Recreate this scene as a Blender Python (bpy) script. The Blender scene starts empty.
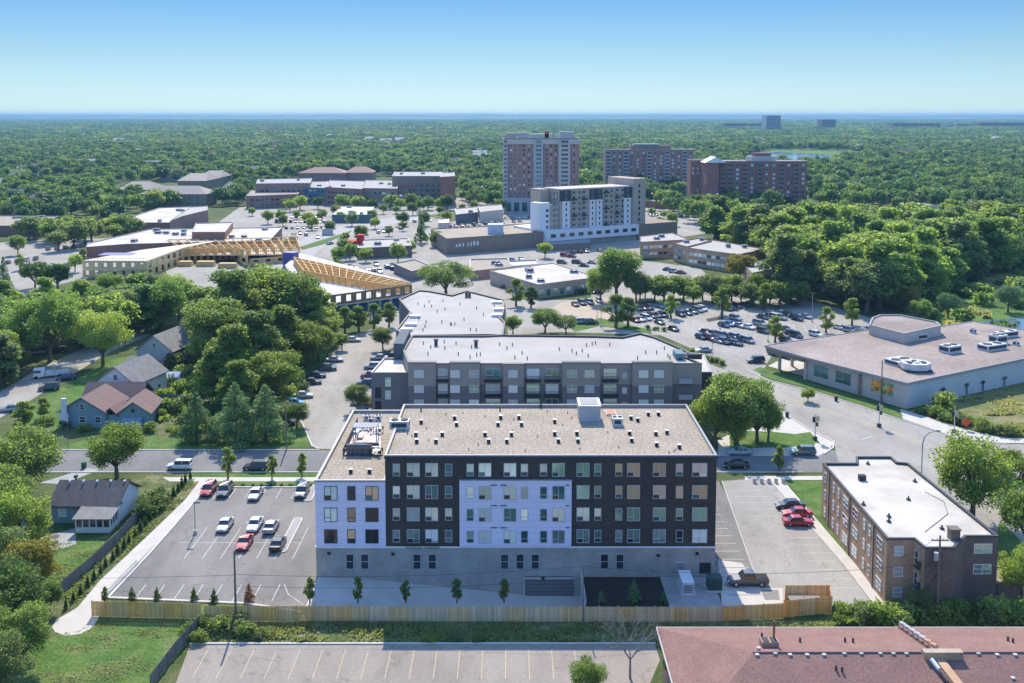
import bpy, math, random
import numpy as np
R = math.radians
scene = bpy.context.scene
COL = scene.collection
# ------------------------------------------------------------------ camera
F_PX, Y_PP, CAM_H = 1000.0, 206.0, 64.0
PITCH = math.atan((Y_PP - 115.0) / F_PX)
cam_d = bpy.data.cameras.new('camera')
cam = bpy.data.objects.new('camera', cam_d); COL.objects.link(cam)
cam.location = (0, 0, CAM_H)
cam.rotation_euler = (math.pi / 2 - PITCH, 0, 0)
cam_d.sensor_width = 36.0
cam_d.lens = 36.0 * F_PX / 1024.0
cam_d.shift_y = -(341.5 - Y_PP) / 1024.0
cam_d.clip_start = 1.0
cam_d.clip_end = 90000.0
scene.camera = cam
# ------------------------------------------------------------------ light
SUN_EL, SUN_AZ = R(42.0), R(-6.0)      # azimuth from +Y towards +X
world = bpy.data.worlds.new('World'); scene.world = world
world.use_nodes = True
wn = world.node_tree.nodes; wl = world.node_tree.links
wn.clear()
w_out = wn.new('ShaderNodeOutputWorld'); w_bg = wn.new('ShaderNodeBackground')
sky = wn.new('ShaderNodeTexSky'); sky.sky_type = 'NISHITA'; sky.sun_disc = False
sky.sun_elevation = SUN_EL; sky.sun_rotation = SUN_AZ
sky.air_density = 1.0; sky.dust_density = 0.3; sky.ozone_density = 2.0; sky.altitude = 250
w_bg.inputs['Strength'].default_value = 0.15
# soften the glare round the sun and grade the air's colour with height above the horizon
w_g = wn.new('ShaderNodeGamma'); w_g.inputs[1].default_value = 0.5; wl.new(sky.outputs[0], w_g.inputs[0])
w_tc = wn.new('ShaderNodeTexCoord'); w_sp = wn.new('ShaderNodeSeparateXYZ'); wl.new(w_tc.outputs['Generated'], w_sp.inputs[0])
w_r = wn.new('ShaderNodeValToRGB'); wl.new(w_sp.outputs[2], w_r.inputs[0])
w_stops = ((0.0, (.30, .405, .475)), (0.06, (.195, .308, .405)), (0.115, (.115, .235, .39)), (0.36, (.38, .57, .91)))
w_e = w_r.color_ramp.elements
while len(w_e) < 4: w_e.new(0.5)
for k, (ps, c) in enumerate(w_stops): w_e[k].position = ps; w_e[k].color = (*c, 1)
w_m = wn.new('ShaderNodeVectorMath'); w_m.operation = 'MULTIPLY'; wl.new(w_g.outputs[0], w_m.inputs[0]); wl.new(w_r.outputs[0], w_m.inputs[1])
w_s = wn.new('ShaderNodeVectorMath'); w_s.operation = 'SCALE'; wl.new(w_m.outputs[0], w_s.inputs[0]); w_s.inputs['Scale'].default_value = 3.5
wl.new(w_s.outputs[0], w_bg.inputs['Color']); wl.new(w_bg.outputs[0], w_out.inputs['Surface'])
sun_d = bpy.data.lights.new('sun', 'SUN'); sun_d.energy = 4.6; sun_d.angle = R(0.55)
sun_d.color = (1.0, 0.90, 0.74)
sun = bpy.data.objects.new('sun', sun_d); COL.objects.link(sun)
sun.location = (0, 300, 400)
sun.rotation_euler = (math.pi / 2 - SUN_EL, 0, math.pi - SUN_AZ)
scene.view_settings.view_transform = 'Standard'
scene.view_settings.look = 'None'
scene.view_settings.exposure = 0.50
scene.view_settings.gamma = 1.0
scene.cycles.use_denoising = True
scene.cycles.max_bounces = 6
scene.cycles.diffuse_bounces = 3
scene.cycles.transparent_max_bounces = 8
scene.cycles.volume_bounces = 0
scene.cycles.caustics_reflective = False
scene.cycles.caustics_refractive = False

# ------------------------------------------------------------------ measuring
def P(px, py, z=0.0):
    """where the sight line through a point of the photograph meets height z"""
    Y = F_PX * math.cos(PITCH) - (py - Y_PP) * math.sin(PITCH)
    D = F_PX * math.sin(PITCH) + (py - Y_PP) * math.cos(PITCH)
    s = (CAM_H - z) / D
    return ((px - 512.0) * s, Y * s)
def W(px, py, Yp):
    """x and z where the sight line meets the upright plane y = Yp"""
    Y = F_PX * math.cos(PITCH) - (py - Y_PP) * math.sin(PITCH)
    D = F_PX * math.sin(PITCH) + (py - Y_PP) * math.cos(PITCH)
    s = Yp / Y
    return ((px - 512.0) * s, CAM_H - D * s)
def PP(pts, z=0.0): return [P(a, b, z) for a, b in pts]

# ------------------------------------------------------------------ materials
MATS = {}
def _nodes(name):
    m = bpy.data.materials.new(name); m.use_nodes = True
    nt = m.node_tree; b = nt.nodes['Principled BSDF']
    return m, nt, b
def mat(name, col, var=0.12, scale=0.6, fine=0.10, fscale=9.0, rough=0.85, metal=0.0, bump=0.0, tint=None, tint_scale=0.08,
        spec=0.3, coord='Object'):
    """weathered paint / masonry / paving: base colour, broad patches and fine grain"""
    m, nt, b = _nodes(name)
    N, L = nt.nodes, nt.links
    tc = N.new('ShaderNodeTexCoord'); src = tc.outputs[coord]
    def noise(sc, det=4.0):
        n = N.new('ShaderNodeTexNoise'); n.inputs['Scale'].default_value = sc; n.inputs['Detail'].default_value = det
        L.new(src, n.inputs['Vector']); return n
    n1 = noise(scale); n2 = noise(fscale, 2.0)
    def rng(n, amt):
        r = N.new('ShaderNodeMapRange'); r.inputs['From Min'].default_value = 0.3; r.inputs['From Max'].default_value = 0.7
        r.inputs['To Min'].default_value = 1 - amt; r.inputs['To Max'].default_value = 1 + amt
        L.new(n.outputs['Fac'], r.inputs['Value']); return r
    r1, r2 = rng(n1, var), rng(n2, fine)
    mul = N.new('ShaderNodeMath'); mul.operation = 'MULTIPLY'
    L.new(r1.outputs[0], mul.inputs[0]); L.new(r2.outputs[0], mul.inputs[1])
    base = N.new('ShaderNodeRGB'); base.outputs[0].default_value = (*col, 1)
    colout = base.outputs[0]
    if tint:
        n3 = noise(tint_scale, 5.0)
        cr = N.new('ShaderNodeMapRange'); cr.inputs['From Min'].default_value = 0.42; cr.inputs['From Max'].default_value = 0.62
        L.new(n3.outputs['Fac'], cr.inputs['Value'])
        mx = N.new('ShaderNodeMix'); mx.data_type = 'RGBA'
        L.new(cr.outputs[0], mx.inputs[0]); L.new(colout, mx.inputs[6]); mx.inputs[7].default_value = (*tint, 1)
        colout = mx.outputs[2]
    sc = N.new('ShaderNodeVectorMath'); sc.operation = 'SCALE'
    L.new(colout, sc.inputs[0]); L.new(mul.outputs[0], sc.inputs['Scale'])
    L.new(sc.outputs[0], b.inputs['Base Color'])
    b.inputs['Roughness'].default_value = rough; b.inputs['Metallic'].default_value = metal
    b.inputs['Specular IOR Level'].default_value = spec
    if bump:
        bp = N.new('ShaderNodeBump'); bp.inputs['Strength'].default_value = bump; bp.inputs['Distance'].default_value = 0.1
        L.new(n2.outputs['Fac'], bp.inputs['Height']); L.new(bp.outputs[0], b.inputs['Normal'])
    MATS[name] = m
    return m
def brick(name, c1, c2, mortar, sx=1.6):
    m, nt, b = _nodes(name); N, L = nt.nodes, nt.links
    tc = N.new('ShaderNodeTexCoord'); sp = N.new('ShaderNodeSeparateXYZ'); L.new(tc.outputs['Object'], sp.inputs[0])
    ad = N.new('ShaderNodeMath'); L.new(sp.outputs[0], ad.inputs[0]); L.new(sp.outputs[1], ad.inputs[1])
    cb = N.new('ShaderNodeCombineXYZ'); L.new(ad.outputs[0], cb.inputs[0]); L.new(sp.outputs[2], cb.inputs[1])
    t = N.new('ShaderNodeTexBrick'); t.inputs['Scale'].default_value = sx
    t.inputs['Color1'].default_value = (*c1, 1); t.inputs['Color2'].default_value = (*c2, 1); t.inputs['Mortar'].default_value = (*mortar, 1)
    L.new(cb.outputs[0], t.inputs['Vector'])
    n = N.new('ShaderNodeTexNoise'); n.inputs['Scale'].default_value = 0.35; n.inputs['Detail'].default_value = 5
    L.new(tc.outputs['Object'], n.inputs['Vector'])
    r = N.new('ShaderNodeMapRange'); r.inputs['To Min'].default_value = 0.6; r.inputs['To Max'].default_value = 1.4; L.new(n.outputs['Fac'], r.inputs['Value'])
    sc = N.new('ShaderNodeVectorMath'); sc.operation = 'SCALE'; L.new(t.outputs['Color'], sc.inputs[0]); L.new(r.outputs[0], sc.inputs['Scale'])
    L.new(sc.outputs[0], b.inputs['Base Color']); b.inputs['Roughness'].default_value = 0.9
    MATS[name] = m; return m
def stripes(name, c1, c2, axis=2, period=0.5, duty=0.12, rough=0.8, var=0.15):
    """cladding boards, plank joints, seams: thin lines of c2 every `period` metres"""
    m, nt, b = _nodes(name); N, L = nt.nodes, nt.links
    tc = N.new('ShaderNodeTexCoord'); sp = N.new('ShaderNodeSeparateXYZ'); L.new(tc.outputs['Object'], sp.inputs[0])
    if axis == 3:
        a0 = N.new('ShaderNodeMath'); L.new(sp.outputs[0], a0.inputs[0]); L.new(sp.outputs[1], a0.inputs[1]); v = a0.outputs[0]
    else: v = sp.outputs[axis]
    d = N.new('ShaderNodeMath'); d.operation = 'DIVIDE'; L.new(v, d.inputs[0]); d.inputs[1].default_value = period
    f = N.new('ShaderNodeMath'); f.operation = 'FRACT'; L.new(d.outputs[0], f.inputs[0])
    lt = N.new('ShaderNodeMath'); lt.operation = 'LESS_THAN'; L.new(f.outputs[0], lt.inputs[0]); lt.inputs[1].default_value = duty
    fl = N.new('ShaderNodeMath'); fl.operation = 'FLOOR'; L.new(d.outputs[0], fl.inputs[0])
    wn_ = N.new('ShaderNodeTexWhiteNoise'); wn_.noise_dimensions = '1D'; L.new(fl.outputs[0], wn_.inputs['W'])
    n = N.new('ShaderNodeTexNoise'); n.inputs['Scale'].default_value = 0.5; n.inputs['Detail'].default_value = 4; L.new(tc.outputs['Object'], n.inputs['Vector'])
    s2 = N.new('ShaderNodeMath'); L.new(wn_.outputs['Value'], s2.inputs[0]); L.new(n.outputs['Fac'], s2.inputs[1])
    r = N.new('ShaderNodeMapRange'); r.inputs['From Min'].default_value = 0.3; r.inputs['From Max'].default_value = 1.5
    r.inputs['To Min'].default_value = 1 - var; r.inputs['To Max'].default_value = 1 + var; L.new(s2.outputs[0], r.inputs['Value'])
    mx = N.new('ShaderNodeMix'); mx.data_type = 'RGBA'; L.new(lt.outputs[0], mx.inputs[0]); mx.inputs[6].default_value = (*c1, 1); mx.inputs[7].default_value = (*c2, 1)
    sc = N.new('ShaderNodeVectorMath'); sc.operation = 'SCALE'; L.new(mx.outputs[2], sc.inputs[0]); L.new(r.outputs[0], sc.inputs['Scale'])
    L.new(sc.outputs[0], b.inputs['Base Color']); b.inputs['Roughness'].default_value = rough
    MATS[name] = m; return m
def asphalt(name, col, dark, light):
    """paving with tyre-worn lanes, patches, sealed cracks and stains"""
    m, nt, b = _nodes(name); N, L = nt.nodes, nt.links
    tc = N.new('ShaderNodeTexCoord')
    mp = N.new('ShaderNodeMapping'); mp.inputs['Scale'].default_value = (1.0, 0.35, 1); L.new(tc.outputs['Object'], mp.inputs[0])
    n1 = N.new('ShaderNodeTexNoise'); n1.inputs['Scale'].default_value = 0.12; n1.inputs['Detail'].default_value = 6; n1.inputs['Roughness'].default_value = 0.65
    L.new(mp.outputs[0], n1.inputs['Vector'])
    cr = N.new('ShaderNodeValToRGB'); e = cr.color_ramp.elements
    e[0].position = 0.33; e[0].color = (*dark, 1); e[1].position = 0.66; e[1].color = (*light, 1)
    k = cr.color_ramp.elements.new(0.5); k.color = (*col, 1); L.new(n1.outputs['Fac'], cr.inputs[0])
    n2 = N.new('ShaderNodeTexNoise'); n2.inputs['Scale'].default_value = 2.5; n2.inputs['Detail'].default_value = 6; L.new(tc.outputs['Object'], n2.inputs['Vector'])
    r = N.new('ShaderNodeMapRange'); r.inputs['From Min'].default_value = 0.3; r.inputs['From Max'].default_value = 0.7; r.inputs['To Min'].default_value = 0.9; r.inputs['To Max'].default_value = 1.1
    L.new(n2.outputs['Fac'], r.inputs['Value'])
    # cracks
    v = N.new('ShaderNodeTexVoronoi'); v.feature = 'DISTANCE_TO_EDGE'; v.inputs['Scale'].default_value = 0.09
    nz = N.new('ShaderNodeTexNoise'); nz.inputs['Scale'].default_value = 0.3; L.new(tc.outputs['Object'], nz.inputs['Vector'])
    ad = N.new('ShaderNodeVectorMath'); ad.operation = 'MULTIPLY_ADD'; L.new(nz.outputs['Color'], ad.inputs[0]); ad.inputs[1].default_value = (5, 5, 0); L.new(tc.outputs['Object'], ad.inputs[2])
    L.new(ad.outputs[0], v.inputs['Vector'])
    lt = N.new('ShaderNodeMapRange'); lt.inputs['From Min'].default_value = 0.004; lt.inputs['From Max'].default_value = 0.012; lt.inputs['To Min'].default_value = 0.86; lt.inputs['To Max'].default_value = 1.0
    L.new(v.outputs['Distance'], lt.inputs['Value'])
    m0 = N.new('ShaderNodeMath'); m0.operation = 'MULTIPLY'; L.new(r.outputs[0], m0.inputs[0]); L.new(lt.outputs[0], m0.inputs[1])
    vs_ = N.new('ShaderNodeTexVoronoi'); vs_.inputs['Scale'].default_value = 0.3; L.new(ad.outputs[0], vs_.inputs['Vector'])
    sr = N.new('ShaderNodeMapRange'); sr.inputs['From Min'].default_value = 0.05; sr.inputs['From Max'].default_value = 0.22; sr.inputs['To Min'].default_value = 0.78; sr.inputs['To Max'].default_value = 1.0; L.new(vs_.outputs['Distance'], sr.inputs['Value'])
    mu = N.new('ShaderNodeMath'); mu.operation = 'MULTIPLY'; L.new(m0.outputs[0], mu.inputs[0]); L.new(sr.outputs[0], mu.inputs[1])
    sc = N.new('ShaderNodeVectorMath'); sc.operation = 'SCALE'; L.new(cr.outputs[0], sc.inputs[0]); L.new(mu.outputs[0], sc.inputs['Scale'])
    L.new(sc.outputs[0], b.inputs['Base Color']); b.inputs['Roughness'].default_value = 0.9; b.inputs['Specular IOR Level'].default_value = 0.2
    MATS[name] = m; return m
def turf(name, c1, c2, c3, s=0.15):
    m, nt, b = _nodes(name); N, L = nt.nodes, nt.links
    tc = N.new('ShaderNodeTexCoord')
    n1 = N.new('ShaderNodeTexNoise'); n1.inputs['Scale'].default_value = s; n1.inputs['Detail'].default_value = 8; n1.inputs['Roughness'].default_value = 0.7
    L.new(tc.outputs['Object'], n1.inputs['Vector'])
    cr = N.new('ShaderNodeValToRGB'); e = cr.color_ramp.elements
    e[0].position = 0.36; e[0].color = (*c1, 1); e[1].position = 0.68; e[1].color = (*c3, 1)
    k = cr.color_ramp.elements.new(0.52); k.color = (*c2, 1); L.new(n1.outputs['Fac'], cr.inputs[0])
    n2 = N.new('ShaderNodeTexNoise'); n2.inputs['Scale'].default_value = 3.0; n2.inputs['Detail'].default_value = 4; L.new(tc.outputs['Object'], n2.inputs['Vector'])
    r = N.new('ShaderNodeMapRange'); r.inputs['From Min'].default_value = 0.3; r.inputs['From Max'].default_value = 0.7; r.inputs['To Min'].default_value = 0.65; r.inputs['To Max'].default_value = 1.35
    L.new(n2.outputs['Fac'], r.inputs['Value'])
    sc = N.new('ShaderNodeVectorMath'); sc.operation = 'SCALE'; L.new(cr.outputs[0], sc.inputs[0]); L.new(r.outputs[0], sc.inputs['Scale'])
    L.new(sc.outputs[0], b.inputs['Base Color']); b.inputs['Roughness'].default_value = 0.95; b.inputs['Specular IOR Level'].default_value = 0.1
    bp = N.new('ShaderNodeBump'); bp.inputs['Strength'].default_value = 0.6; bp.inputs['Distance'].default_value = 0.15
    L.new(n2.outputs['Fac'], bp.inputs['Height']); L.new(bp.outputs[0], b.inputs['Normal'])
    MATS[name] = m; return m
def leafmat(name, c1, c2, trans=0.58):
    m = bpy.data.materials.new(name); m.use_nodes = True; nt = m.node_tree; N, L = nt.nodes, nt.links; N.clear()
    out = N.new('ShaderNodeOutputMaterial')
    oi = N.new('ShaderNodeObjectInfo'); tc = N.new('ShaderNodeTexCoord')
    n = N.new('ShaderNodeTexNoise'); n.inputs['Scale'].default_value = 0.5; n.inputs['Detail'].default_value = 3; L.new(tc.outputs['Object'], n.inputs['Vector'])
    ad = N.new('ShaderNodeMath'); ad.operation = 'MULTIPLY_ADD'; L.new(oi.outputs['Random'], ad.inputs[0]); ad.inputs[1].default_value = 0.75
    s0 = N.new('ShaderNodeMath'); s0.operation = 'MULTIPLY_ADD'; L.new(n.outputs['Fac'], s0.inputs[0]); s0.inputs[1].default_value = 0.9; s0.inputs[2].default_value = -0.32
    L.new(s0.outputs[0], ad.inputs[2])
    mx = N.new('ShaderNodeMix'); mx.data_type = 'RGBA'; mx.clamp_factor = True; L.new(ad.outputs[0], mx.inputs[0]); mx.inputs[6].default_value = (*c1, 1); mx.inputs[7].default_value = (*c2, 1)
    ge = N.new('ShaderNodeNewGeometry'); nw = N.new('ShaderNodeTexNoise'); nw.inputs['Scale'].default_value = 0.009; nw.inputs['Detail'].default_value = 5; L.new(ge.outputs['Position'], nw.inputs['Vector'])
    rw_ = N.new('ShaderNodeMapRange'); rw_.inputs['From Min'].default_value = 0.32; rw_.inputs['From Max'].default_value = 0.68; rw_.inputs['To Min'].default_value = 0.8; rw_.inputs['To Max'].default_value = 1.3; L.new(nw.outputs['Fac'], rw_.inputs['Value'])
    sv = N.new('ShaderNodeVectorMath'); sv.operation = 'SCALE'; L.new(mx.outputs[2], sv.inputs[0]); L.new(rw_.outputs[0], sv.inputs['Scale'])
    df = N.new('ShaderNodeBsdfPrincipled'); df.inputs['Roughness'].default_value = 0.5; df.inputs['Specular IOR Level'].default_value = 0.15
    L.new(sv.outputs[0], df.inputs['Base Color'])
    tr = N.new('ShaderNodeBsdfTranslucent')
    br = N.new('ShaderNodeMix'); br.data_type = 'RGBA'; br.blend_type = 'MULTIPLY'; br.inputs[0].default_value = 1.0
    L.new(sv.outputs[0], br.inputs[6]); br.inputs[7].default_value = (1.65, 1.7, 0.9, 1); L.new(br.outputs[2], tr.inputs[0])
    ms = N.new('ShaderNodeMixShader'); ms.inputs[0].default_value = trans
    L.new(df.outputs[0], ms.inputs[1]); L.new(tr.outputs[0], ms.inputs[2]); L.new(ms.outputs[0], out.inputs['Surface'])
    MATS[name] = m; return m
def glass(name, col, metal=0.55, rough=0.08):
    m, nt, b = _nodes(name); N, L = nt.nodes, nt.links
    oi = N.new('ShaderNodeObjectInfo')
    r = N.new('ShaderNodeMapRange'); r.inputs['To Min'].default_value = 0.55; r.inputs['To Max'].default_value = 1.25; L.new(oi.outputs['Random'], r.inputs['Value'])
    sc = N.new('ShaderNodeVectorMath'); sc.operation = 'SCALE'; sc.inputs[0].default_value = col; L.new(r.outputs[0], sc.inputs['Scale'])
    L.new(sc.outputs[0], b.inputs['Base Color']); b.inputs['Metallic'].default_value = metal; b.inputs['Roughness'].default_value = rough
    MATS[name] = m; return m

M_ground = turf('ground_soil_grass', (0.05, 0.085, 0.025), (0.09, 0.12, 0.04), (0.18, 0.155, 0.085), 0.07)
M_lawn = turf('lawn_green', (0.06, 0.13, 0.025), (0.1, 0.175, 0.04), (0.19, 0.2, 0.085), 0.25)
M_dry = turf('dry_grass', (0.09, 0.13, 0.035), (0.19, 0.19, 0.075), (0.34, 0.28, 0.18), 0.12)
M_rough = turf('rough_grass', (0.06, 0.1, 0.035), (0.14, 0.15, 0.06), (0.32, 0.28, 0.17), 0.3)
M_marsh = turf('marsh_grass', (0.07, 0.13, 0.035), (0.12, 0.2, 0.05), (0.18, 0.24, 0.08), 0.05)
M_mulch = mat('mulch', (0.035, 0.026, 0.02), 0.3, 1.0, 0.4, 12, bump=0.5)
M_asph = asphalt('asphalt', (0.225, 0.21, 0.19), (0.17, 0.16, 0.148), (0.27, 0.25, 0.225))
M_asph_street = asphalt('street_asphalt', (0.19, 0.185, 0.18), (0.15, 0.145, 0.14), (0.23, 0.22, 0.21))
M_asph_old = asphalt('worn_asphalt', (0.335, 0.31, 0.27), (0.28, 0.26, 0.225), (0.385, 0.36, 0.31))
M_asph_brown = asphalt('brown_asphalt', (0.31, 0.265, 0.225), (0.25, 0.215, 0.185), (0.36, 0.315, 0.265))
M_asph_pale = asphalt('pale_asphalt', (0.33, 0.305, 0.265), (0.27, 0.25, 0.22), (0.38, 0.355, 0.31))
M_conc = mat('concrete', (0.52, 0.485, 0.43), 0.08, 0.4, 0.05, 6)
M_conc_dark = mat('concrete_grey', (0.34, 0.33, 0.32), 0.15, 0.4, 0.08, 6)
M_curb = mat('kerb_concrete', (0.55, 0.52, 0.46), 0.08, 0.5, 0.05)
M_white_line = mat('line_paint_white', (0.52, 0.51, 0.49), 0.2, 2.0, 0.2)
M_yellow_line = mat('line_paint_yellow', (0.5, 0.43, 0.26), 0.2, 2.0, 0.2)
M_gravel_roof = mat('gravel_roof', (0.345, 0.285, 0.22), 0.09, 0.15, 0.38, 2.6, tint=(0.30, 0.25, 0.19), tint_scale=0.12)
M_gravel_roof2 = mat('brown_gravel_roof', (0.34, 0.275, 0.235), 0.12, 0.1, 0.2, 2.0, tint=(0.25, 0.2, 0.17), tint_scale=0.06)
M_membrane = mat('grey_membrane_roof', (0.41, 0.39, 0.355), 0.1, 0.12, 0.05, 3.0, tint=(0.38, 0.35, 0.32), tint_scale=0.07)
M_white_roof = mat('white_membrane_roof', (0.58, 0.54, 0.475), 0.1, 0.2, 0.05, 3.0, tint=(0.47, 0.42, 0.35), tint_scale=0.12)
M_coping = mat('parapet_coping', (0.32, 0.32, 0.32), 0.05, 1, 0.03, rough=0.5)
M_coping_dark = mat('dark_coping', (0.05, 0.055, 0.065), 0.1, 1, 0.05, rough=0.6)
M_white = mat('white_paint', (0.78, 0.78, 0.78), 0.04, 1, 0.03, rough=0.5)
M_trim = mat('window_trim_grey', (0.5, 0.52, 0.55), 0.04, 1, 0.02, rough=0.5)
M_trim_dark = mat('window_trim_dark', (0.07, 0.07, 0.075), 0.05, 1, 0.02, rough=0.5)
M_black = mat('black_metal', (0.025, 0.025, 0.028), 0.1, 1, 0.05, rough=0.5)
M_steel = mat('galvanised_metal', (0.42, 0.44, 0.46), 0.1, 1, 0.05, rough=0.4, metal=0.4)
M_hvac = mat('hvac_metal', (0.6, 0.61, 0.62), 0.1, 1, 0.05, rough=0.45)
M_hvac_dark = mat('hvac_grille', (0.06, 0.065, 0.07), 0.1, 1, 0.1)
M_dark_brick = brick('charcoal_brick', (0.065, 0.052, 0.042), (0.042, 0.035, 0.03), (0.085, 0.072, 0.06))
M_panel = stripes('sky_tinted_panel', (0.72, 0.70, 0.85), (0.45, 0.45, 0.55), 2, 0.9, 0.045, 0.6, 0.05)  # white panels with the blue skylight of their shade mixed into the colour
M_podium = brick('grey_block', (0.42, 0.39, 0.35), (0.34, 0.32, 0.29), (0.3, 0.285, 0.26), 1.1)
M_wood_new = stripes('cedar_boards', (0.8, 0.44, 0.13), (0.3, 0.16, 0.06), 3, 0.14, 0.12, 0.8, 0.25)
M_wood_old = stripes('weathered_boards', (0.2, 0.185, 0.165), (0.08, 0.075, 0.07), 3, 0.14, 0.12, 0.9, 0.2)
M_pole = mat('pole_wood', (0.2, 0.17, 0.14), 0.2, 2, 0.2)
M_trunk = mat('bark', (0.13, 0.105, 0.085), 0.25, 2, 0.25, 6, bump=0.4)
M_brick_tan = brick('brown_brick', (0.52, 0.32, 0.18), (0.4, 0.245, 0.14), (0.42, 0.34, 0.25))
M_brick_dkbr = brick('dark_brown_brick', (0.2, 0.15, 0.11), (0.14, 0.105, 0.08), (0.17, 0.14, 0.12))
M_brick_red = brick('red_brown_brick', (0.37, 0.175, 0.12), (0.29, 0.14, 0.1), (0.2, 0.15, 0.125))
M_brick_red2 = brick('rose_brick', (0.4, 0.23, 0.18), (0.32, 0.19, 0.15), (0.26, 0.2, 0.17))
M_brick_wine = brick('wine_brick', (0.36, 0.15, 0.12), (0.3, 0.125, 0.1), (0.2, 0.13, 0.115))
M_apt_low = stripes('grey_violet_siding', (0.185, 0.165, 0.165), (0.14, 0.125, 0.12), 2, 0.4, 0.1, 0.7, 0.06)
M_apt_top = stripes('taupe_siding', (0.37, 0.315, 0.26), (0.3, 0.255, 0.21), 2, 0.4, 0.1, 0.7, 0.06)
M_apt_pale = mat('pale_siding', (0.42, 0.43, 0.44), 0.05)
M_store_wall = mat('store_wall_beige', (0.52, 0.47, 0.42), 0.06, 0.3, 0.04)
M_store_wall_white = mat('store_wall_whitewash', (0.58, 0.6, 0.6), 0.2, 0.5, 0.1, 4, tint=(0.42, 0.47, 0.5), tint_scale=0.5)
M_taupe_wall = mat('taupe_block', (0.27, 0.21, 0.16), 0.06, 0.3, 0.05)
M_tan_wall = mat('tan_stucco', (0.45, 0.375, 0.3), 0.05, 0.3, 0.04)
M_stone_pale = mat('pale_stone', (0.5, 0.48, 0.44), 0.06, 0.3, 0.05)
M_shingle_grey = mat('grey_shingles', (0.23, 0.22, 0.21), 0.15, 0.8, 0.2, 5, bump=0.3)
M_shingle_dark = mat('dark_shingles', (0.105, 0.1, 0.098), 0.15, 0.8, 0.2, 5, bump=0.3)
M_shingle_brown = stripes('brown_shingles', (0.21, 0.135, 0.115), (0.16, 0.105, 0.09), 1, 0.3, 0.2, 0.9, 0.15)
M_shingle_red = mat('red_brown_shingles', (0.24, 0.135, 0.11), 0.1, 0.5, 0.18, 4.0, tint=(0.23, 0.125, 0.105), tint_scale=0.15, bump=0.4)
M_teal_siding = stripes('teal_siding', (0.2, 0.31, 0.34), (0.14, 0.23, 0.26), 2, 0.2, 0.2, 0.7, 0.06)
M_white_siding = stripes('white_siding', (0.7, 0.7, 0.68), (0.52, 0.53, 0.54), 2, 0.2, 0.2, 0.7, 0.05)
M_grey_siding = stripes('grey_siding', (0.4, 0.43, 0.45), (0.3, 0.33, 0.35), 2, 0.2, 0.2, 0.7, 0.05)
M_blue_tarp = mat('blue_membrane', (0.09, 0.1, 0.3), 0.1, 1, 0.05, rough=0.5)
M_osb = mat('osb_board', (0.68, 0.46, 0.2), 0.15, 0.8, 0.2, 4)
M_lumber = mat('fresh_lumber', (0.72, 0.48, 0.2), 0.15, 0.8, 0.15, 4)
M_deck_ply = mat('plywood_deck', (0.66, 0.56, 0.4), 0.1, 0.3, 0.1, 3)
M_paver = mat('pink_pavers', (0.6, 0.47, 0.42), 0.15, 0.7, 0.2, 2, tint=(0.72, 0.7, 0.68), tint_scale=0.45)
M_redsign = mat('red_sign_paint', (0.55, 0.03, 0.03), 0.05)
M_water = mat('lake_water', (0.1, 0.17, 0.24), 0.1, 0.02, 0.05, rough=0.12, spec=0.6)
M_copper = mat('green_copper_roof', (0.3, 0.5, 0.46), 0.1)
M_flower = mat('rust_foliage', (0.3, 0.12, 0.05), 0.3)
M_orange = mat('orange_paint', (0.75, 0.1, 0.03), 0.05)
G_sky = glass('pane_sky', (0.55, 0.74, 0.78), 0.75)
G_dark = glass('pane_dark', (0.05, 0.055, 0.06), 0.2)
G_warm = glass('pane_warm', (0.75, 0.48, 0.25), 0.1, 0.5)
G_green = glass('pane_green', (0.3, 0.46, 0.38), 0.5)
G_blind = glass('pane_blind', (0.66, 0.7, 0.66), 0.15, 0.4)
G_teal = glass('pane_teal', (0.06, 0.17, 0.19), 0.5)
L_far = [leafmat('far_leaves_%d' % k, a, b, .42) for k, (a, b) in enumerate((((0.085, 0.16, 0.05), (0.17, 0.245, 0.075)), ((0.05, 0.11, 0.045), (0.10, 0.175, 0.065)), ((0.14, 0.21, 0.055), (0.25, 0.31, 0.09)), ((0.085, 0.14, 0.06), (0.15, 0.21, 0.09))))]
L_mid = leafmat('leaves_mid', (0.125, 0.195, 0.06), (0.235, 0.305, 0.105))
L_dark = leafmat('leaves_dark', (0.055, 0.11, 0.045), (0.115, 0.175, 0.07))
L_lime = leafmat('leaves_lime', (0.175, 0.25, 0.065), (0.29, 0.35, 0.11))
L_grey = leafmat('leaves_greygreen', (0.12, 0.17, 0.08), (0.2, 0.25, 0.12))
L_blue = leafmat('needles_bluegreen', (0.1, 0.19, 0.085), (0.19, 0.28, 0.13), 0.2)
L_gold = leafmat('leaves_gold', (0.2, 0.19, 0.05), (0.26, 0.22, 0.07))

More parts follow.
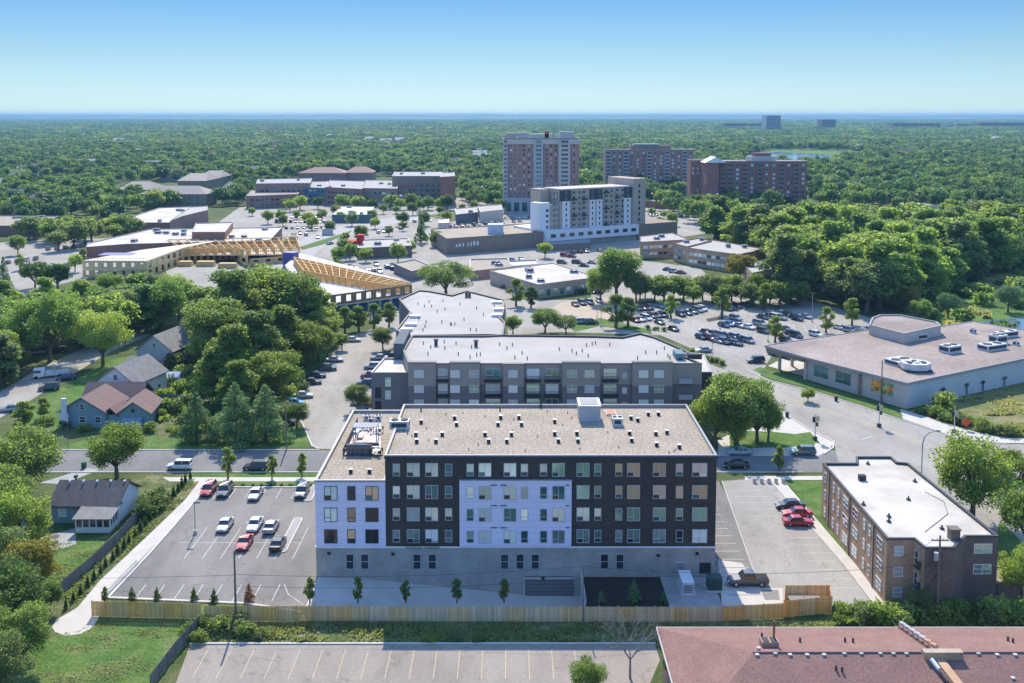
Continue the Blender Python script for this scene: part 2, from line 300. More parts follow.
# ------------------------------------------------------------------ mesh helpers
class MB:
    def __init__(s): s.v = []; s.f = []; s.m = []
    def add(s, vs, fs, m=0):
        b = len(s.v); s.v += [tuple(p) for p in vs]; s.f += [tuple(i + b for i in f) for f in fs]; s.m += [m] * len(fs); return s
    def box(s, x0, x1, y0, y1, z0, z1, m=0):
        return s.add([(x0, y0, z0), (x1, y0, z0), (x1, y1, z0), (x0, y1, z0), (x0, y0, z1), (x1, y0, z1), (x1, y1, z1), (x0, y1, z1)],
                     [(0, 3, 2, 1), (4, 5, 6, 7), (0, 1, 5, 4), (1, 2, 6, 5), (2, 3, 7, 6), (3, 0, 4, 7)], m)
    def obox(s, cx, cy, a, hx, hy, z0, z1, m=0):
        c, q = math.cos(a), math.sin(a)
        p = [(cx + c * u - q * w, cy + q * u + c * w) for u, w in ((-hx, -hy), (hx, -hy), (hx, hy), (-hx, hy))]
        return s.prism(p, z0, z1, m)
    def prism(s, poly, z0, z1, m=0, mtop=None, bottom=True):
        n = len(poly); vs = [(x, y, z0) for x, y in poly] + [(x, y, z1) for x, y in poly]
        s.add(vs, [(i, (i + 1) % n, n + (i + 1) % n, n + i) for i in range(n)], m)
        s.add([(x, y, z1) for x, y in poly], [tuple(range(n))], m if mtop is None else mtop)
        if bottom: s.add([(x, y, z0) for x, y in poly], [tuple(reversed(range(n)))], m)
        return s
    def sheet(s, poly, z, m=0): return s.add([(x, y, z) for x, y in poly], [tuple(range(len(poly)))], m)
    def tube(s, p0, p1, r0, r1=None, n=8, m=0, caps=True):
        r1 = r0 if r1 is None else r1
        a = np.array(p0, float); b = np.array(p1, float); d = b - a; L = np.linalg.norm(d) or 1; d /= L
        u = np.cross(d, (0, 0, 1) if abs(d[2]) < 0.9 else (1, 0, 0)); u /= np.linalg.norm(u); w = np.cross(d, u)
        vs = []
        for c, r in ((a, r0), (b, r1)):
            for i in range(n):
                t = 2 * math.pi * i / n; vs.append(tuple(c + r * (math.cos(t) * u + math.sin(t) * w)))
        fs = [(i, n + i, n + (i + 1) % n, (i + 1) % n) for i in range(n)]
        if caps: fs += [tuple(range(n)), tuple(reversed(range(n, 2 * n)))]
        return s.add(vs, fs, m)
    def path(s, pts, r, n=6, m=0):
        for a, b in zip(pts[:-1], pts[1:]): s.tube(a, b, r, r, n, m)
        return s
    def mesh(s, name, mats):
        me = bpy.data.meshes.new(name); me.from_pydata(s.v, [], s.f)
        for q in mats: me.materials.append(q)
        if len(mats) > 1: me.polygons.foreach_set('material_index', s.m)
        me.update(); return me
    def shift(s, dx, dy, dz=0): s.v = [(x + dx, y + dy, z + dz) for x, y, z in s.v]; return s
def link(name, data, parent=None, loc=(0, 0, 0), rz=0.0, sc=None):
    o = bpy.data.objects.new(name, data); COL.objects.link(o)
    if parent is not None: o.parent = parent
    o.location = loc
    if rz: o.rotation_euler = (0, 0, rz)
    if sc is not None: o.scale = sc if isinstance(sc, tuple) else (sc, sc, sc)
    return o
def tag(o, label, cat, group=None):
    if len(label.replace('-', ' ').split()) > 16: label = label.replace(' from the ', ' from ').replace(' in the ', ' in ')
    o['label'] = label; o['category'] = cat
    if group: o['group'] = group
    return o
def struct(name, mb, mats):
    if not isinstance(mats, (list, tuple)): mats = [mats]
    o = link(name, mb.mesh(name, mats)); o['kind'] = 'structure'; return o
def objmat(o, m, slot=0):
    o.material_slots[slot].link = 'OBJECT'; o.material_slots[slot].material = m
def ccw(p):
    a = sum(p[i][0] * p[(i + 1) % len(p)][1] - p[(i + 1) % len(p)][0] * p[i][1] for i in range(len(p)))
    return list(p) if a > 0 else list(reversed(p))
def inset(p, d):
    n = len(p); out = []
    for i in range(n):
        a, b, c = p[i - 1], p[i], p[(i + 1) % n]
        def nrm(u, v):
            dx, dy = v[0] - u[0], v[1] - u[1]; l = math.hypot(dx, dy) or 1; return (-dy / l, dx / l)
        n1, n2 = nrm(a, b), nrm(b, c)
        k = 1 + n1[0] * n2[0] + n1[1] * n2[1]; k = max(k, 0.35)
        out.append((b[0] + d * (n1[0] + n2[0]) / k, b[1] + d * (n1[1] + n2[1]) / k))
    return out
def inside(x, y, poly):
    c = False; j = len(poly) - 1
    for i in range(len(poly)):
        xi, yi = poly[i]; xj, yj = poly[j]
        if (yi > y) != (yj > y) and x < (xj - xi) * (y - yi) / (yj - yi) + xi: c = not c
        j = i
    return c
ORD = ['zeroth', 'first', 'second', 'third', 'fourth', 'fifth', 'sixth', 'seventh', 'eighth', 'ninth', 'tenth', 'eleventh', 'twelfth',
       'thirteenth', 'fourteenth', 'fifteenth', 'sixteenth', 'seventeenth', 'eighteenth', 'nineteenth', 'twentieth', 'twenty-first',
       'twenty-second', 'twenty-third', 'twenty-fourth', 'twenty-fifth', 'twenty-sixth', 'twenty-seventh', 'twenty-eighth']

class Thing:
    """an Empty at the thing's base; parts are given in world coordinates"""
    def __init__(s, name, label, cat, x, y, z=0.0, group=None):
        s.x, s.y, s.z = x, y, z
        s.o = link(name, None, None, (x, y, z)); tag(s.o, label, cat, group); s.nw = 0
    def part(s, name, mb, mats, parent=None, label=None):
        if not isinstance(mats, (list, tuple)): mats = [mats]
        mb.shift(-s.x, -s.y, -s.z)
        o = link(name, mb.mesh(name, mats), parent or s.o)
        if label: o['label'] = label
        return o
_wm = {}
def window_meshes(w, h, style, trim):
    k = (w, h, style, trim.name)
    if k not in _wm:
        f = MB(); t = 0.07 if style != 'far' else 0.1; d = 0.07
        f.box(-w/2, w/2, -d, 0.0, -h/2, -h/2 + t); f.box(-w/2, w/2, -d, 0, h/2 - t, h/2)
        f.box(-w/2, -w/2 + t, -d, 0, -h/2 + t, h/2 - t); f.box(w/2 - t, w/2, -d, 0, -h/2 + t, h/2 - t)
        if style in ('double', 'lower2'): f.box(-t/2, t/2, -d, 0, -h/2 + t, h/2 - t)
        if style in ('double', 'cross'): f.box(-w/2 + t, -t/2 if style == 'double' else w/2 - t, -d + .002, 0, -h*0.17 - t/2, -h*0.17 + t/2)
        if style == 'sash': f.box(-w/2 + t, w/2 - t, -d + .002, 0, -t/2, t/2)
        if style == 'sash2':
            f.box(-w/2 + t, -t/2, -d + .002, 0, -t/2, t/2); f.box(t/2, w/2 - t, -d + .002, 0, -t/2, t/2); f.box(-t/2, t/2, -d, 0, -h/2 + t, h/2 - t)
        g = MB(); zc = -h*0.17 if style in ('double', 'cross') else 0.0
        g.box(-w/2 + t, w/2 - t, -0.03, -0.005, zc, h/2 - t, 0); xc = 0.0 if style == 'double' else w/2 - t; g.box(-w/2 + t, xc, -0.028, -0.005, -h/2 + t, zc - .002, 1)
        if style == 'double': g.box(.001, w/2 - t, -0.03, -0.005, -h/2 + t, zc - .002, 0)
        one = MB(); one.v = list(f.v); one.f = list(f.f); one.m = [0] * len(f.f)
        one.add([(-w/2 + t, -0.03, -h/2 + t), (w/2 - t, -0.03, -h/2 + t), (w/2 - t, -0.03, h/2 - t), (-w/2 + t, -0.03, h/2 - t)], [(0, 1, 2, 3)], 1)
        _wm[k] = (f.mesh('window', [trim]), g.mesh('pane', [G_sky, G_sky]), one.mesh('window', [trim, G_sky]))
    return _wm[k]
def window(t, A, B, s, z, w, h, style='double', pane=None, trim=None, near=True, lower=None):
    """window centred s metres along wall A->B (outward to the right of it) at height z"""
    trim = trim or M_trim; pane = pane or G_sky
    dx, dy = B[0] - A[0], B[1] - A[1]; l = math.hypot(dx, dy); a = math.atan2(dy, dx)
    x, y = A[0] + dx / l * s, A[1] + dy / l * s
    fm, gm, om = window_meshes(w, h, style, trim)
    t.nw += 1
    if near:
        o = link('window', fm, t.o, (x - t.x, y - t.y, z - t.z), a)
        g = link('pane', gm, o); objmat(g, pane); objmat(g, lower or pane, 1)
    else:
        o = link('window', om, t.o, (x - t.x, y - t.y, z - t.z), a); objmat(o, pane, 1)
    return o
def far_windows(t, items, trim=None, near=False, limit=96):
    """items: (A, B, s, z, w, h, style, pane); the largest as parts, any beyond the limit as one part"""
    for it in items[:limit]: window(t, *it, trim=trim, near=near)
    rest = items[limit:]
    if rest:
        mb = MB(); panes = []
        for A, B, s, z, w, h, style, pane in rest:
            dx, dy = B[0] - A[0], B[1] - A[1]; l = math.hypot(dx, dy); ux, uy = dx / l, dy / l; nx, ny = uy, -ux
            if pane not in panes: panes.append(pane)
            def q(u, v, e): return (A[0] + ux * (s + u) + nx * e, A[1] + uy * (s + u) + ny * e, z + v)
            mb.add([q(-w/2, -h/2, .05), q(w/2, -h/2, .05), q(w/2, h/2, .05), q(-w/2, h/2, .05)], [(0, 1, 2, 3)], panes.index(pane))
        o = t.part('window', mb, panes); o['kind'] = 'stuff'
def shell(t, poly, h, wall, roof, z0=0.0, lip=0.45, coping=None, cw=0.3, names=('wall', 'roof', 'parapet')):
    """walls, sunk flat roof and parapet cap over a footprint"""
    poly = ccw(poly); coping = coping or M_coping
    n = len(poly); mb = MB()
    mb.add([(x, y, z0) for x, y in poly] + [(x, y, h) for x, y in poly], [(i, (i + 1) % n, n + (i + 1) % n, n + i) for i in range(n)])
    t.part(names[0], mb, wall)
    inn = inset(poly, cw); out = inset(poly, -0.06)
    rf = MB(); rf.sheet(inn, h - lip); t.part(names[1], rf, roof)
    c = MB()
    c.add([(x, y, h - 0.12) for x, y in out] + [(x, y, h + 0.06) for x, y in out] + [(x, y, h + 0.06) for x, y in inn] + [(x, y, h - lip - 0.05) for x, y in inn],
          [(r * n + i, r * n + (i + 1) % n, (r + 1) * n + (i + 1) % n, (r + 1) * n + i) for r in range(3) for i in range(n)])
    t.part(names[2], c, coping)
    return poly
def roof_unit(t, x, y, z, w, d, h, a=0.0, name='rooftop_unit', m=None, dark=True):
    mb = MB(); mb.obox(x, y, a, w/2, d/2, z, z + h, 0)
    if dark:
        mb.obox(x, y, a, w/2 + 0.02, d/2 - 0.25, z + h*0.3, z + h*0.8, 1)
        mb.obox(x, y, a, w/2 - 0.3, d/2 + 0.02, z + h*0.3, z + h*0.8, 1)
        for k in (-0.25, 0.25):
            cx, cy = x + math.cos(a) * w * k, y + math.sin(a) * w * k
            mb.tube((cx, cy, z + h), (cx, cy, z + h + 0.12), min(w * 0.2, d * 0.35), n=12, m=1)
    return t.part(name, mb, [m or M_hvac, M_hvac_dark])
# ================================================================== THE SETTING
RX0, RX1, RY0, RY1 = -27.02, 9.5, 121.95, 133.9      # sunken ramp beside the podium
g = MB()
xs = [-40000, RX0, RX1, 40000]; ys = [-400, RY0, RY1, 60000]
for i in range(3):
    for j in range(3):
        if i == 1 and j == 1: continue
        g.add([(xs[i], ys[j], 0), (xs[i+1], ys[j], 0), (xs[i+1], ys[j+1], 0), (xs[i], ys[j+1], 0)], [(0, 1, 2, 3)])
struct('ground', g, M_ground)
# ramp
r = MB()
r.add([(RX0, RY0, -0.02), (-20, RY0, -0.3), (2.5, RY0, -2.7), (RX1, RY0, -2.75), (RX1, RY1, -2.75), (2.5, RY1, -2.7), (-20, RY1, -0.3), (RX0, RY1, -0.02)],
      [(0, 1, 6, 7), (1, 2, 5, 6), (2, 3, 4, 5)])
struct('ramp', r, M_conc)
_z = [0.0]
def surf(name, px, m, z, world=False):
    mb = MB(); mb.sheet(ccw(px if world else PP(px)), z); return struct(name, mb, m)
# hills on the horizon
h = MB(); rg = random.Random(4)
def ridge(y0, y1, base, amp, seed, x0=-19000, x1=19000, n=160):
    vs = []; fs = []
    rr = random.Random(seed); ph = [rr.uniform(0, 6.28) for _ in range(6)]
    for i in range(n + 1):
        x = x0 + (x1 - x0) * i / n
        z = base + amp * sum(math.sin(x / 1000.0 * w + p) / (k + 1.5) for k, (w, p) in enumerate(zip((0.5, 1.1, 2.3, 4.1, 7.0, 11.0), ph)))
        vs += [(x, y0, 0), (x, (y0 + y1) / 2, z), (x, y1, 0)]
    for i in range(n):
        a = i * 3; fs += [(a, a + 3, a + 4, a + 1), (a + 1, a + 4, a + 5, a + 2)]
    return vs, fs
v, f = ridge(15500, 17500, 67, 8, 3, n=300); h.add(v, f)
v, f = ridge(12800, 14000, 48, 10, 5, -17000, 17000, 240); h.add(v, f)
v, f = ridge(10200, 11400, 22, 14, 9, -16000, 16000, 240); h.add(v, f)
struct('hills', h, mat('wooded_hills', (0.09, 0.13, 0.06), 0.5, 0.0025, 0.5, 0.012))

# ---- streets and lots
surf('downtown_paving', [(195, 250), (205, 232), (240, 207), (300, 198), (455, 197), (500, 206), (560, 208), (700, 206), (730, 215), (715, 232), (650, 242), (640, 262), (600, 268), (505, 300), (500, 335), (440, 320), (392, 338), (372, 322), (300, 262)], M_asph_pale, 0.006)
surf('west_car_park', [(-60, 248), (30, 240), (110, 238), (150, 247), (150, 262), (92, 278), (60, 284), (-60, 320)], M_asph_pale, 0.006)
surf('east_car_park', [(505, 300), (590, 300), (600, 262), (640, 262), (652, 283), (740, 287), (810, 300), (885, 322), (872, 336), (775, 350), (760, 376), (735, 378), (700, 352), (660, 335), (560, 332), (508, 335)], M_asph_pale, 0.010)
surf('gravel_yard', [(560, 303), (604, 297), (640, 300), (655, 312), (600, 322), (548, 312)], mat('tan_gravel', (0.42, 0.33, 0.24), 0.12, 0.3, 0.1), 0.014)
surf('apartment_court', [(560, 262), (600, 255), (700, 268), (708, 276), (655, 288), (600, 292)], M_asph_pale, 0.014)
surf('courtyard_lawn', [(652, 258), (682, 255), (745, 262), (762, 270), (720, 272), (690, 264)], M_dry, 0.018)
surf('street', [(-400, 174.8), (110, 174.8), (110, 186.6), (-400, 186.6)], M_asph_street, 0.010, world=True)
AVE = [(700, 350), (745, 370), (769, 380.5), (812, 391), (860, 406), (895, 418), (942, 433), (960, 440), (1006, 444), (1090, 446), (1200, 450), (1300, 560), (1260, 700), (1060, 640), (1010, 560), (960, 515), (900, 480), (860, 472), (838, 462), (834, 442), (806, 428), (770, 404), (735, 386), (690, 366)]
surf('avenue', AVE, M_asph_pale, 0.014)
surf('old_parking_lane', [(318, 449), (312, 446), (303, 425), (298, 418), (296, 402), (308, 380), (330, 357), (345, 340), (352, 336), (392, 322), (415, 322), (398, 345), (384, 352), (376, 380), (372, 402), (352, 432), (343, 449)], M_asph_old, 0.014)
surf('residential_street', [(-90, 430), (0, 418), (28, 402), (60, 382), (110, 352), (150, 335), (138, 330), (92, 345), (45, 365), (0, 392), (-90, 415)], M_asph_old, 0.010)
surf('house_driveway', [(40, 483), (88, 468), (100, 470), (62, 484)], M_conc_dark, 0.016)
# left car park
LX0, LX1, LY0, LY1 = -50.4, -27.05, 126.4, 167.3
lot = [(-35.0, 126.6), (-27.05, 124.4), (-27.05, 167.3)] + PP([(207, 488), (174, 527), (150, 554), (109, 598)])
surf('car_park', lot, M_asph, 0.010, world=True)
surf('sidewalk', [(-400, 170.9), (-27.3, 170.9), (-27.3, 172.9), (-400, 172.9)][0:0] or [(-55.5, 170.3), (-27.3, 170.3), (-27.3, 172.3), (-62, 172.3), (-60, 170.3)], M_conc, 0.018, world=True)
surf('street_verge', [(-57.5, 172.4), (-27.3, 172.4), (-27.3, 174.5), (-57.5, 174.5)], M_lawn, 0.014, world=True)
surf('car_park_verge', [(-52.0, 167.6), (-34.4, 167.6), (-34.4, 170.2), (-52.0, 170.2)], M_mulch, 0.012, world=True)
surf('car_park_grass', [(-52.0, 168.5), (-34.4, 168.5), (-34.4, 170.2), (-52.0, 170.2)], M_lawn, 0.020, world=True)
path = PP([(202, 478), (214, 478), (195, 500), (172, 527), (146.5, 553.6), (121, 580), (104, 598), (103, 607)]) + PP([(98, 619), (92, 628), (80, 634), (66, 636), (55, 632), (52, 627), (56, 620), (70, 612), (78, 607)]) + PP([(100.5, 580), (129, 553.6), (157, 527), (185, 500)])
surf('footpath', path, M_conc, 0.022, world=True)
surf('planting_bed', PP([(195, 478), (202, 478), (185, 500), (157, 527), (129, 553.6), (100.5, 580), (78, 607), (70, 612), (55, 608), (60, 598), (150, 508), (187, 478)]), M_rough, 0.010, world=True)
surf('lot_grass_strip', [(-50.4, 123.7), (-27.3, 123.7), (-27.3, 124.1), (-35, 126.0), (-50.4, 126.0)], M_lawn, 0.008, world=True)
surf('ditch_grass', PP([(205, 621), (835, 621), (835, 632), (660, 646), (185, 646), (160, 683), (150, 700), (-60, 700), (-60, 640)]), M_rough, 0.006, world=True)
surf('backyard_lawn', PP([(60, 634), (98, 622), (205, 624), (185, 646), (150, 690), (20, 690), (20, 650)]), M_lawn, 0.012, world=True)
surf('house_lawn', PP([(52, 545), (112, 535), (60, 590), (30, 605), (20, 580)]), M_lawn, 0.012, world=True)
surf('side_lawn', PP([(112, 480), (150, 474), (195, 474), (150, 505), (112, 500)]), M_rough, 0.012, world=True)
surf('street_lawn', PP([(62, 446), (84, 440), (260, 428), (305, 428), (310, 446), (230, 449), (62, 449)]), M_lawn, 0.012, world=True)
surf('upper_lawn', PP([(255, 432), (300, 398), (306, 380), (330, 350), (318, 352), (296, 380), (280, 400), (250, 420)]), M_lawn, 0.013, world=True)
surf('house_front_lawn', PP([(25, 408), (60, 388), (110, 360), (150, 352), (160, 372), (60, 430), (25, 430)]), M_lawn, 0.013, world=True)
surf('garden_lawn', PP([(150, 400), (205, 385), (215, 430), (160, 440)]), M_rough, 0.013, world=True)
# south lot
surf('south_car_park', PP([(190, 645), (655, 645), (660, 660), (600, 800), (60, 800), (176, 683)]), M_asph_brown, 0.010, world=True)
# right lots
surf('driveway', [(28.5, 125.9), (42.2, 125.9), (36.6, 144), (36.2, 170.5), (28.5, 170.5)], M_asph, 0.010, world=True)
surf('east_lot', PP([(722, 481), (770, 478), (776, 487), (845, 566), (874, 604), (833, 606), (766, 606)]), M_asph_old, 0.012, world=True)
surf('drive_slab', PP([(718, 560), (742, 563), (760, 588), (783, 588), (783, 606), (722, 606)]), M_conc, 0.016, world=True)
surf('drive_patch', PP([(760, 590), (778, 590), (780, 600), (765, 600)]), M_asph, 0.020, world=True)
surf('lot_sidewalk', PP([(770, 478), (781, 478), (789, 487), (857, 566), (893, 604), (874, 604), (845, 566), (776, 487)]), M_conc, 0.016, world=True)
surf('street_sidewalk', PP([(745, 476), (823, 476), (823, 480), (745, 480)]), M_conc, 0.018, world=True)
surf('lot_lawn', PP([(783, 481), (823, 481), (823, 503), (889, 592), (897, 602), (857, 566), (791, 487)]), M_lawn, 0.013, world=True)
surf('corner_lawn', PP([(730, 430), (775, 432), (812, 436), (815, 446), (730, 449)]), M_lawn, 0.020, world=True)
surf('corner_pavement', PP([(718, 440), (780, 410), (806, 428), (834, 442), (828, 452), (818, 456), (718, 456)]), M_conc, 0.017, world=True)
surf('corner_lawn', PP([(770, 438), (810, 432), (820, 443), (775, 449)]), M_lawn, 0.022, world=True)
surf('apartment_lawn', PP([(1000, 520), (1040, 560), (1080, 640), (990, 640), (985, 590)]), M_lawn, 0.018, world=True)
surf('weed_strip', PP([(835, 600), (1060, 600), (1100, 650), (835, 640)]), M_rough, 0.009, world=True)
# around the store
surf('store_verge', PP([(753, 370), (760, 367), (812, 383), (862, 398), (905, 413.5), (903, 419), (860, 404), (812, 389), (769, 378)]), M_lawn, 0.020, world=True)
surf('store_sidewalk', PP([(900, 409), (914, 413), (930, 418), (975, 432), (1006, 438), (1040, 439), (1040, 443.4), (1006, 443), (960, 439), (942, 432), (903, 419)]), M_conc, 0.024, world=True)
surf('canopy_forecourt', PP([(768, 366), (800, 350), (826, 362), (810, 378)]), M_conc, 0.021, world=True)
surf('vacant_lot', PP([(909, 411), (1024, 382), (1120, 352), (1200, 380), (1200, 436), (1040, 438), (1006, 437), (975, 430), (930, 416)]), M_dry, 0.012, world=True)
surf('marsh', PP([(905, 330), (940, 300), (985, 275), (1024, 268), (1200, 262), (1300, 330), (1100, 345)]), M_marsh, 0.008, world=True)
surf('river', PP([(970, 329), (984, 321), (1024, 317), (1100, 312), (1300, 300), (1300, 316), (1100, 330), (1024, 332)]), M_water, 0.016, world=True)
surf('lake', PP([(742, 158), (775, 152), (835, 155), (850, 160), (820, 163), (760, 166)]), M_water, 0.03, world=True)
surf('lake_shore', PP([(735, 159), (765, 147), (870, 148), (880, 157), (850, 165), (750, 170)]), M_marsh, 0.012, world=True)
surf('playing_field', PP([(28, 180), (75, 179), (90, 184), (55, 188), (30, 185)]), M_dry, 0.012, world=True)
surf('motorway_cut', PP([(590, 128.6), (640, 128.4), (640, 129.1), (590, 129.3)]), M_dry, 0.012, world=True)

# ---- kerbs
def kerb(name, pts, w=0.18, hgt=0.14, world=False, closed=False):
    q = list(pts) if world else PP(pts)
    if closed: q = q + [q[0]]
    mb = MB()
    for a, b in zip(q[:-1], q[1:]):
        l = math.hypot(b[0]-a[0], b[1]-a[1]); ang = math.atan2(b[1]-a[1], b[0]-a[0])
        mb.obox((a[0]+b[0])/2, (a[1]+b[1])/2, ang, l/2 + w*0.45, w, 0, hgt + 0.0007 * (len(mb.v) % 5))
    return struct(name, mb, M_curb)
kerb('kerb', PP([(206, 488), (173, 527), (149, 554), (108, 598)]) + [(-35, 126.2), (-27.2, 123.9)], 0.2, world=True)
kerb('kerb', [(-50.4, 167.45), (-34.6, 167.45)], 0.2, world=True)
kerb('kerb', [(-400, 174.65), (52, 174.65)], 0.15, world=True)
kerb('kerb', [(-400, 186.75), (-37, 186.75)], 0.15, world=True)
kerb('kerb', [(318, 449), (312, 446), (303, 425), (298, 418), (296, 402), (308, 380), (330, 357)], 0.15)
kerb('kerb', [(690, 366), (735, 386), (770, 404), (806, 428), (834, 442), (833, 448), (824, 454)], 0.15)
kerb('kerb', [(770, 478), (776, 487), (845, 566), (874, 604)], 0.12)
kerb('kerb', [(745, 370), (769, 380.5), (812, 391), (860, 406), (895, 418), (942, 433), (960, 440), (1006, 444)], 0.15)
kerb('kerb', [(190, 644), (655, 644)], 0.15)
kerb('kerb', [(722, 481), (766, 606)], 0.06, 0.03)
# long thin islands in the left car park
for a, b in (((298, 520), (282, 551)), ((313.5, 487), (308, 500))):
    A, B = P(*a), P(*b)
    mb = MB(); n = 10; w = 0.75; pts = []
    for k in range(n + 1): t = math.pi * k / n; pts.append((A[0] + w * math.cos(t), A[1] + w * math.sin(t)))
    for k in range(n + 1): t = math.pi + math.pi * k / n; pts.append((B[0] + w * math.cos(t), B[1] + w * math.sin(t)))
    mb.prism(pts, 0, 0.15); inn = inset(ccw(pts), 0.22); mb.sheet(inn, 0.155, 1)
    struct('traffic_island', mb, [M_curb, M_conc_dark])
# retaining wall strip beside the car park (white and dark band)
struct('retaining_kerb', MB().prism(ccw(PP([(128, 570), (136, 562), (139, 564), (107, 597), (103, 596)])), 0, 0.3), M_conc_dark)

# ---- painted lines
def lines(name, segs, m, w=0.06, z=0.016):
    mb = MB()
    for a, b in segs:
        l = math.hypot(b[0]-a[0], b[1]-a[1]); ang = math.atan2(b[1]-a[1], b[0]-a[0]); nx, ny = -math.sin(ang)*w, math.cos(ang)*w
        mb.add([(a[0]+nx, a[1]+ny, z), (a[0]-nx, a[1]-ny, z), (b[0]-nx, b[1]-ny, z), (b[0]+nx, b[1]+ny, z)], [(0, 1, 2, 3)])
    return struct(name, mb, m)
seg = []
for k in range(9):
    x = -50.1 + 2.62 * k
    if x < -31: seg.append(((x, 126.9), (x, 131.6)))
    if 0 < k < 8: seg.append(((x, 139.6), (x, 150.6)))
    seg.append(((x, 162.3), (x, 167.1)))
seg += [((-50, 145.1), (-31.8, 145.1)), ((-31.2, 131.7), (-30, 128.8)), ((-30, 128.8), (-27.4, 126.0))]
for k in range(5): seg.append(((-34.4 + 0.9 * k, 163.0), (-34.4 + 0.9 * k + 0.8, 166.8)))
lines('stall_lines', seg, M_white_line, 0.055)
lines('stall_lines', [((-51 + 2.75 * k + 14.5, 114.9), (-51 + 2.75 * k + 14.5, 108.6)) for k in range(17)], M_yellow_line, 0.045)
lines('stall_lines', [((28.8, 128.6 + 2.7 * k), (33.6, 128.6 + 2.7 * k)) for k in range(14)], M_white_line, 0.06)
lines('stall_lines', [((37.5 + 0 * k, 139 + 2.7 * k), (43.0, 139 + 2.7 * k)) for k in range(11)][6:] + [((42.6, 128 + 2.7 * k), (47.2, 128 + 2.7 * k)) for k in range(8)], M_white_line, 0.05, 0.018)
def pxl(*p): return [(P(*a), P(*b)) for a, b in zip(p[:-1], p[1:])]
lines('median_line', pxl((760, 387), (778, 395), (820, 409), (879, 427), (925, 443), (1000, 466)), M_yellow_line, 0.16, 0.030)
lines('median_line', pxl((775, 396.5), (820, 411), (879, 429.5), (925, 445)), M_yellow_line, 0.08, 0.030)
lines('lane_line', pxl((862, 440), (872, 436)) + pxl((925, 447), (945, 455)), M_white_line, 0.12, 0.030)
zz = []
for k in range(22):
    a = P(318 + k * 3.9, 389 - (k % 2) * 3); b = P(318 + (k + 1) * 3.9, 389 - ((k + 1) % 2) * 3); zz.append((a, b))
lines('lane_zigzag', zz, M_white_line, 0.05, 0.022)
e = []
for (a, b, n, dpx) in (((655, 316), (745, 338), 12, 0), ((672, 300), (790, 318), 14, 0), ((740, 326), (860, 330), 12, 0)):
    A, B = P(*a), P(*b)
    for k in range(n):
        t = k / (n - 1); x, y = A[0] + (B[0]-A[0])*t, A[1] + (B[1]-A[1])*t; e.append(((x - 1, y - 4.5), (x + 1, y + 4.5)))
lines('stall_lines', e, M_white_line, 0.06, 0.022)
# retaining walls of the ramp
w = MB(); w.box(RX1, RX1 + 0.3, 126.5, RY1, -2.8, 0.5); w.box(RX0, RX1 - 1.2, RY0 - 0.3, RY0, -2.8, 0.12)
cx, cy, rr = RX1 - 4.2, 126.5, 4.2
for k in range(8):
    a0, a1 = -math.pi/2*k/8, -math.pi/2*(k+1)/8
    w.prism(ccw([(cx + rr*math.cos(a0), cy + rr*math.sin(a0)), (cx + (rr+.3)*math.cos(a0), cy + (rr+.3)*math.sin(a0)), (cx + (rr+.3)*math.cos(a1), cy + (rr+.3)*math.sin(a1)), (cx + rr*math.cos(a1), cy + rr*math.sin(a1))]), -2.8, 0.5)
t = Thing('retaining_wall', 'curved pale concrete retaining wall at the foot of the sunken ramp', 'retaining wall', RX1, 126.5, -2.8)
t.part('wall', w, M_conc)
rl = MB()
for k in range(13):
    a = -math.pi/2*k/12; x, y = cx + (rr+.15)*math.cos(a), cy + (rr+.15)*math.sin(a); rl.tube((x, y, .5), (x, y, 1.5), .03, n=5)
    if k: rl.tube(pq, (x, y, 1.5), .035, n=5); rl.tube((pq[0], pq[1], 1.0), (x, y, 1.0), .025, n=5)
    pq = (x, y, 1.5)
t.part('handrail', rl, M_steel)
surf('mulch_bed', [(RX1 + .3, 122.0), (20.6, 122.0), (20.6, 133.8), (RX1 + .3, 133.8)], M_mulch, 0.02, world=True)
surf('mulch_bed', [(20.6, 122.0), (27.6, 122.0), (27.6, 124.0), (20.6, 124.0)], M_mulch, 0.021, world=True)
surf('service_patio', [(20.6, 124.0), (27.6, 124.0), (27.6, 133.8), (20.6, 133.8)], M_conc_dark, 0.022, world=True)
# haze
hz = MB(); hz.box(-19500, 19500, -120, 18500, -6, 84)
mh = bpy.data.materials.new('haze_air'); mh.use_nodes = True; nt = mh.node_tree; nt.nodes.clear()
o_ = nt.nodes.new('ShaderNodeOutputMaterial'); pv = nt.nodes.new('ShaderNodeVolumePrincipled')
pv.inputs['Color'].default_value = (0.33, 0.66, 0.95, 1); pv.inputs['Density'].default_value = 0.00009; pv.inputs['Anisotropy'].default_value = 0.0
nt.links.new(pv.outputs[0], o_.inputs['Volume'])
ho = link('haze', hz.mesh('haze', [mh])); ho['kind'] = 'stuff'
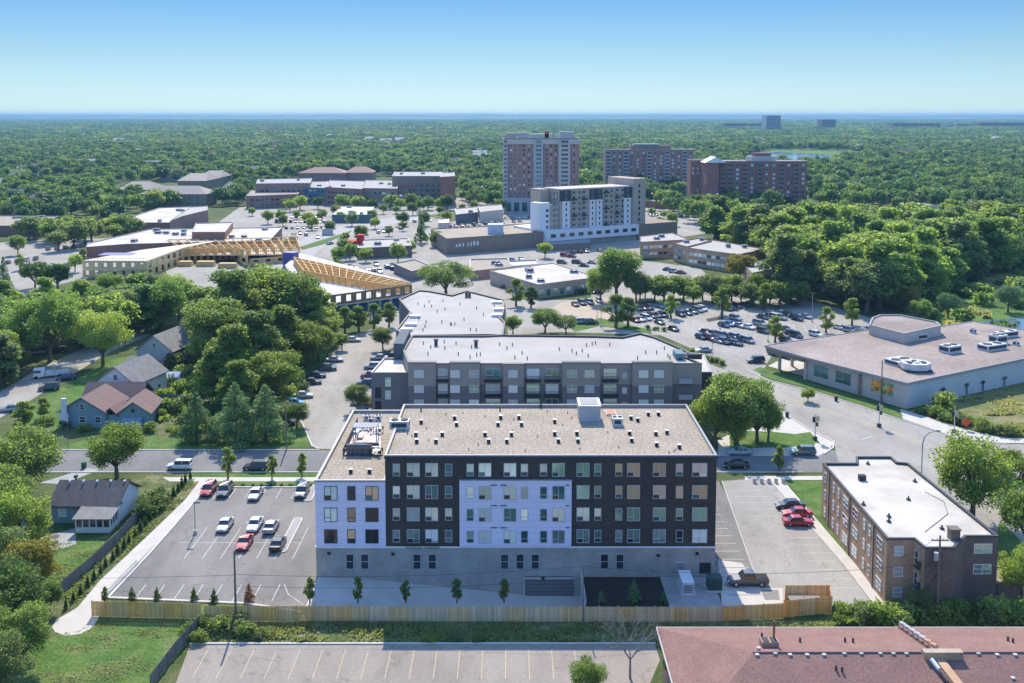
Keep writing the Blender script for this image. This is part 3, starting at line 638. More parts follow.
# ================================================================== VEGETATION
def leaf_cloud(seed, lobes, leaves, leaf, flat=0.0):
    """many small leaf faces spread through lobes: (cx,cy,cz,r) list"""
    rs = np.random.RandomState(seed)
    L = np.array(lobes, float); wgt = L[:, 3] ** 2 * rs.uniform(.35, 1.4, len(L)); wgt /= wgt.sum()
    idx = rs.choice(len(L), leaves, p=wgt)
    d = rs.normal(size=(leaves, 3)); d[:, 2] += 0.25; d /= np.linalg.norm(d, axis=1)[:, None]
    rad = L[idx, 3] * (1.0 - 0.6 * rs.rand(leaves) ** 1.6 + 0.28 * rs.rand(leaves) ** 3)
    rad *= np.where(rs.rand(leaves) < .1, 1 + .45 * rs.rand(leaves), 1)
    c = L[idx, :3] + d * rad[:, None] * np.array([1, 1, 0.85])
    nrm = d * 0.7 + rs.normal(size=(leaves, 3)) * 0.75; nrm[:, 2] += 0.35; nrm /= np.linalg.norm(nrm, axis=1)[:, None]
    t = rs.normal(size=(leaves, 3)); u = np.cross(nrm, t); u /= np.linalg.norm(u, axis=1)[:, None]; w = np.cross(nrm, u)
    s = leaf * (0.55 + 0.9 * rs.rand(leaves))[:, None]
    v = np.stack([c - u * s * .5, c + w * s * .42 + nrm * s * .12, c + u * s * .5, c - w * s * .42 + nrm * s * .12], 1).reshape(-1, 3)
    return v
def quads_mesh(name, v, m):
    n = len(v) // 4; me = bpy.data.meshes.new(name)
    me.vertices.add(len(v)); me.vertices.foreach_set('co', v.astype(np.float32).ravel())
    me.loops.add(len(v)); me.loops.foreach_set('vertex_index', np.arange(len(v), dtype=np.int32))
    me.polygons.add(n); me.polygons.foreach_set('loop_start', np.arange(0, len(v), 4, dtype=np.int32))
    me.materials.append(m); me.update(calc_edges=True); me.validate(); return me
def lobes_round(seed, n, cz=5.5, rx=3.5, rz=3.3, rr=(0.6, 1.35)):
    r = random.Random(seed); out = []
    for _ in range(n):
        a = r.uniform(0, 6.283); u = r.uniform(-0.75, 1); k = r.uniform(0.55, 1.0)
        s = math.sqrt(max(0, 1 - u * u * 0.9))
        out.append((math.cos(a) * s * rx * k, math.sin(a) * s * rx * k, cz + u * rz * k, r.uniform(*rr)))
    out.append((0, 0, cz, rr[1])); return out
def lobes_tall(seed, n):
    r = random.Random(seed); out = []
    for i in range(n):
        t = r.random(); z = 1.7 + 7.9 * t; rad = (0.7 + 1.8 * math.sin(min(1, t * 1.15 + .12) * math.pi) ** .7) * r.uniform(.35, 1)
        a = r.uniform(0, 6.283); out.append((math.cos(a) * rad, math.sin(a) * rad, z, r.uniform(0.4, 0.95)))
    return out
def lobes_oval(seed, n):
    r = random.Random(seed); out = []
    for i in range(n):
        t = r.random(); z = 1.9 + 7.2 * t; rad = (0.4 + 1.8 * math.sin(min(1, (t * .95 + .08)) * math.pi) ** .8) * r.uniform(.3, 1)
        a = r.uniform(0, 6.283); out.append((math.cos(a) * rad, math.sin(a) * rad, z, r.uniform(0.5, 0.95)))
    return out
def lobes_cone(seed, n, R0=2.5):
    r = random.Random(seed); out = []
    for i in range(n):
        t = i / n; z = 0.9 + 8.6 * t; rad = R0 * (1 - t) ** .8 * r.uniform(.35, 1.1); a = i * 2.4 + r.uniform(-.5, .5)
        out.append((math.cos(a) * rad, math.sin(a) * rad, z - rad * .1, (0.24 + 0.62 * (1 - t)) * r.uniform(.6, 1.25)))
    out.append((0, 0, 9.6, .25)); return out
def trunk_mesh(seed, kind, lobes, name='trunk'):
    r = random.Random(seed); mb = MB()
    if kind == 'conifer':
        mb.tube((0, 0, 0), (0, 0, 9.3), 0.22, 0.04, 7)
    else:
        th = 1.9 if kind == 'round' else 2.2
        b = (r.uniform(-.15, .15), r.uniform(-.15, .15), th)
        mb.tube((0, 0, 0), b, 0.34, 0.24, 8)
        pick = sorted(lobes, key=lambda q: -q[3])[:9] if kind == 'round' else [q for q in lobes if q[2] > 4][:8]
        for q in pick:
            m_ = ((b[0] + q[0]) * .45, (b[1] + q[1]) * .45, (b[2] + q[2]) * .5 + .1)
            mb.tube(b, m_, 0.17, 0.11, 6); mb.tube(m_, (q[0], q[1], q[2] - q[3] * .2), 0.11, 0.03, 6)
            for _ in range(2):
                e = (q[0] + r.uniform(-1, 1), q[1] + r.uniform(-1, 1), q[2] + r.uniform(-.4, .9)); mb.tube(m_, e, 0.06, 0.015, 5)
    return mb.mesh(name, [M_trunk])
L_pine = leafmat('needles_pine', (0.13, 0.22, 0.08), (0.22, 0.32, 0.13), .3)
TREES = {}
def proto(kind, lod):
    """three variants of crown and trunk for each kind, canonical height ten metres"""
    k = (kind, lod)
    if k in TREES: return TREES[k]
    cnt = {'near': 16000, 'mid': 5000, 'far': 1800}[lod]; leaf = {'near': 0.235, 'mid': 0.42, 'far': 0.66}[lod]
    out = []
    for s in range(3 if lod != 'far' else 4):
        sd = 100 * s + 7 + len(kind)
        if kind == 'round': lb = lobes_round(sd, 64)
        elif kind == 'wide': lb = lobes_round(sd, 80, 5.7, 4.7, 3.2, (0.6, 1.35))
        elif kind == 'tall': lb = lobes_tall(sd, 70)
        elif kind == 'oval': lb = lobes_oval(sd, 30)
        elif kind == 'conifer': lb = lobes_cone(sd, 80)
        c = cnt if kind in ('round', 'wide', 'tall') else int(cnt * .6)
        lf = leaf if kind != 'conifer' else leaf * .8
        v = leaf_cloud(sd, lb, c, lf)
        out.append((quads_mesh('crown', v, L_mid), trunk_mesh(sd, {'wide': 'round', 'oval': 'tall'}.get(kind, kind), lb)))
    TREES[k] = out; return out
_tr = random.Random(77)
def tree(x, y, h, kind, leafm, label, group=None, lod='mid', wid=1.0, name=None, rot=None, var=None, cat='tree'):
    pr = proto(kind, lod); cm, tm = pr[(var if var is not None else _tr.randrange(len(pr)))]
    n = name or {'round': 'broadleaf_tree', 'wide': 'broadleaf_tree', 'tall': 'cottonwood_tree', 'oval': 'young_tree', 'conifer': 'conifer_tree'}[kind]
    s = h / 10.0
    t = link(n, None, None, (x, y, 0), rot if rot is not None else _tr.uniform(0, 6.28), (s * wid, s * wid, s)); tag(t, label, cat, group)
    c = link('crown', cm, t); objmat(c, leafm); link('trunk', tm, t)
    return t
def pxtree(px, py, h, kind, leafm, label, **kw):
    x, y = P(px, py); return tree(x, y, h, kind, leafm, label, **kw)
# low shrubs
_sh = []
for s in range(3):
    r = random.Random(s + 50)
    lb = [(r.uniform(-.6, .6), r.uniform(-.6, .6), r.uniform(.25, .75), r.uniform(.3, .5)) for _ in range(9)]
    _sh.append(quads_mesh('shrub', leaf_cloud(s, lb, 900, 0.16), L_mid))
_cn = []
for s in range(2):
    lb = [(0, 0, .25 + .16 * k, .36 * (1 - k / 12.5)) for k in range(11)]
    _cn.append(quads_mesh('shrub', leaf_cloud(s + 9, lb, 1000, 0.13), L_dark))
_shf = []
for s in range(2):
    r = random.Random(s + 50)
    lb = [(r.uniform(-.6, .6), r.uniform(-.6, .6), r.uniform(.25, .75), r.uniform(.3, .5)) for _ in range(9)]
    _shf.append(quads_mesh('shrub', leaf_cloud(s, lb, 260, 0.3), L_mid))
def shrub(x, y, size, leafm, label, group=None, cone=False, hs=1.0, name='shrub', z=0.0, far=False):
    me = (_cn if cone else (_shf if far else _sh))[_tr.randrange(2)]
    o = link(name, me, None, (x, y, z), _tr.uniform(0, 6.28), (size, size, size * hs)); objmat(o, leafm); return tag(o, label, 'shrub', group)

# ---------------------------------------------------------------- single trees of the foreground
# near left
pxtree(22, 507, 14.5, 'round', L_mid, 'huge rounded green tree at the left edge beside the street', lod='near', wid=1.05, var=0)
pxtree(117, 478, 10.8, 'round', L_lime, 'round light green tree between the street and the small grey-roofed house', lod='near', wid=1.15, var=1)
pxtree(-14, 540, 13, 'wide', L_mid, 'broad tree cut by the left edge beside the small house', lod='near', var=2)
pxtree(20, 560, 11.5, 'round', L_lime, 'light green tree left of the small house patio', lod='near', var=1)
pxtree(-4, 592, 10, 'round', L_grey, 'grey-green tree at the left edge left of the house back lawn', lod='near', var=0)
pxtree(30, 604, 9.5, 'round', L_gold, 'yellowing bushy tree beside the house back lawn', lod='near', var=2)
pxtree(8, 642, 11, 'round', L_dark, 'dark tree at the left edge beyond the mown backyard', lod='near', var=1)
pxtree(22, 668, 8.5, 'round', L_mid, 'low bushy green tree at the corner of the mown backyard', lod='near', var=0)
pxtree(-2, 705, 9, 'round', L_grey, 'tree in the bottom left corner of the view', lod='near', var=2)
pxtree(50, 612, 4.2, 'round', L_mid, 'small leafy bush tree at the bend of the grey fence', lod='near', var=2)
# pines along the street
for px, py, hh_, lab in ((197, 441, 10, 'left-hand of three fluffy pines beside the street lawn'), (236, 443, 12.5, 'middle and tallest of three fluffy pines beside the street lawn'), (266, 440, 11.5, 'right-hand of three fluffy pines beside the street lawn')):
    pxtree(px, py, hh_, 'conifer', L_pine, lab, lod='near', wid=1.6, name='pine_tree', group='pines beside the street')
# large cottonwoods of the middle left
mid = [(222, 372, 20, 'round'), (232, 358, 23, 'tall'), (262, 350, 25, 'round'), (292, 345, 23, 'round'), (312, 350, 17, 'tall'), (285, 372, 17, 'tall'), (258, 388, 18, 'tall'),
       (232, 398, 17, 'tall'), (215, 404, 13, 'tall'), (300, 366, 13, 'round'), (318, 362, 10, 'round'), (240, 415, 12, 'tall'), (275, 402, 13, 'round'), (204, 350, 17, 'tall'), (322, 342, 14, 'tall'), (272, 330, 21, 'round')]
for i, (px, py, hh_, kd) in enumerate(sorted(mid)):
    pxtree(px, py, hh_, kd, [L_mid, L_lime, L_mid][i % 3] if hh_ > 16 else L_lime, '%s tree in the tall clump beside the tan lane, %s from the left' % (['dense green', 'bright green', 'full green'][i % 3] if hh_ > 16 else 'lower light green', ORD[i + 1]), lod='near', wid=1.2 if kd == 'round' else 1.5, group='tall trees left of the parking lane', var=i % 3)
pxtree(50, 362, 19.5, 'wide', L_mid, 'great spreading tree with a forked bare trunk above the residential street', lod='near', var=0, wid=0.95)
pxtree(103, 366, 16, 'wide', L_lime, 'spreading bright green tree above the parked truck on the residential street', lod='near', var=1, wid=0.9)
pxtree(122, 338, 15, 'round', L_grey, 'dense grey-green tree behind the white gabled houses', lod='near', var=2, wid=1.1)
pxtree(160, 330, 17, 'round', L_mid, 'dense green tree just behind the farthest white house', lod='near', var=0, wid=1.1)
pxtree(178, 312, 14, 'round', L_lime, 'bright tree in front of the wooden construction site', lod='near', var=1)
pxtree(112, 308, 13, 'round', L_mid, 'green tree below the plywood deck of the construction site', lod='near', var=2)
pxtree(147, 300, 11, 'round', L_grey, 'grey-green tree hiding the base of the timber frame', lod='near', var=0)
pxtree(85, 318, 12, 'wide', L_mid, 'broad green tree between the spreading tree and the timber frame', lod='near', var=1)
pxtree(3, 375, 12, 'round', L_lime, 'bright tree at the left edge above the residential street', lod='near', var=2)
pxtree(0, 335, 11, 'wide', L_grey, 'low grey-green tree at the left edge below the pale roof', lod='near', var=0)
pxtree(35, 288, 11, 'wide', L_dark, 'dark glossy tree left of the timber frame', lod='mid', var=1, wid=1.0)
pxtree(58, 290, 11, 'round', L_dark, 'dark rounded tree touching the glossy tree left of the timber frame', lod='mid', var=2, wid=1.2)
pxtree(5, 305, 17, 'conifer', L_blue, 'narrow spruce at the left edge beside the pale roof', lod='near', wid=0.8, name='spruce_tree')
for i, (px, py, hh_) in enumerate(((24, 428, 6.0), (43, 418, 4.5), (19, 445, 5))):
    pxtree(px, py, hh_, 'oval', L_lime, ['feathery young tree on the lawn by the parked silver car', 'small young tree on the lawn before the brown-roofed house', 'short young tree between street and big left tree'][i], lod='mid', wid=1.5)
# shrubs round the houses
gsh = [(128, 378, 2.8), (142, 385, 3.5), (152, 392, 2.2), (165, 398, 2.5), (172, 412, 2.8), (183, 425, 2.2), (160, 418, 1.8), (190, 405, 3), (205, 418, 2.5), (222, 425, 2.4), (148, 432, 1.8), (138, 434, 1.5), (66, 428, 1.6), (84, 431, 1.6), (46, 425, 1.8), (175, 435, 1.6),
       (250, 425, 3), (283, 415, 3), (290, 400, 3), (150, 510, 2.6), (156, 503, 2.0), (145, 519, 2.2), (216, 436, 2.0), (244, 437, 2.2), (186, 380, 3.4), (198, 390, 3.6), (176, 368, 3.6), (212, 385, 3.4), (118, 402, 2.6), (300, 392, 2.2), (164, 385, 2.8), (180, 394, 2.8)]
gsh.sort()
for i, (px, py, s) in enumerate(gsh):
    x, y = P(px, py); shrub(x, y, s, [L_mid, L_grey, L_lime, L_dark][i % 4], '%s garden shrub near the houses, %s' % (['green', 'grey-green', 'light green', 'dark'][i % 4], ('%s from the left' % ORD[i + 1]) if i < 28 else 'at the right end, number %d' % i), 'garden shrubs round the houses')
# arborvitae row along the grey fence
A0, A1 = P(66, 609), P(190, 479)
for i in range(24):
    t = i / 23.0; x, y = A0[0] + (A1[0]-A0[0])*t + _tr.uniform(-.12, .12), A0[1] + (A1[1]-A0[1])*t
    shrub(x - .0, y, 0.95 * _tr.uniform(.8, 1.15), L_dark, 'small cone shrub in the row beside the white footpath, %s from the near end' % ORD[i + 1], 'cone shrubs along the footpath', cone=True, name='arborvitae')
for i in range(11):
    shrub(-51.5 + 1.65 * i, 167.95, 0.42, L_dark, 'tiny dark shrub at the head of the car park, %s from the left' % ORD[i + 1], 'small shrubs at the head of the car park', name='shrub')
for i, (px, py, lm, lab) in enumerate(((132, 600, L_dark, 'small dark spruce behind the left end of the wooden fence'), (157, 600, L_dark, 'small dark spruce behind the wooden fence, second from the left'),
        (194, 601, L_dark, 'small dark spruce behind the step in the wooden fence'), (214, 603, L_dark, 'small dark spruce just left of the wooden utility pole'), (249, 602, L_gold, 'rusty brown dying spruce right of the utility pole'),
        (601, 603, L_blue, 'small blue spruce in the dark mulch bed, leftmost'), (634, 602, L_blue, 'larger blue spruce in the middle of the dark mulch bed'), (664, 605, L_blue, 'small blue spruce beside the service patio'))):
    x, y = P(px, min(py, 603)); o = tree(x, max(y, 122.4), [1.9, 1.9, 2.0, 2.1, 2.6, 1.8, 3.2, 1.8][i], 'conifer', lm, lab, lod='mid', wid=1.15, name='spruce_tree')
    if i == 4: objmat(o.children[0], leafmat('needles_rust', (0.22, 0.09, 0.035), (0.3, 0.14, 0.05), .2))
for px, py, hh_, lab, lm in ((310, 603, 3.6, 'bright green sapling at the corner of the car park by the fence', L_lime), (358, 603, 3.6, 'sapling behind the fence before the blue ramp, first from the left', L_lime), (406, 603, 3.2, 'sapling behind the fence before the blue ramp, second from the left', L_mid),
        (457, 603, 3.4, 'sapling behind the fence before the blue ramp, third from the left', L_mid), (504, 603, 3.4, 'sapling behind the fence before the blue ramp, fourth from the left', L_mid), (105, 604, 2.4, 'thin pale sapling at the start of the wooden fence', L_grey),
        (228, 479, 6.0, 'thin young street tree at the left end of the verge', L_lime), (272, 479, 4.5, 'thin young street tree in the middle of the verge', L_lime), (302, 477, 4.5, 'thin young street tree near the pale panelled building corner', L_lime), (779, 472, 5.0, 'thin young tree on the verge right of the main building', L_lime)):
    pxtree(px, py, hh_, 'oval', lm, lab, lod='far', wid=0.95, name='sapling')
# right foreground
pxtree(736, 444, 15.5, 'round', L_mid, 'big broad tree behind the right end of the main building', lod='near', var=0, wid=1.12)
pxtree(757, 442, 11, 'round', L_mid, 'right shoulder tree of the leafy mass behind the main building', lod='near', var=1, wid=1.1)
pxtree(735, 449, 8, 'round', L_lime, 'low bright tree at the foot of the big broad tree', lod='near', var=0)
pxtree(715, 446, 12, 'round', L_lime, 'lower tree filling the left side under the big broad tree', lod='near', var=1)
pxtree(768, 441, 8, 'round', L_mid, 'small tree at the right foot of the big broad tree', lod='near', var=2)
pxtree(972, 520, 15, 'round', L_lime, 'airy yellow-green tree behind the brick apartment block', lod='near', var=1, wid=1.0)
pxtree(1012, 505, 10, 'round', L_lime, 'light tree at the right edge behind the brick apartment block', lod='near', var=2)
pxtree(1030, 560, 12, 'round', L_mid, 'green tree cut by the right edge beside the apartment lawn', lod='near', var=0)
pxtree(1022, 600, 8, 'round', L_lime, 'yellow-green tree at the right edge above the red roof', lod='near', var=1)
pxtree(920, 618, 4.2, 'round', L_grey, 'pale ivy-grown small tree against the dark brick rear wall', lod='near', var=2)
for i, (px, py, s) in enumerate(((846, 618, 1.6), (862, 620, 2.2), (880, 622, 2.4), (896, 624, 2.4), (912, 620, 2.2), (938, 621, 2.2), (952, 618, 2.2), (985, 622, 2.2), (1000, 620, 2.6), (1015, 622, 2.6))):
    x, y = P(px, py); shrub(x, y, s, [L_mid, L_grey, L_lime][i % 3], 'leafy shrub between the red roof and the apartment block, %s in the hedge-like row' % ORD[i + 1], 'shrubs behind the red roof')
for i, (px, py, s) in enumerate(((205, 628, 1.6), (218, 632, 2.0), (232, 630, 2.0), (246, 634, 1.8), (200, 640, 1.5), (258, 637, 1.2), (190, 630, 1.3), (430, 640, 1.0), (455, 641, 1.1), (480, 642, .9), (840, 622, 1.2))):
    x, y = P(px, py); shrub(x, y, s, [L_mid, L_lime, L_grey][i % 3], 'weedy bush in the grass strip before the wooden fence, number %s' % ORD[i + 1], 'weedy bushes before the fence', hs=.75)
for i, (px, py, s) in enumerate(((922, 413, 1.6), (930, 415, 2.0), (938, 418, 2.2), (948, 421, 2.0), (958, 425, 1.8), (978, 429, 2.2), (990, 432, 2.0), (1003, 434, 2.2), (1015, 436, 1.8), (941, 411, 3.6), (970, 426, 1.6))):
    x, y = P(px, py); shrub(x, y, s, [L_mid, L_grey, L_lime][i % 3], 'scrubby bush beside the vacant lot pavement, %s in the line' % ORD[i + 1], 'bushes edging the vacant lot')
for i, (px, py) in enumerate(((897, 396), (903, 392), (932, 392), (944, 386), (978, 383))):
    pass
# trees bare and leafy at the bottom edge
pxtree(588, 704, 5.6, 'round', L_mid, 'green tree at the bottom edge left of the bare tree', lod='near', var=0, wid=.9)
pxtree(676, 690, 6.0, 'oval', L_lime, 'small lime green tree in front of the red hip roof', lod='near', wid=1.2)
def bare_tree(x, y, h, label):
    r = random.Random(12); mb = MB(); th = h * .3
    mb.tube((0, 0, 0), (0, 0, th), .16, .11, 7)
    def grow(p, d, L_, rad, dep):
        e = tuple(p[i] + d[i] * L_ for i in range(3)); mb.tube(p, e, rad, rad * .6, 5)
        if dep:
            for _ in range(3):
                nd = [d[i] + r.uniform(-.55, .55) for i in range(3)]; nd[2] = nd[2] * .9 + .12; q = math.sqrt(sum(c*c for c in nd)); grow(e, [c/q for c in nd], L_*r.uniform(.6, .85), rad*.6, dep-1)
    for k in range(5):
        a = k * 1.256 + .3; d = [math.cos(a)*.6, math.sin(a)*.6, .8]; grow((0, 0, th), d, h*.26, .085, 4)
    o = link('bare_tree', mb.mesh('bare_tree', [mat('grey_bark', (0.3, 0.27, 0.24), .1)]), None, (x, y, 0)); tag(o, label, 'tree')
bare_tree(*P(630, 678), 7.2, 'leafless grey branching tree at the bottom edge left of the red roof')

# ---------------------------------------------------------------- trees of the middle distance
town = [
 (446, 297, 13, 'wide', L_mid, 'large rounded tree behind the grey apartment roof beside the brick strip store', 1.6),
 (617, 300, 20, 'round', L_mid, 'tallest green tree standing right of the white-roofed store', 1.15),
 (600, 303, 13, 'round', L_lime, 'lime tree at the left foot of the tall tree by the white-roofed store', 1.0),
 (636, 302, 12, 'round', L_grey, 'grey-green tree at the right foot of the tall tree by the white-roofed store', 1.0),
 (516, 306, 9.5, 'oval', L_mid, 'upright green tree in front of the white-roofed store, left one of two', 1.4),
 (531, 308, 7.5, 'oval', L_dark, 'darker shorter tree in front of the white-roofed store, right one of two', 1.4),
 (545, 333, 8, 'wide', L_mid, 'low spreading tree just behind the membrane roof of the grey apartments', 1.2),
 (566, 334, 6, 'wide', L_grey, 'low grey-green tree right of the spreading tree behind the membrane roof', 1.2),
 (513, 334, 6, 'round', L_mid, 'small tree in the notch behind the grey apartment roofs', 1.2),
 (616, 328, 10.5, 'oval', L_mid, 'round-headed tree between the two car parks, left of a pair', 1.7),
 (628, 326, 9, 'oval', L_grey, 'grey-green tree of the pair between the two car parks', 1.5),
 (671, 318, 8, 'oval', L_lime, 'slim lime tree in the car park near the grey apartment roof', 1.3),
 (722, 315, 9.5, 'oval', L_lime, 'slim tree standing among parked cars in the large car park', 1.4),
 (765, 310, 9.5, 'oval', L_lime, 'slim bright tree at the back rows of the large car park', 1.4),
 (775, 342, 8, 'oval', L_lime, 'slim tree near the corner of the store canopy', 1.3),
 (826, 333, 8, 'oval', L_lime, 'slim light tree behind the store canopy roof', 1.3),
 (852, 325, 8.5, 'oval', L_lime, 'slim light tree left of the raised roof block of the store', 1.3),
 (357, 412, 7, 'round', L_grey, 'grey olive tree behind the roof terrace wing', 1.0),
 (378, 414, 5.0, 'round', L_gold, 'small golden tree right behind the roof terrace wing', 1.0),
 (440, 405, 4.6, 'round', L_gold, 'golden small tree between the two apartment blocks, left one', 1.0),
 (500, 405, 4.6, 'round', L_gold, 'golden small tree between the two apartment blocks, right one', 1.0),
 (383, 350, 7, 'round', L_grey, 'grey-green tree beside the cars at the far end of the tan lane', 1.1),
 (297, 428, 6, 'round', L_grey, 'purplish olive tree at the mouth of the tan parking lane', 1.1),
 (284, 424, 5, 'round', L_grey, 'olive tree left of the cars at the mouth of the tan lane', 1.1),
 (342, 350, 5, 'round', L_mid, 'small tree at the end of the parking row in the tan lane', 1.0),
 (345, 333, 8, 'oval', L_mid, 'young street tree before the timber podium, first from the left', 1.5),
 (359, 331, 8, 'oval', L_mid, 'young street tree before the timber podium, second from the left', 1.5),
 (374, 329, 8, 'oval', L_mid, 'young street tree before the timber podium, third from the left', 1.5),
 (389, 327, 8, 'oval', L_mid, 'young street tree before the timber podium, fourth from the left', 1.3),
 (361, 241, 9, 'round', L_mid, 'rounded tree by the curved downtown road', 1.2),
 (421, 243, 15, 'conifer', L_dark, 'dark upright conifer-like tree near the long taupe store', .9),
 (436, 247, 9, 'round', L_lime, 'light tree touching the dark end of the long taupe store', 1.0),
 (411, 252, 6, 'round', L_lime, 'small round tree in front of the low brown store', 1.2),
 (402, 226, 9, 'round', L_dark, 'dark tree between the road and the low brown store', 1.2),
 (312, 230, 8, 'round', L_lime, 'light tree in the car park before the brick complex', 1.2),
 (290, 252, 7, 'round', L_mid, 'tree at the end of the white-roofed stores', 1.1),
 (335, 268, 5, 'oval', L_lime, 'small street tree near the red fronted store', 1.2),
 (18, 255, 10, 'round', L_mid, 'tree in the west car park by the left edge', 1.0),
 (20, 270, 7, 'oval', L_lime, 'small light tree in the west car park', 1.2),
 (75, 272, 8, 'round', L_lime, 'light tree at the corner of the west car park', 1.0),
 (84, 262, 6.5, 'oval', L_mid, 'small tree beside the dark end of the timber frame', 1.2),
 (808, 402, 3.6, 'round', L_lime, 'small round tree on the verge before the store windows', 1.2),
 (948, 318, 9, 'round', L_blue, 'blue-green tree behind the store roof near the river', 1.0),
 (1008, 312, 10, 'round', L_blue, 'bluish tree on the river bank at the right edge', 1.0),
 (920, 322, 8, 'round', L_mid, 'green tree close behind the store roof, left of the blue-green one', 1.1),
 (905, 312, 10, 'round', L_gold, 'yellowish tree close behind the raised roof block', 1.1),
 (740, 281, 12, 'wide', L_gold, 'olive gold tree in front of the brick apartment rows', 1.0),
 (640, 300, 8, 'round', L_lime, 'lime tree at the left end of the hedge row by the car park', 1.0),
]
for px, py, hh_, kd, lm, lab, wd in town:
    pxtree(px, py, hh_, kd, lm, lab, lod='near' if py > 290 else 'mid', wid=wd, var=None)
# row between the car park and the brick apartments
for i in range(17):
    px = 645 + i * 9.6; pxtree(px, 298 + (i % 3) * 2.5 + i * .35, 7.5 + (i * 37 % 5) * .9, 'round', [L_mid, L_lime, L_mid, L_grey][i % 4], '%s tree in the row behind the large car park, %s from the left' % (['green', 'light', 'green', 'grey-green'][i % 4], ORD[i + 1]), group='tree row behind the large car park', lod='mid', wid=1.15)
_cnt = {}
def _rc(py):
    k = (py > 218) + (py > 232); _cnt[k] = _cnt.get(k, 0) + 1; return _cnt[k]
# brick complex and store-side trees
for i, px in enumerate((286, 300, 318, 343, 358, 372, 391, 400, 412, 428, 440, 447)):
    pxtree(px, 209 + (i % 2), 8 + (i * 13 % 5), 'round', [L_mid, L_lime, L_dark][i % 3], '%s tree against the front of the brick complex, %s from the left' % (['green', 'light green', 'dark green'][i % 3], ORD[i + 1]), group='trees before the brick complex', lod='far', wid=1.2)
for i, (px, py) in enumerate(sorted(((268, 224), (281, 222), (297, 219), (322, 221), (336, 216), (350, 219), (252, 216), (330, 234), (345, 243), (372, 222), (383, 214), (389, 236), (470, 205), (480, 199), (462, 200), (490, 206), (497, 215), (455, 190), (466, 188), (478, 192), (440, 215), (474, 210), (545, 258), (290, 212), (283, 226), (308, 226), (341, 222), (352, 226), (375, 229), (403, 231), (424, 226), (446, 223), (452, 204), (462, 212), (430, 207), (420, 211), (413, 215), (396, 214), (345, 256), (338, 262), (350, 260), (366, 262), (398, 262), (652, 216), (664, 219), (672, 226), (660, 228)), key=lambda q: (q[1] > 218, q[1] > 232, q[0]))):
    pxtree(px, py, 6 + (i * 7 % 4), 'round', [L_mid, L_lime, L_grey][i % 3], '%s small downtown tree, %s from left among those %s' % (['green', 'light', 'grey-green'][i % 3], ORD[_rc(py)], ['by the far car parks', 'by the middle car parks', 'by the near car parks'][(py > 218) + (py > 232)]), group='small downtown trees', lod='far', wid=1.1)
# scattered belts
BLOCK = []   # footprints kept free of scattered trees
def belt(poly_px, name, step, hr, kinds, lms, group, seed, lod='mid', cap=200, skip=()):
    poly = PP(poly_px); xs_ = [p[0] for p in poly]; ys_ = [p[1] for p in poly]; r = random.Random(seed)
    y = min(ys_); row = 0; n = 0
    while y < max(ys_):
        x = min(xs_) + r.uniform(0, step); k = 0; rowhit = False
        while x < max(xs_):
            jx, jy = x + r.uniform(-.25, .25) * step, y + r.uniform(-.3, .3) * step
            if inside(jx, jy, poly) and not any(inside(jx, jy, b) for b in BLOCK) and n < cap:
                if not rowhit: row += 1; rowhit = True
                k += 1; n += 1; c = r.randrange(len(lms)); h_ = r.uniform(*hr)
                kd = kinds[r.randrange(len(kinds))]
                tone = {L_mid: 'green', L_lime: 'bright green', L_grey: 'grey-green', L_dark: 'dark green', L_gold: 'yellowish', L_blue: 'bluish'}[lms[c]]
                tree(jx, jy, h_, kd, lms[c], '%s tree, %s from left, %s row of %s' % (tone, ORD[min(k, 28)], ORD[min(row, 28)], name), group=group, lod=lod, wid=r.uniform(1.05, 1.4) if kd != 'tall' else r.uniform(1.35, 1.8))
            x += step * r.uniform(.85, 1.15)
        y += step * 0.92
    return n
BLOCK += [PP([(900, 240), (985, 236), (990, 205), (880, 203)])]
nb = belt([(770, 300), (885, 322), (905, 328), (920, 306), (975, 282), (1024, 268), (1060, 255), (1060, 215), (880, 212), (800, 205), (680, 219), (690, 234), (735, 250), (765, 262), (790, 285)], 'the tall wood behind the store', 11.8, (15, 24), ['tall', 'round', 'tall'], [L_lime, L_lime, L_mid, L_lime, L_grey], 'tall wood behind the store', 5, lod='mid', cap=160)
nb2 = belt([(90, 285), (-40, 330), (-60, 400), (20, 385), (60, 355), (150, 338), (185, 330), (170, 300)], 'the wood above the houses', 10.5, (10, 15), ['round', 'round', 'tall'], [L_mid, L_lime, L_grey], 'wood above the houses', 8, lod='mid', cap=34)
nb3 = belt([(20, 238), (60, 232), (120, 238), (150, 238), (110, 245), (60, 252)], 'the belt behind the west car park', 14, (10, 15), ['round'], [L_mid, L_lime, L_grey, L_lime], 'belt behind the west car park', 15, lod='far', cap=24)
print('belts', nb, nb2, nb3)
mr = random.Random(44); wb = []
for i in range(34):
    px, py = mr.uniform(925, 1075), mr.uniform(268, 335)
    if px < 965 and py < 300: py += 25
    x, y = P(px, py)
    if inside(x, y, PP([(960, 333), (984, 318), (1100, 309), (1100, 333)])): continue
    wb.append((x / y, shrub(x, y, mr.uniform(2.0, 5.0), [L_mid, L_grey, L_lime, L_dark][i % 4], '', 'scrub in the marsh', name='willow_bush', far=True), ['green', 'grey-green', 'light green', 'dark green'][i % 4]))
for i, (_, o, c) in enumerate(sorted(wb, key=lambda q: q[0])): o['label'] = '%s willow scrub clump in the marsh behind the store, %s from the left' % (c, ORD[min(i + 1, 28)])
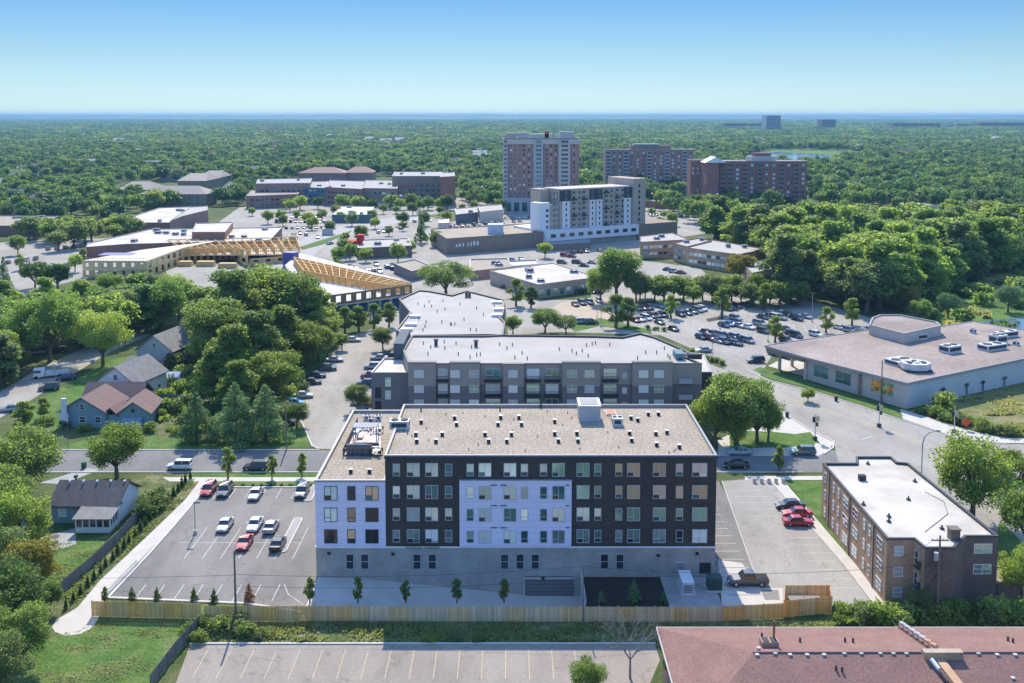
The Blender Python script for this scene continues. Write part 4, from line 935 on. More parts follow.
# ---------------------------------------------------------------- distant woods (uncountable)
def scatter_woods(name, pts, scl, protos, leafms):
    me = bpy.data.meshes.new(name); n = len(pts)
    me.vertices.add(n); me.vertices.foreach_set('co', np.array(pts, np.float32).ravel())
    a = me.attributes.new('scl', 'FLOAT', 'POINT'); a.data.foreach_set('value', np.array(scl, np.float32))
    o = link(name, me); o['kind'] = 'stuff'
    pc = bpy.data.collections.new(name + '_kinds')
    for k, (pm, lm) in enumerate(zip(protos, leafms)):
        q = bpy.data.objects.new('tree_kind', pm); pc.objects.link(q); objmat(q, lm)
    ng = bpy.data.node_groups.new(name, 'GeometryNodeTree'); N, L = ng.nodes, ng.links
    ng.interface.new_socket('Geometry', in_out='INPUT', socket_type='NodeSocketGeometry'); ng.interface.new_socket('Geometry', in_out='OUTPUT', socket_type='NodeSocketGeometry')
    gi, go = N.new('NodeGroupInput'), N.new('NodeGroupOutput')
    ci = N.new('GeometryNodeCollectionInfo'); ci.inputs['Collection'].default_value = pc; ci.inputs['Separate Children'].default_value = True; ci.inputs['Reset Children'].default_value = True
    ip = N.new('GeometryNodeInstanceOnPoints'); ip.inputs['Pick Instance'].default_value = True
    ri = N.new('FunctionNodeRandomValue'); ri.data_type = 'INT'; ri.inputs['Min'].default_value = 0 ; ri.inputs[4].default_value = 0; ri.inputs[5].default_value = len(protos) - 1
    rr = N.new('FunctionNodeRandomValue'); rr.data_type = 'FLOAT'; rr.inputs[2].default_value = 0; rr.inputs[3].default_value = 6.283
    cx_ = N.new('ShaderNodeCombineXYZ'); L.new(rr.outputs[1], cx_.inputs[2])
    na = N.new('GeometryNodeInputNamedAttribute'); na.data_type = 'FLOAT'; na.inputs[0].default_value = 'scl'
    L.new(gi.outputs[0], ip.inputs['Points']); L.new(ci.outputs[0], ip.inputs['Instance']); L.new(ri.outputs[2], ip.inputs['Instance Index'])
    L.new(cx_.outputs[0], ip.inputs['Rotation']); L.new(na.outputs[0], ip.inputs['Scale']); L.new(ip.outputs[0], go.inputs[0])
    md = o.modifiers.new('scatter', 'NODES'); md.node_group = ng
    return o
far_protos = []
for s in range(6):
    lb = lobes_round(300 + s, 16, 5.4, 3.6, 2.9, (1.3, 2.3)); far_protos.append(quads_mesh('crown', leaf_cloud(s, lb, 620, 1.15), L_mid))
clump_protos = []
for s in range(5):
    r = random.Random(s); lb = [(r.uniform(-14, 14), r.uniform(-14, 14), r.uniform(3.5, 7.5), r.uniform(3.0, 5.2)) for _ in range(22)]
    clump_protos.append(quads_mesh('crown', leaf_cloud(s, lb, 900, 2.6), L_mid))
TOWN = PP([(0, 262), (-40, 250), (0, 238), (60, 232), (45, 222), (120, 222), (113, 214), (160, 211), (208, 206), (240, 208), (246, 196), (300, 178), (385, 176), (455, 182), (460, 192), (470, 205), (500, 214), (585, 214), (600, 215), (660, 210), (700, 228), (800, 206), (880, 212), (1060, 215), (1200, 215), (1400, 330), (1400, 400), (-400, 400), (-400, 300)])
HOLES = [TOWN, PP([(742, 159), (775, 150), (850, 151), (870, 159), (820, 166), (760, 168)]), PP([(26, 181), (75, 178), (95, 184), (55, 190), (28, 187)]),
         PP([(114, 203), (110, 186), (225, 180), (235, 190), (225, 204)]), PP([(500, 213), (500, 196), (584, 196), (584, 213)]), PP([(600, 190), (696, 190), (696, 178), (600, 178)]), PP([(686, 202), (810, 202), (810, 186), (686, 186)]),
         PP([(-100, 240), (60, 240), (60, 224), (-100, 224)]), PP([(650, 210), (710, 210), (710, 196), (650, 196)])]
bb = [(min(p[0] for p in q), max(p[0] for p in q), min(p[1] for p in q), max(p[1] for p in q)) for q in HOLES]
rw = random.Random(21); pts, scl = [], []
y = 430.0
while y < 1900:
    st = 11.5 + (y - 430) * 0.0032; x = -(0.60 * y + 90)
    while x < 0.60 * y + 90:
        jx, jy = x + rw.uniform(-.45, .45) * st, y + rw.uniform(-.45, .45) * st
        ok = rw.random() < 0.95
        for q, b in zip(HOLES, bb):
            if b[0] < jx < b[1] and b[2] < jy < b[3] and inside(jx, jy, q): ok = False; break
        if ok: pts.append((jx, jy, 0)); scl.append(rw.uniform(0.85, 1.65) * (st / 13.5) ** .5)
        x += st
    y += st
print('woods', len(pts))
scatter_woods('distant_woods', pts, scl, far_protos, [L_far[0], L_far[2], L_far[1], L_far[0], L_far[3], L_far[1]])
pts, scl = [], []
y = 1900.0
while y < 11000:
    st = 27 + (y - 1900) * 0.005; x = -(0.60 * y + 90)
    while x < 0.60 * y + 90:
        if rw.random() < .93: pts.append((x + rw.uniform(-.45, .45) * st, y + rw.uniform(-.45, .45) * st, 0)); scl.append(st / 30 * rw.uniform(.85, 1.45) if y < 6000 else 1.5 * rw.uniform(.9, 1.3))
        x += st
    y += st
print('far woods', len(pts))
scatter_woods('far_woods', pts, scl, clump_protos, [L_far[0], L_far[1], L_far[2], L_far[3], L_far[1]])

# weeds and tufts (uncountable)
def tufts(name, poly, n, size, m, seed, z=0.02, hgt=.35):
    rs = random.Random(seed); xs_ = [p[0] for p in poly]; ys_ = [p[1] for p in poly]; pts = []
    cl = [(rs.uniform(min(xs_), max(xs_)), rs.uniform(min(ys_), max(ys_)), rs.uniform(.4, 2.2)) for _ in range(max(12, n // 90))]
    k = 0
    while len(pts) < n and k < n * 12:
        k += 1; c = rs.choice(cl); x, y = rs.gauss(c[0], c[2]), rs.gauss(c[1], c[2] * .5)
        if inside(x, y, poly): pts.append((x, y))
    v = []
    for x, y in pts:
        a = rs.uniform(0, 3.14); s = size * rs.uniform(.5, 1.4); h = hgt * rs.uniform(.3, 1.3); dx, dy = math.cos(a) * s / 2, math.sin(a) * s / 2; lx, ly = rs.uniform(-.2, .2), rs.uniform(-.2, .2)
        v += [(x - dx, y - dy, z), (x + dx, y + dy, z), (x + dx * .7 + lx, y + dy * .7 + ly, z + h), (x - dx * .7 + lx, y - dy * .7 + ly, z + h)]
    o = link(name, quads_mesh(name, np.array(v), m)); o['kind'] = 'stuff'
L_weed = leafmat('weed_leaves', (0.15, 0.2, 0.08), (0.36, 0.34, 0.18), .5)
tufts('weeds', PP([(205, 624), (835, 624), (835, 630), (660, 642), (186, 643)]), 9000, .3, L_weed, 5)
tufts('weeds', PP([(60, 634), (98, 624), (195, 626), (176, 655), (150, 690), (20, 690), (20, 650)]), 2500, .2, L_weed, 6, hgt=.1)
tufts('weeds', PP([(195, 478), (186, 498), (157, 526), (129, 552), (100, 578), (78, 605), (58, 600), (150, 509)]), 3500, .25, L_weed, 7, hgt=.22)
tufts('weeds', PP([(835, 606), (1024, 606), (1040, 626), (835, 626)]), 4500, .4, L_mid, 8, hgt=.6)
tufts('weeds', PP([(910, 412), (1024, 384), (1024, 437), (975, 429), (930, 416)]), 5000, .5, L_weed, 9, hgt=.4)
tufts('weeds', PP([(52, 545), (112, 535), (62, 590), (40, 600)]), 1500, .2, L_weed, 10, hgt=.15)
tufts('marsh_reeds', PP([(915, 322), (960, 298), (985, 276), (1060, 268), (1100, 300), (1024, 316), (984, 320), (960, 330)]), 14000, 1.0, L_weed, 11, hgt=1.0)
tufts('undergrowth', PP([(150, 398), (200, 350), (300, 330), (310, 350), (285, 395), (250, 430), (200, 440), (160, 430)]), 14000, .9, L_mid, 12, hgt=.9)
# ================================================================== MAIN BUILDING
MY = 133.9
XL, XM, XR = -27.2, -17.5, 28.2
t = Thing('apartment_building', 'five-storey apartment block with charcoal brick, sky-tinted white panels and tan gravel roof', 'building', 0, MY)
ZP, ZW, ZM = 4.3, 13.8, 17.35
DB = 158.2
pod = MB(); pod.box(XL, XR, MY, 166.8 - 0.4, -3.0, ZP)
t.part('podium', pod, M_podium)
t.part('podium_ledge', MB().box(XL - .08, XR + .08, MY - .1, MY, ZP - .12, ZP + .1).box(XL-.1, XL, MY, 166, ZP-.12, ZP+.1), M_white)
# wing (left)
wp = ccw([(XL, MY + .02), (XM, MY + .02), (XM, DB), (-16.9, DB), (-16.9, 166.9), (XL, 166.9)])
mb = MB(); n = len(wp)
mb.add([(x, y, ZP) for x, y in wp] + [(x, y, ZW) for x, y in wp], [(i, (i+1) % n, n + (i+1) % n, n + i) for i in range(n)])
t.part('wing_wall', mb, M_panel)
inn, out = inset(wp, .3), inset(wp, -.06)
t.part('wing_roof', MB().sheet(inn, ZW - .4), M_gravel_roof)
c = MB(); c.add([(x, y, ZW - .2) for x, y in out] + [(x, y, ZW + .06) for x, y in out] + [(x, y, ZW + .06) for x, y in inn] + [(x, y, ZW - .45) for x, y in inn], [(r * n + i, r * n + (i+1) % n, (r+1) * n + (i+1) % n, (r+1) * n + i) for r in range(3) for i in range(n)])
t.part('wing_parapet', c, M_coping)
# tower body
mp = [(XM, MY + .04), (XR, MY + .04), (XR, DB), (XM, DB)]
shell(t, mp, ZM, M_dark_brick, M_gravel_roof, ZP, 0.45, M_coping, 0.22)
t.part('fascia', MB().box(XM - .1, XR + .1, MY - .08, MY + .03, ZM - .45, ZM - .12).box(XR + .01, XR + .12, MY - .08, DB + .1, ZM - .45, ZM - .12), M_coping_dark)
# pale panel bay
a0, z1 = W(459.4, 480, MY); a1, _ = W(571.6, 480, MY)
t.part('panel_bay', MB().box(a0, a1, MY - .22, MY + .03, ZP + .1, z1), M_panel)
t.part('bay_coping', MB().box(a0 - .1, a1 + .1, MY - .3, MY + .03, z1, z1 + .1), M_coping)
def mw(px, py, wpx, hgt, style, pane, trim=None, off=0.0, Y=MY):
    x, z = W(px, py, Y); w = wpx * Y / 962.0
    o = window(t, (x - 5, Y - off), (x + 5, Y - off), 5, z, w, hgt, style, pane, trim, lower=rw.choice([G_dark, G_teal, pane, G_dark]) if style != 'sash' else None); return o
rw = random.Random(3)
rowsM = [469.8, 492, 514.2, 536]
colsL = [(396.4, 7.2, 's'), (413.3, 12.8, 'd'), (431.7, 12.8, 'd'), (448.6, 7.2, 's')]
colsC = [(470.2, 7.2, 's'), (485, 12.6, 'd'), (510, 12.6, 'd'), (524.4, 7.2, 's'), (543.5, 7.2, 's'), (558.4, 12.6, 'd')]
colsR = [(583, 12.8, 'd'), (597.7, 7, 's'), (618.8, 7, 's'), (633.5, 12.8, 'd'), (659.3, 12.8, 'd'), (679.4, 7.2, 's'), (699.6, 15, 'd')]
for r_, py in enumerate(rowsM):
    for j, (px, w, s) in enumerate(colsL + colsC + colsR):
        grp = 0 if j < 4 else 1 if j < 10 else 2
        if grp == 1: pane = rw.choice([G_sky, G_sky, G_blind, G_teal]) if r_ > 0 else G_sky
        elif grp == 0: pane = rw.choice([G_sky, G_blind, G_sky, G_teal])
        else:
            pane = {0: [G_green, G_green, G_warm, G_warm, G_warm, G_sky, G_sky], 1: [G_green, G_green, G_warm, G_warm, G_sky, G_warm, G_warm], 2: [G_sky, G_sky, G_green, G_green, G_sky, G_sky, G_green], 3: [G_sky, G_sky, G_sky, G_sky, G_sky, G_dark, G_blind]}[r_][j - 10]
        mw(px, py, w, 1.95 if s == 'd' else 1.75, 'double' if s == 'd' else 'cross', pane, M_trim if grp == 1 else M_trim, 0.22 if (grp == 1 and r_ > 0) else 0.0)
for r_, py in enumerate((493.2, 514.8, 536.3)):
    for px, w, s in ((330.8, 13, 'd'), (351.4, 8, 's'), (372, 13, 'd')):
        mw(px, py, w, 2.0, 'double' if s == 'd' else 'cross', rw.choice([G_blind, G_sky, G_dark, G_warm] if r_ < 2 else [G_warm, G_dark]), M_trim_dark)
for px in (350, 364.8, 417, 432.3, 504.6, 520, 535.3, 604.4, 619.9): mw(px, 561.5, 8, 2.2, 'sash', G_dark, M_trim)
# balconette rails on the lowest dark floor
for px in (413.3, 431.7):
    x, z = W(px, 541, MY); b = MB()
    b.box(x - 1.1, x + 1.1, MY - .25, MY - .2, z, z + .05); b.box(x - 1.1, x + 1.1, MY - .25, MY - .2, z - .9, z - .85)
    for k in range(9): b.box(x - 1.1 + .27 * k, x - 1.07 + .27 * k, MY - .24, MY - .21, z - .85, z)
    t.part('balcony_rail', b, M_black)
# small wall vents, lights, louvres, garage door
for zy in (484.5, 505, 527):
    for px in (494, 503.5):
        x, z = W(px, zy, MY); t.part('wall_vent', MB().box(x - .45, x + .45, MY - .3, MY - .2, z - .06, z + .06), M_trim_dark)
for zy in (484.5, 505, 527):
    x, z = W(567.5, zy, MY); t.part('wall_vent', MB().box(x - .25, x + .25, MY - .3, MY - .2, z - .06, z + .06), M_trim_dark)
for px, py, w, hh_, m in ((680.4, 565, 9, 1.0, M_trim), (705, 568, 11, 1.5, M_black)):
    x, z = W(px, py, MY); wv = w * .07; b = MB().box(x - wv, x + wv, MY - .12, MY, z - hh_/2, z + hh_/2)
    for k in range(6): b.box(x - wv + .05, x + wv - .05, MY - .16, MY - .12, z - hh_/2 + .08 + k * hh_ / 7, z - hh_/2 + .12 + k * hh_ / 7, 1)
    t.part('louvre', b, [m, M_hvac_dark])
for px, py in ((393, 553.5), (543, 577.5), (697, 553), (658, 555), (329, 553)):
    x, z = W(px, py, MY); t.part('wall_light', MB().box(x - .2, x + .2, MY - .3, MY, z - .15, z + .15), M_black)
xg0, zg1 = W(525, 579, MY); xg1 = 8.6
gd = MB().box(xg0, xg1, MY - .06, MY, -2.75, zg1, 0)
for k in range(6): gd.box(xg0, xg1, MY - .09, MY - .06, -2.7 + k * .55, -2.64 + k * .55, 1)
t.part('garage_door', gd, [M_apt_low, M_trim_dark])
t.part('garage_frame', MB().box(xg0 - .2, xg0, MY - .14, MY, -2.75, zg1 + .2).box(xg0, xg1 + .2, MY - .14, MY, zg1, zg1 + .2), M_conc)
# roof items
zr = ZM - .45
vents = [(421.2,423.5),(454.6,419.5),(456.5,426),(500.7,419),(498,426),(518.9,419),(521.5,426),(554.7,423),(415.9,436),(416.7,443),(442.3,436),(436,443),(485,436),(488.6,443),(511.5,436),(506.8,443),(554.7,435.3),(558.4,442.7),(576.9,435),(578,442.7),(629.6,434.8),(631.7,442),(631,419.5),(637.7,421.6),(655.9,435.3),(656.7,446.4),(667,434),(679.4,448.5),(648.3,415.6),(658.5,415.6)]
vm = MB(); vm.box(-.24, .24, -.2, .28, 0, .5, 2).box(-.28, .28, -.16, .3, .5, .6, 1).box(-.22, .22, -.26, -.2, .05, .45, 2)  # white vents whose shaded body and near side are painted black
vme = vm.mesh('roof_vent', [M_hvac, M_white, M_black])
for px, py in vents:
    x, y = P(px, py, zr); link('roof_vent', vme, t.o, (x, y - MY, zr))
for px, py in ((350.8, 473), (369.5, 473)):
    x, y = P(px, py, ZW - .4); link('roof_vent', vme, t.o, (x, y - MY, ZW - .4))
for px, py in ((421, 411), (500, 410.5), (541, 408)):
    x, y = P(px, py, zr); t.part('roof_pipe', MB().tube((x, y, zr), (x, y, zr + .5), .12, n=8).tube((x, y, zr + .5), (x, y, zr + .62), .2, n=8), M_hvac_dark)
pj = random.Random(9)
pipe = MB().tube((0, 0, 0), (0, 0, .3), .07, n=6).mesh('roof_pipe', [M_hvac_dark])
for k in range(26):
    x, y = pj.uniform(XM + 1, XR - 1), pj.uniform(MY + 1, DB - 1); link('roof_pipe', pipe, t.o, (x, y - MY, zr))
x0, y0 = P(579, 422, zr); x1, _ = P(600.5, 422, zr)
pb = MB().box(x0, x1, y0, y0 + 4.2, zr, zr + 2.45, 0).box(x0 - .1, x1 + .1, y0 - .1, y0 + 4.3, zr + 2.45, zr + 2.6, 1).box(x0 + .3, x1 - .3, y0 + .3, y0 + 3.9, zr + 2.6, zr + 2.66, 2)
t.part('lift_housing', pb, [M_apt_pale, M_white, M_conc_dark])
x, y = P(399, 430, zr); roof_unit(t, x, y + 1, zr, 2.9, 1.8, 1.25)
x, y = P(618, 427, zr); roof_unit(t, x, y + 1.2, zr, 1.6, 1.8, 1.2)
x, y = P(610.5, 413, zr); t.part('roof_hatch', MB().box(x - .8, x + .8, y - 1.6, y + 1, zr, zr + .25, 0).box(x-.7, x+.7, y-1.5, y+.9, zr+.25, zr+.3, 1), [M_hvac, mat('red_sheet', (0.55, .25, .17))])
# roof terrace
zt = ZW - .36
tp = PP([(343, 456), (381, 456), (381.5, 424), (357.5, 424)], zt)
t.part('terrace_paving', MB().prism(ccw(tp), zt - .01, zt + .06), M_paver)
ts = MB(); pr = ccw(tp)
for i in range(4):
    a, b = pr[i], pr[(i+1) % 4]; l = math.hypot(b[0]-a[0], b[1]-a[1]); an = math.atan2(b[1]-a[1], b[0]-a[0])
    ts.obox((a[0]+b[0])/2, (a[1]+b[1])/2, an, l/2, .05, zt + 1.15, zt + 1.2, 0)
    if i in (0, 3): ts.obox((a[0]+b[0])/2, (a[1]+b[1])/2, an, l/2 - .1, .04, zt + .06, zt + 1.15 if i == 3 else zt + .2, 0)
    kk = int(l / 1.4)
    for q in range(kk + 1):
        u = q / kk; ts.obox(a[0] + (b[0]-a[0])*u, a[1] + (b[1]-a[1])*u, an, .04, .04, zt, zt + 1.15, 0)
t.part('terrace_railing', ts, M_black)
tx, ty = P(366, 440, zt)
gz = MB().box(tx - 1.9, tx + 1.9, ty - 1.2, ty + 1.2, zt + 2.3, zt + 2.4)
for k in range(9): gz.box(tx - 1.9 + k * .45, tx - 1.82 + k * .45, ty - 1.3, ty + 1.3, zt + 2.4, zt + 2.5)
for sx in (-1.8, 1.8):
    for sy in (-1.1, 1.1): gz.box(tx + sx - .07, tx + sx + .07, ty + sy - .07, ty + sy + .07, zt, zt + 2.3)
t.part('pergola', gz, M_apt_pale)
x, y = P(361, 455, zt); t.part('terrace_screen', MB().box(x - 2.2, x + 1.6, y, y + .12, zt, zt + 1.6).box(x - 2.2, x + 1.6, y, y + 1.3, zt + .9, zt + 1.0), M_apt_low)
# terrace furniture: own things
def lounge(px, py, lab, rz=0):
    x, y = P(px, py, zt + .3); q = Thing('outdoor_sofa', lab, 'sofa', x, y, zt + .06); q.o.rotation_euler = (0, 0, rz)
    q.part('seat', MB().box(x-.9, x+.9, y-.35, y+.4, zt+.16, zt+.42), M_white); q.part('backrest', MB().box(x-.9, x+.9, y+.4, y+.55, zt+.16, zt+.8), M_trim_dark)
    q.part('frame', MB().box(x-.9, x+.9, y-.35, y+.55, zt+.06, zt+.16), M_black)
lounge(350.5, 448, 'pale outdoor sofa at the near left corner of the roof terrace', .3); lounge(361, 436, 'outdoor sofa left of the pergola on the roof terrace', 1.57)
lounge(372.5, 447, 'outdoor sofa near the front railing of the roof terrace', 0); lounge(357, 431, 'outdoor sofa at the back left of the roof terrace', 1.3)
def rtable(px, py, lab):
    x, y = P(px, py, zt + .3); q = Thing('terrace_table', lab, 'table', x, y, zt + .06)
    q.part('table_top', MB().tube((x, y, zt+.76), (x, y, zt+.8), .5, n=14), M_white); q.part('leg', MB().tube((x, y, zt+.06), (x, y, zt+.76), .05, n=6), M_black)
    for k in range(4):
        a = k * 1.57 + .6; cx, cy = x + .85 * math.cos(a), y + .85 * math.sin(a)
        c = Thing('chair', 'dark chair, %s of four at the %s' % (ORD[k+1], lab), 'chair', cx, cy, zt + .06, 'terrace chairs')
        c.part('seat', MB().box(cx-.22, cx+.22, cy-.22, cy+.22, zt+.46, zt+.5), M_black); c.part('backrest', MB().obox(cx + .22*math.cos(a), cy + .22*math.sin(a), a, .02, .22, zt+.5, zt+.92), M_black)
        lg = MB()
        for u, w_ in ((-.2,-.2),(.2,-.2),(-.2,.2),(.2,.2)): lg.box(cx+u-.02, cx+u+.02, cy+w_-.02, cy+w_+.02, zt+.06, zt+.46)
        c.part('legs', lg, M_black)
rtable(366, 427.5, 'round white table at the back terrace end'); rtable(377, 431, 'round white table by the dark terrace wall'); rtable(376, 453, 'round white table at the near terrace corner')
for k, (px, py) in enumerate(((367, 419.5), (371.5, 422.5), (378.5, 420))):
    x, y = P(px, py, ZW - .4); roof_unit(t, x, y, ZW - .4, 1.0, .9, .8, name='condenser')
# transformer, generator beside the building
def cabinet(px, py, w, d, h, lab, m, nm='utility_cabinet'):
    x, y = P(px, py); q = Thing(nm, lab, 'utility cabinet', x, y)
    q.part('housing', MB().box(x-w/2, x+w/2, y-d/2, y+d/2, .15, h), m); q.part('plinth', MB().box(x-w/2-.3, x+w/2+.3, y-d/2-.3, y+d/2+.3, 0, .15), M_conc)
    lv = MB()
    for k in range(5): lv.box(x-w/2+.15, x+w/2-.15, y-d/2-.03, y-d/2, .4+k*(h-.6)/5, .5+k*(h-.6)/5)
    q.part('louvre', lv, M_hvac_dark); q.part('lid', MB().box(x-w/2-.05, x+w/2+.05, y-d/2-.05, y+d/2+.05, h, h+.08), M_white if m is M_hvac else m)
cabinet(686, 589, 1.5, 3.6, 1.7, 'pale steel generator cabinet standing on the patio by the mulch bed', M_hvac, 'generator')
cabinet(714, 589, 1.9, 1.6, 1.7, 'dark green transformer box at the corner of the main building', mat('dark_green_paint', (0.035, .09, .075)), 'transformer_box')

# ================================================================== RIGHT BRICK APARTMENTS
h = 8.9
ap = ccw([P(822.7, 463, h), P(856, 463, h)[0:1] + (P(822.7, 463, h)[1],), P(856, 456.5, h), P(891, 456.5, h), P(897, 462, h), P(908, 463, h), P(998.5, 536, h), (P(966, 536, h)[0], P(998.5, 536, h)[1]), P(954, 547.7, h), P(925, 547.7, h), P(914, 538.5, h), P(887, 538.5, h)])
t = Thing('brick_apartment_block', 'three-storey brown brick apartment block with white flat roof at the right', 'building', 57, 140)
n = len(ap)
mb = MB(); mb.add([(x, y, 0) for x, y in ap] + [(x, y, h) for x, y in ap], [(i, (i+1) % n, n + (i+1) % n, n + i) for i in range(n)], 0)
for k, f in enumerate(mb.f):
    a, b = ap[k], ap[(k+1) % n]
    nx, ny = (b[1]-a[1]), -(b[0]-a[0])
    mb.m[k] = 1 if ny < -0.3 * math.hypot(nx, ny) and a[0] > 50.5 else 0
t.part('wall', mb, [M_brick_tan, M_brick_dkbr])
inn, out = inset(ap, .3), inset(ap, -.06)
t.part('roof', MB().sheet(inn, h - .3), M_white_roof)
c = MB(); c.add([(x, y, h - .15) for x, y in out] + [(x, y, h + .06) for x, y in out] + [(x, y, h + .06) for x, y in inn] + [(x, y, h - .35) for x, y in inn], [(r * n + i, r * n + (i+1) % n, (r+1) * n + (i+1) % n, (r+1) * n + i) for r in range(3) for i in range(n)])
t.part('parapet', c, M_coping_dark)
A, B = P(822.7, 463, h), P(887, 538.5, h)     # left wall, far end first
L_ = math.hypot(B[0]-A[0], B[1]-A[1])
for z in (1.6, 4.4, 7.2):
    for s, w, st in ((1.8, .9, 'sash'), (6.2, .8, 'sash'), (8.6, .8, 'sash'), (12.0, 2.3, 'sash2'), (16.4, 2.3, 'sash2'), (20.4, .8, 'sash'), (22.6, .8, 'sash'), (26.6, 2.0, 'sash2')):
        window(t, A, B, s * L_ / 29.2, z, w, 1.45, st, rw.choice([G_dark, G_blind, G_sky]), M_white)
for s in (4.0, 14.2, 24.4): 
    k = s * L_ / 29.2; x, y = A[0] + (B[0]-A[0])*k/L_, A[1] + (B[1]-A[1])*k/L_
    t.part('downpipe', MB().box(x - .14, x - .02, y - .06, y + .06, 0, h - .2), M_trim_dark)
C = P(914, 538.5, h)
for z in (1.6, 4.4, 7.2): window(t, B, (C[0], B[1]), 1.6, z, 1.2, 1.35, 'sash', G_blind, M_white)
D, E_ = (P(966, 536, h)[0], P(998.5, 536, h)[1]), P(998.5, 536, h)
for z in (4.4, 7.2): window(t, D, E_, 2.3, z, 2.4, 1.35, 'sash2', G_sky, M_white)
C2 = P(925, 547.7, h)
for z in (3.9, 6.7): window(t, C, C2, .9, z, .9, 1.9, 'sash', G_dark, M_white)
ch = P(957, 540, h); t.part('chimney', MB().box(ch[0]-.6, ch[0]+.6, ch[1]+.4, ch[1]+1.6, h - .3, h + 1.1).box(ch[0]-.7, ch[0]+.7, ch[1]+.3, ch[1]+1.7, h+1.1, h+1.25), M_brick_dkbr)
for px, py in ((860.5, 479), (864, 476), (863.5, 503), (908.5, 498), (942, 527), (889, 515), (868, 462.5), (915, 480), (889, 520)):
    x, y = P(px, py, h); t.part('roof_pipe', MB().tube((x, y, h-.3), (x, y, h+.25), .12, n=6).box(x-.25, x+.25, y-.25, y+.25, h-.3, h-.1), M_hvac_dark)
x, y = P(862, 478, h); t.part('rooftop_unit', MB().box(x-.5, x+.5, y-.4, y+.4, h-.3, h+.5), M_hvac_dark)
# roof seam cables
sm = MB(); pts = [P(925, 530, h), P(938, 520, h), P(948, 512, h), P(944, 500, h), P(925, 490, h)]
sm.path([(x, y, h - .26) for x, y in pts], .04, 5); t.part('roof_cable', sm, M_hvac_dark)
# rear steps of the fire escape
fe = MB(); fx, fy = P(918, 540, h)[0], C[1] - .4
for k, z in enumerate((2.9, 5.7)):
    fe.box(fx - .6, fx + 1.8, fy - 1.6, fy - .2, z - .1, z); fe.box(fx - .6, fx + 1.8, fy - 1.64, fy - 1.6, z, z + 1)
    for q in range(8): fe.box(fx + 1.5 - q * .22, fx + 1.72 - q * .22, fy - 2.6, fy - 1.7, z - .3 - q * .33, z - .24 - q * .33)
t.part('fire_escape', fe, M_trim_dark)
# low garage at the back
g0 = P(966, 600); g1 = P(1014, 592)
t2 = Thing('low_garage', 'low flat-roofed brown annexe below the dark rear wall of the brick block', 'garage', (g0[0]+g1[0])/2, g0[1] + 2)
shell(t2, [(g0[0], g0[1]), (g1[0], g0[1]), (g1[0] - .6, g0[1] + 4.6), (g0[0] + .3, g0[1] + 4.6)], 2.5, M_brick_dkbr, M_gravel_roof2, 0, .2, M_store_wall)
t2.part('door', MB().box(g0[0] + 2, g0[0] + 4.2, g0[1] - .05, g0[1], 0, 2.1), M_trim_dark)

# ================================================================== GREY APARTMENTS BEHIND
GH = 12.6
t = Thing('grey_apartment_building', 'long grey apartment block with balconies and pale membrane roof behind the charcoal block', 'building', 10, 205)
ga = P(408.5, 365, GH); gb = P(702, 363, GH); FY = 203.0
gx0, _ = W(408.5, 365, FY); gx1, ztop = W(702, 365, FY)
_, GH = W(560, 363.5, FY)
# stepped rear outline of the roof, anticlockwise from the front left
def gp(px, py): return P(px, py, GH)
front = [(gx0, FY)]
xs_b = [(408.5, 0), (439, 0)]
poly = [(gx0, FY), (gx1, FY), gp(684, 356), gp(688, 352), gp(683, 349), gp(655, 337), gp(640, 333), gp(622, 337), gp(596, 336), gp(528, 335), gp(510, 335), gp(488, 334), gp(412, 335), gp(403, 350)]
shell(t, poly, GH, M_apt_top, M_membrane, 0.0, .35, M_coping_dark, .35)
lowb = MB(); lowb.box(gx0 - .02, gx1 + .02, FY - .05, FY + 6, 0, GH * .66)
t.part('lower_cladding', lowb, M_apt_low)
# projecting bays with raised parapets
bays = [(408.5, 436, 1), (450, 480, 1), (503, 524, 0), (562, 600, 1), (632, 672, 1)]
def gx(px): return W(px, 370, FY)[0]
for a, b, up in bays:
    q = MB(); q.box(gx(a), gx(b), FY - .9, FY - .06, GH * .64, GH + (.35 if up else 0)); t.part('bay', q, M_apt_top)
    q = MB(); q.box(gx(a), gx(b), FY - .9, FY - .06, 0, GH * .64 - .05); t.part('bay', q, M_apt_low)
    q = MB(); q.box(gx(a) - .1, gx(b) + .1, FY - 1.0, FY + .4, GH + (.35 if up else 0), GH + (.5 if up else .15)); t.part('bay_cap', q, M_coping_dark)
def gw(px, py, w, h_, st, pane, off=.92): 
    x, z = W(px, py, FY - off); window(t, (x - 5, FY - off), (x + 5, FY - off), 5, z, w, h_, st, pane, M_white)
for py in (374, 389, 403.5):
    for px, w in ((419, 2.0), (428, 0), (455, 2.0), (474, 2.0), (513, 1.9), (572, 2.0), (589.5, 2.0), (643.5, 2.0), (659, 2.0)):
        if w: gw(px, py, w, 1.6, 'sash2', rw.choice([G_sky, G_blind, G_blind, G_green]))
    gw(624.5, py + 1.5, 1.0, 1.2, 'sash', G_blind, .07)
for py in (376, 391, 406):
    for px0, px1 in ((437, 449), (484, 502), (525, 541), (544, 560), (602, 618)):
        x0, z = W(px0, py, FY - .06); x1, _ = W(px1, py, FY - .06)
        window(t, (x0, FY - .06), (x1, FY - .06), (x1-x0)/2, z + .5, (x1-x0) * .8, 2.1, 'double', rw.choice([G_teal, G_green, G_blind, G_sky]), M_white)
        b = MB(); b.box(x0, x1, FY - 1.5, FY - .1, z - .95, z - .75)
        b.box(x0, x1, FY - 1.5, FY - 1.44, z + .2, z + .28)
        nb_ = int((x1 - x0) / .25)
        for k in range(nb_ + 1): b.box(x0 + k * .25, x0 + k * .25 + .05, FY - 1.49, FY - 1.45, z - .75, z + .2)
        t.part('balcony', b, M_black)
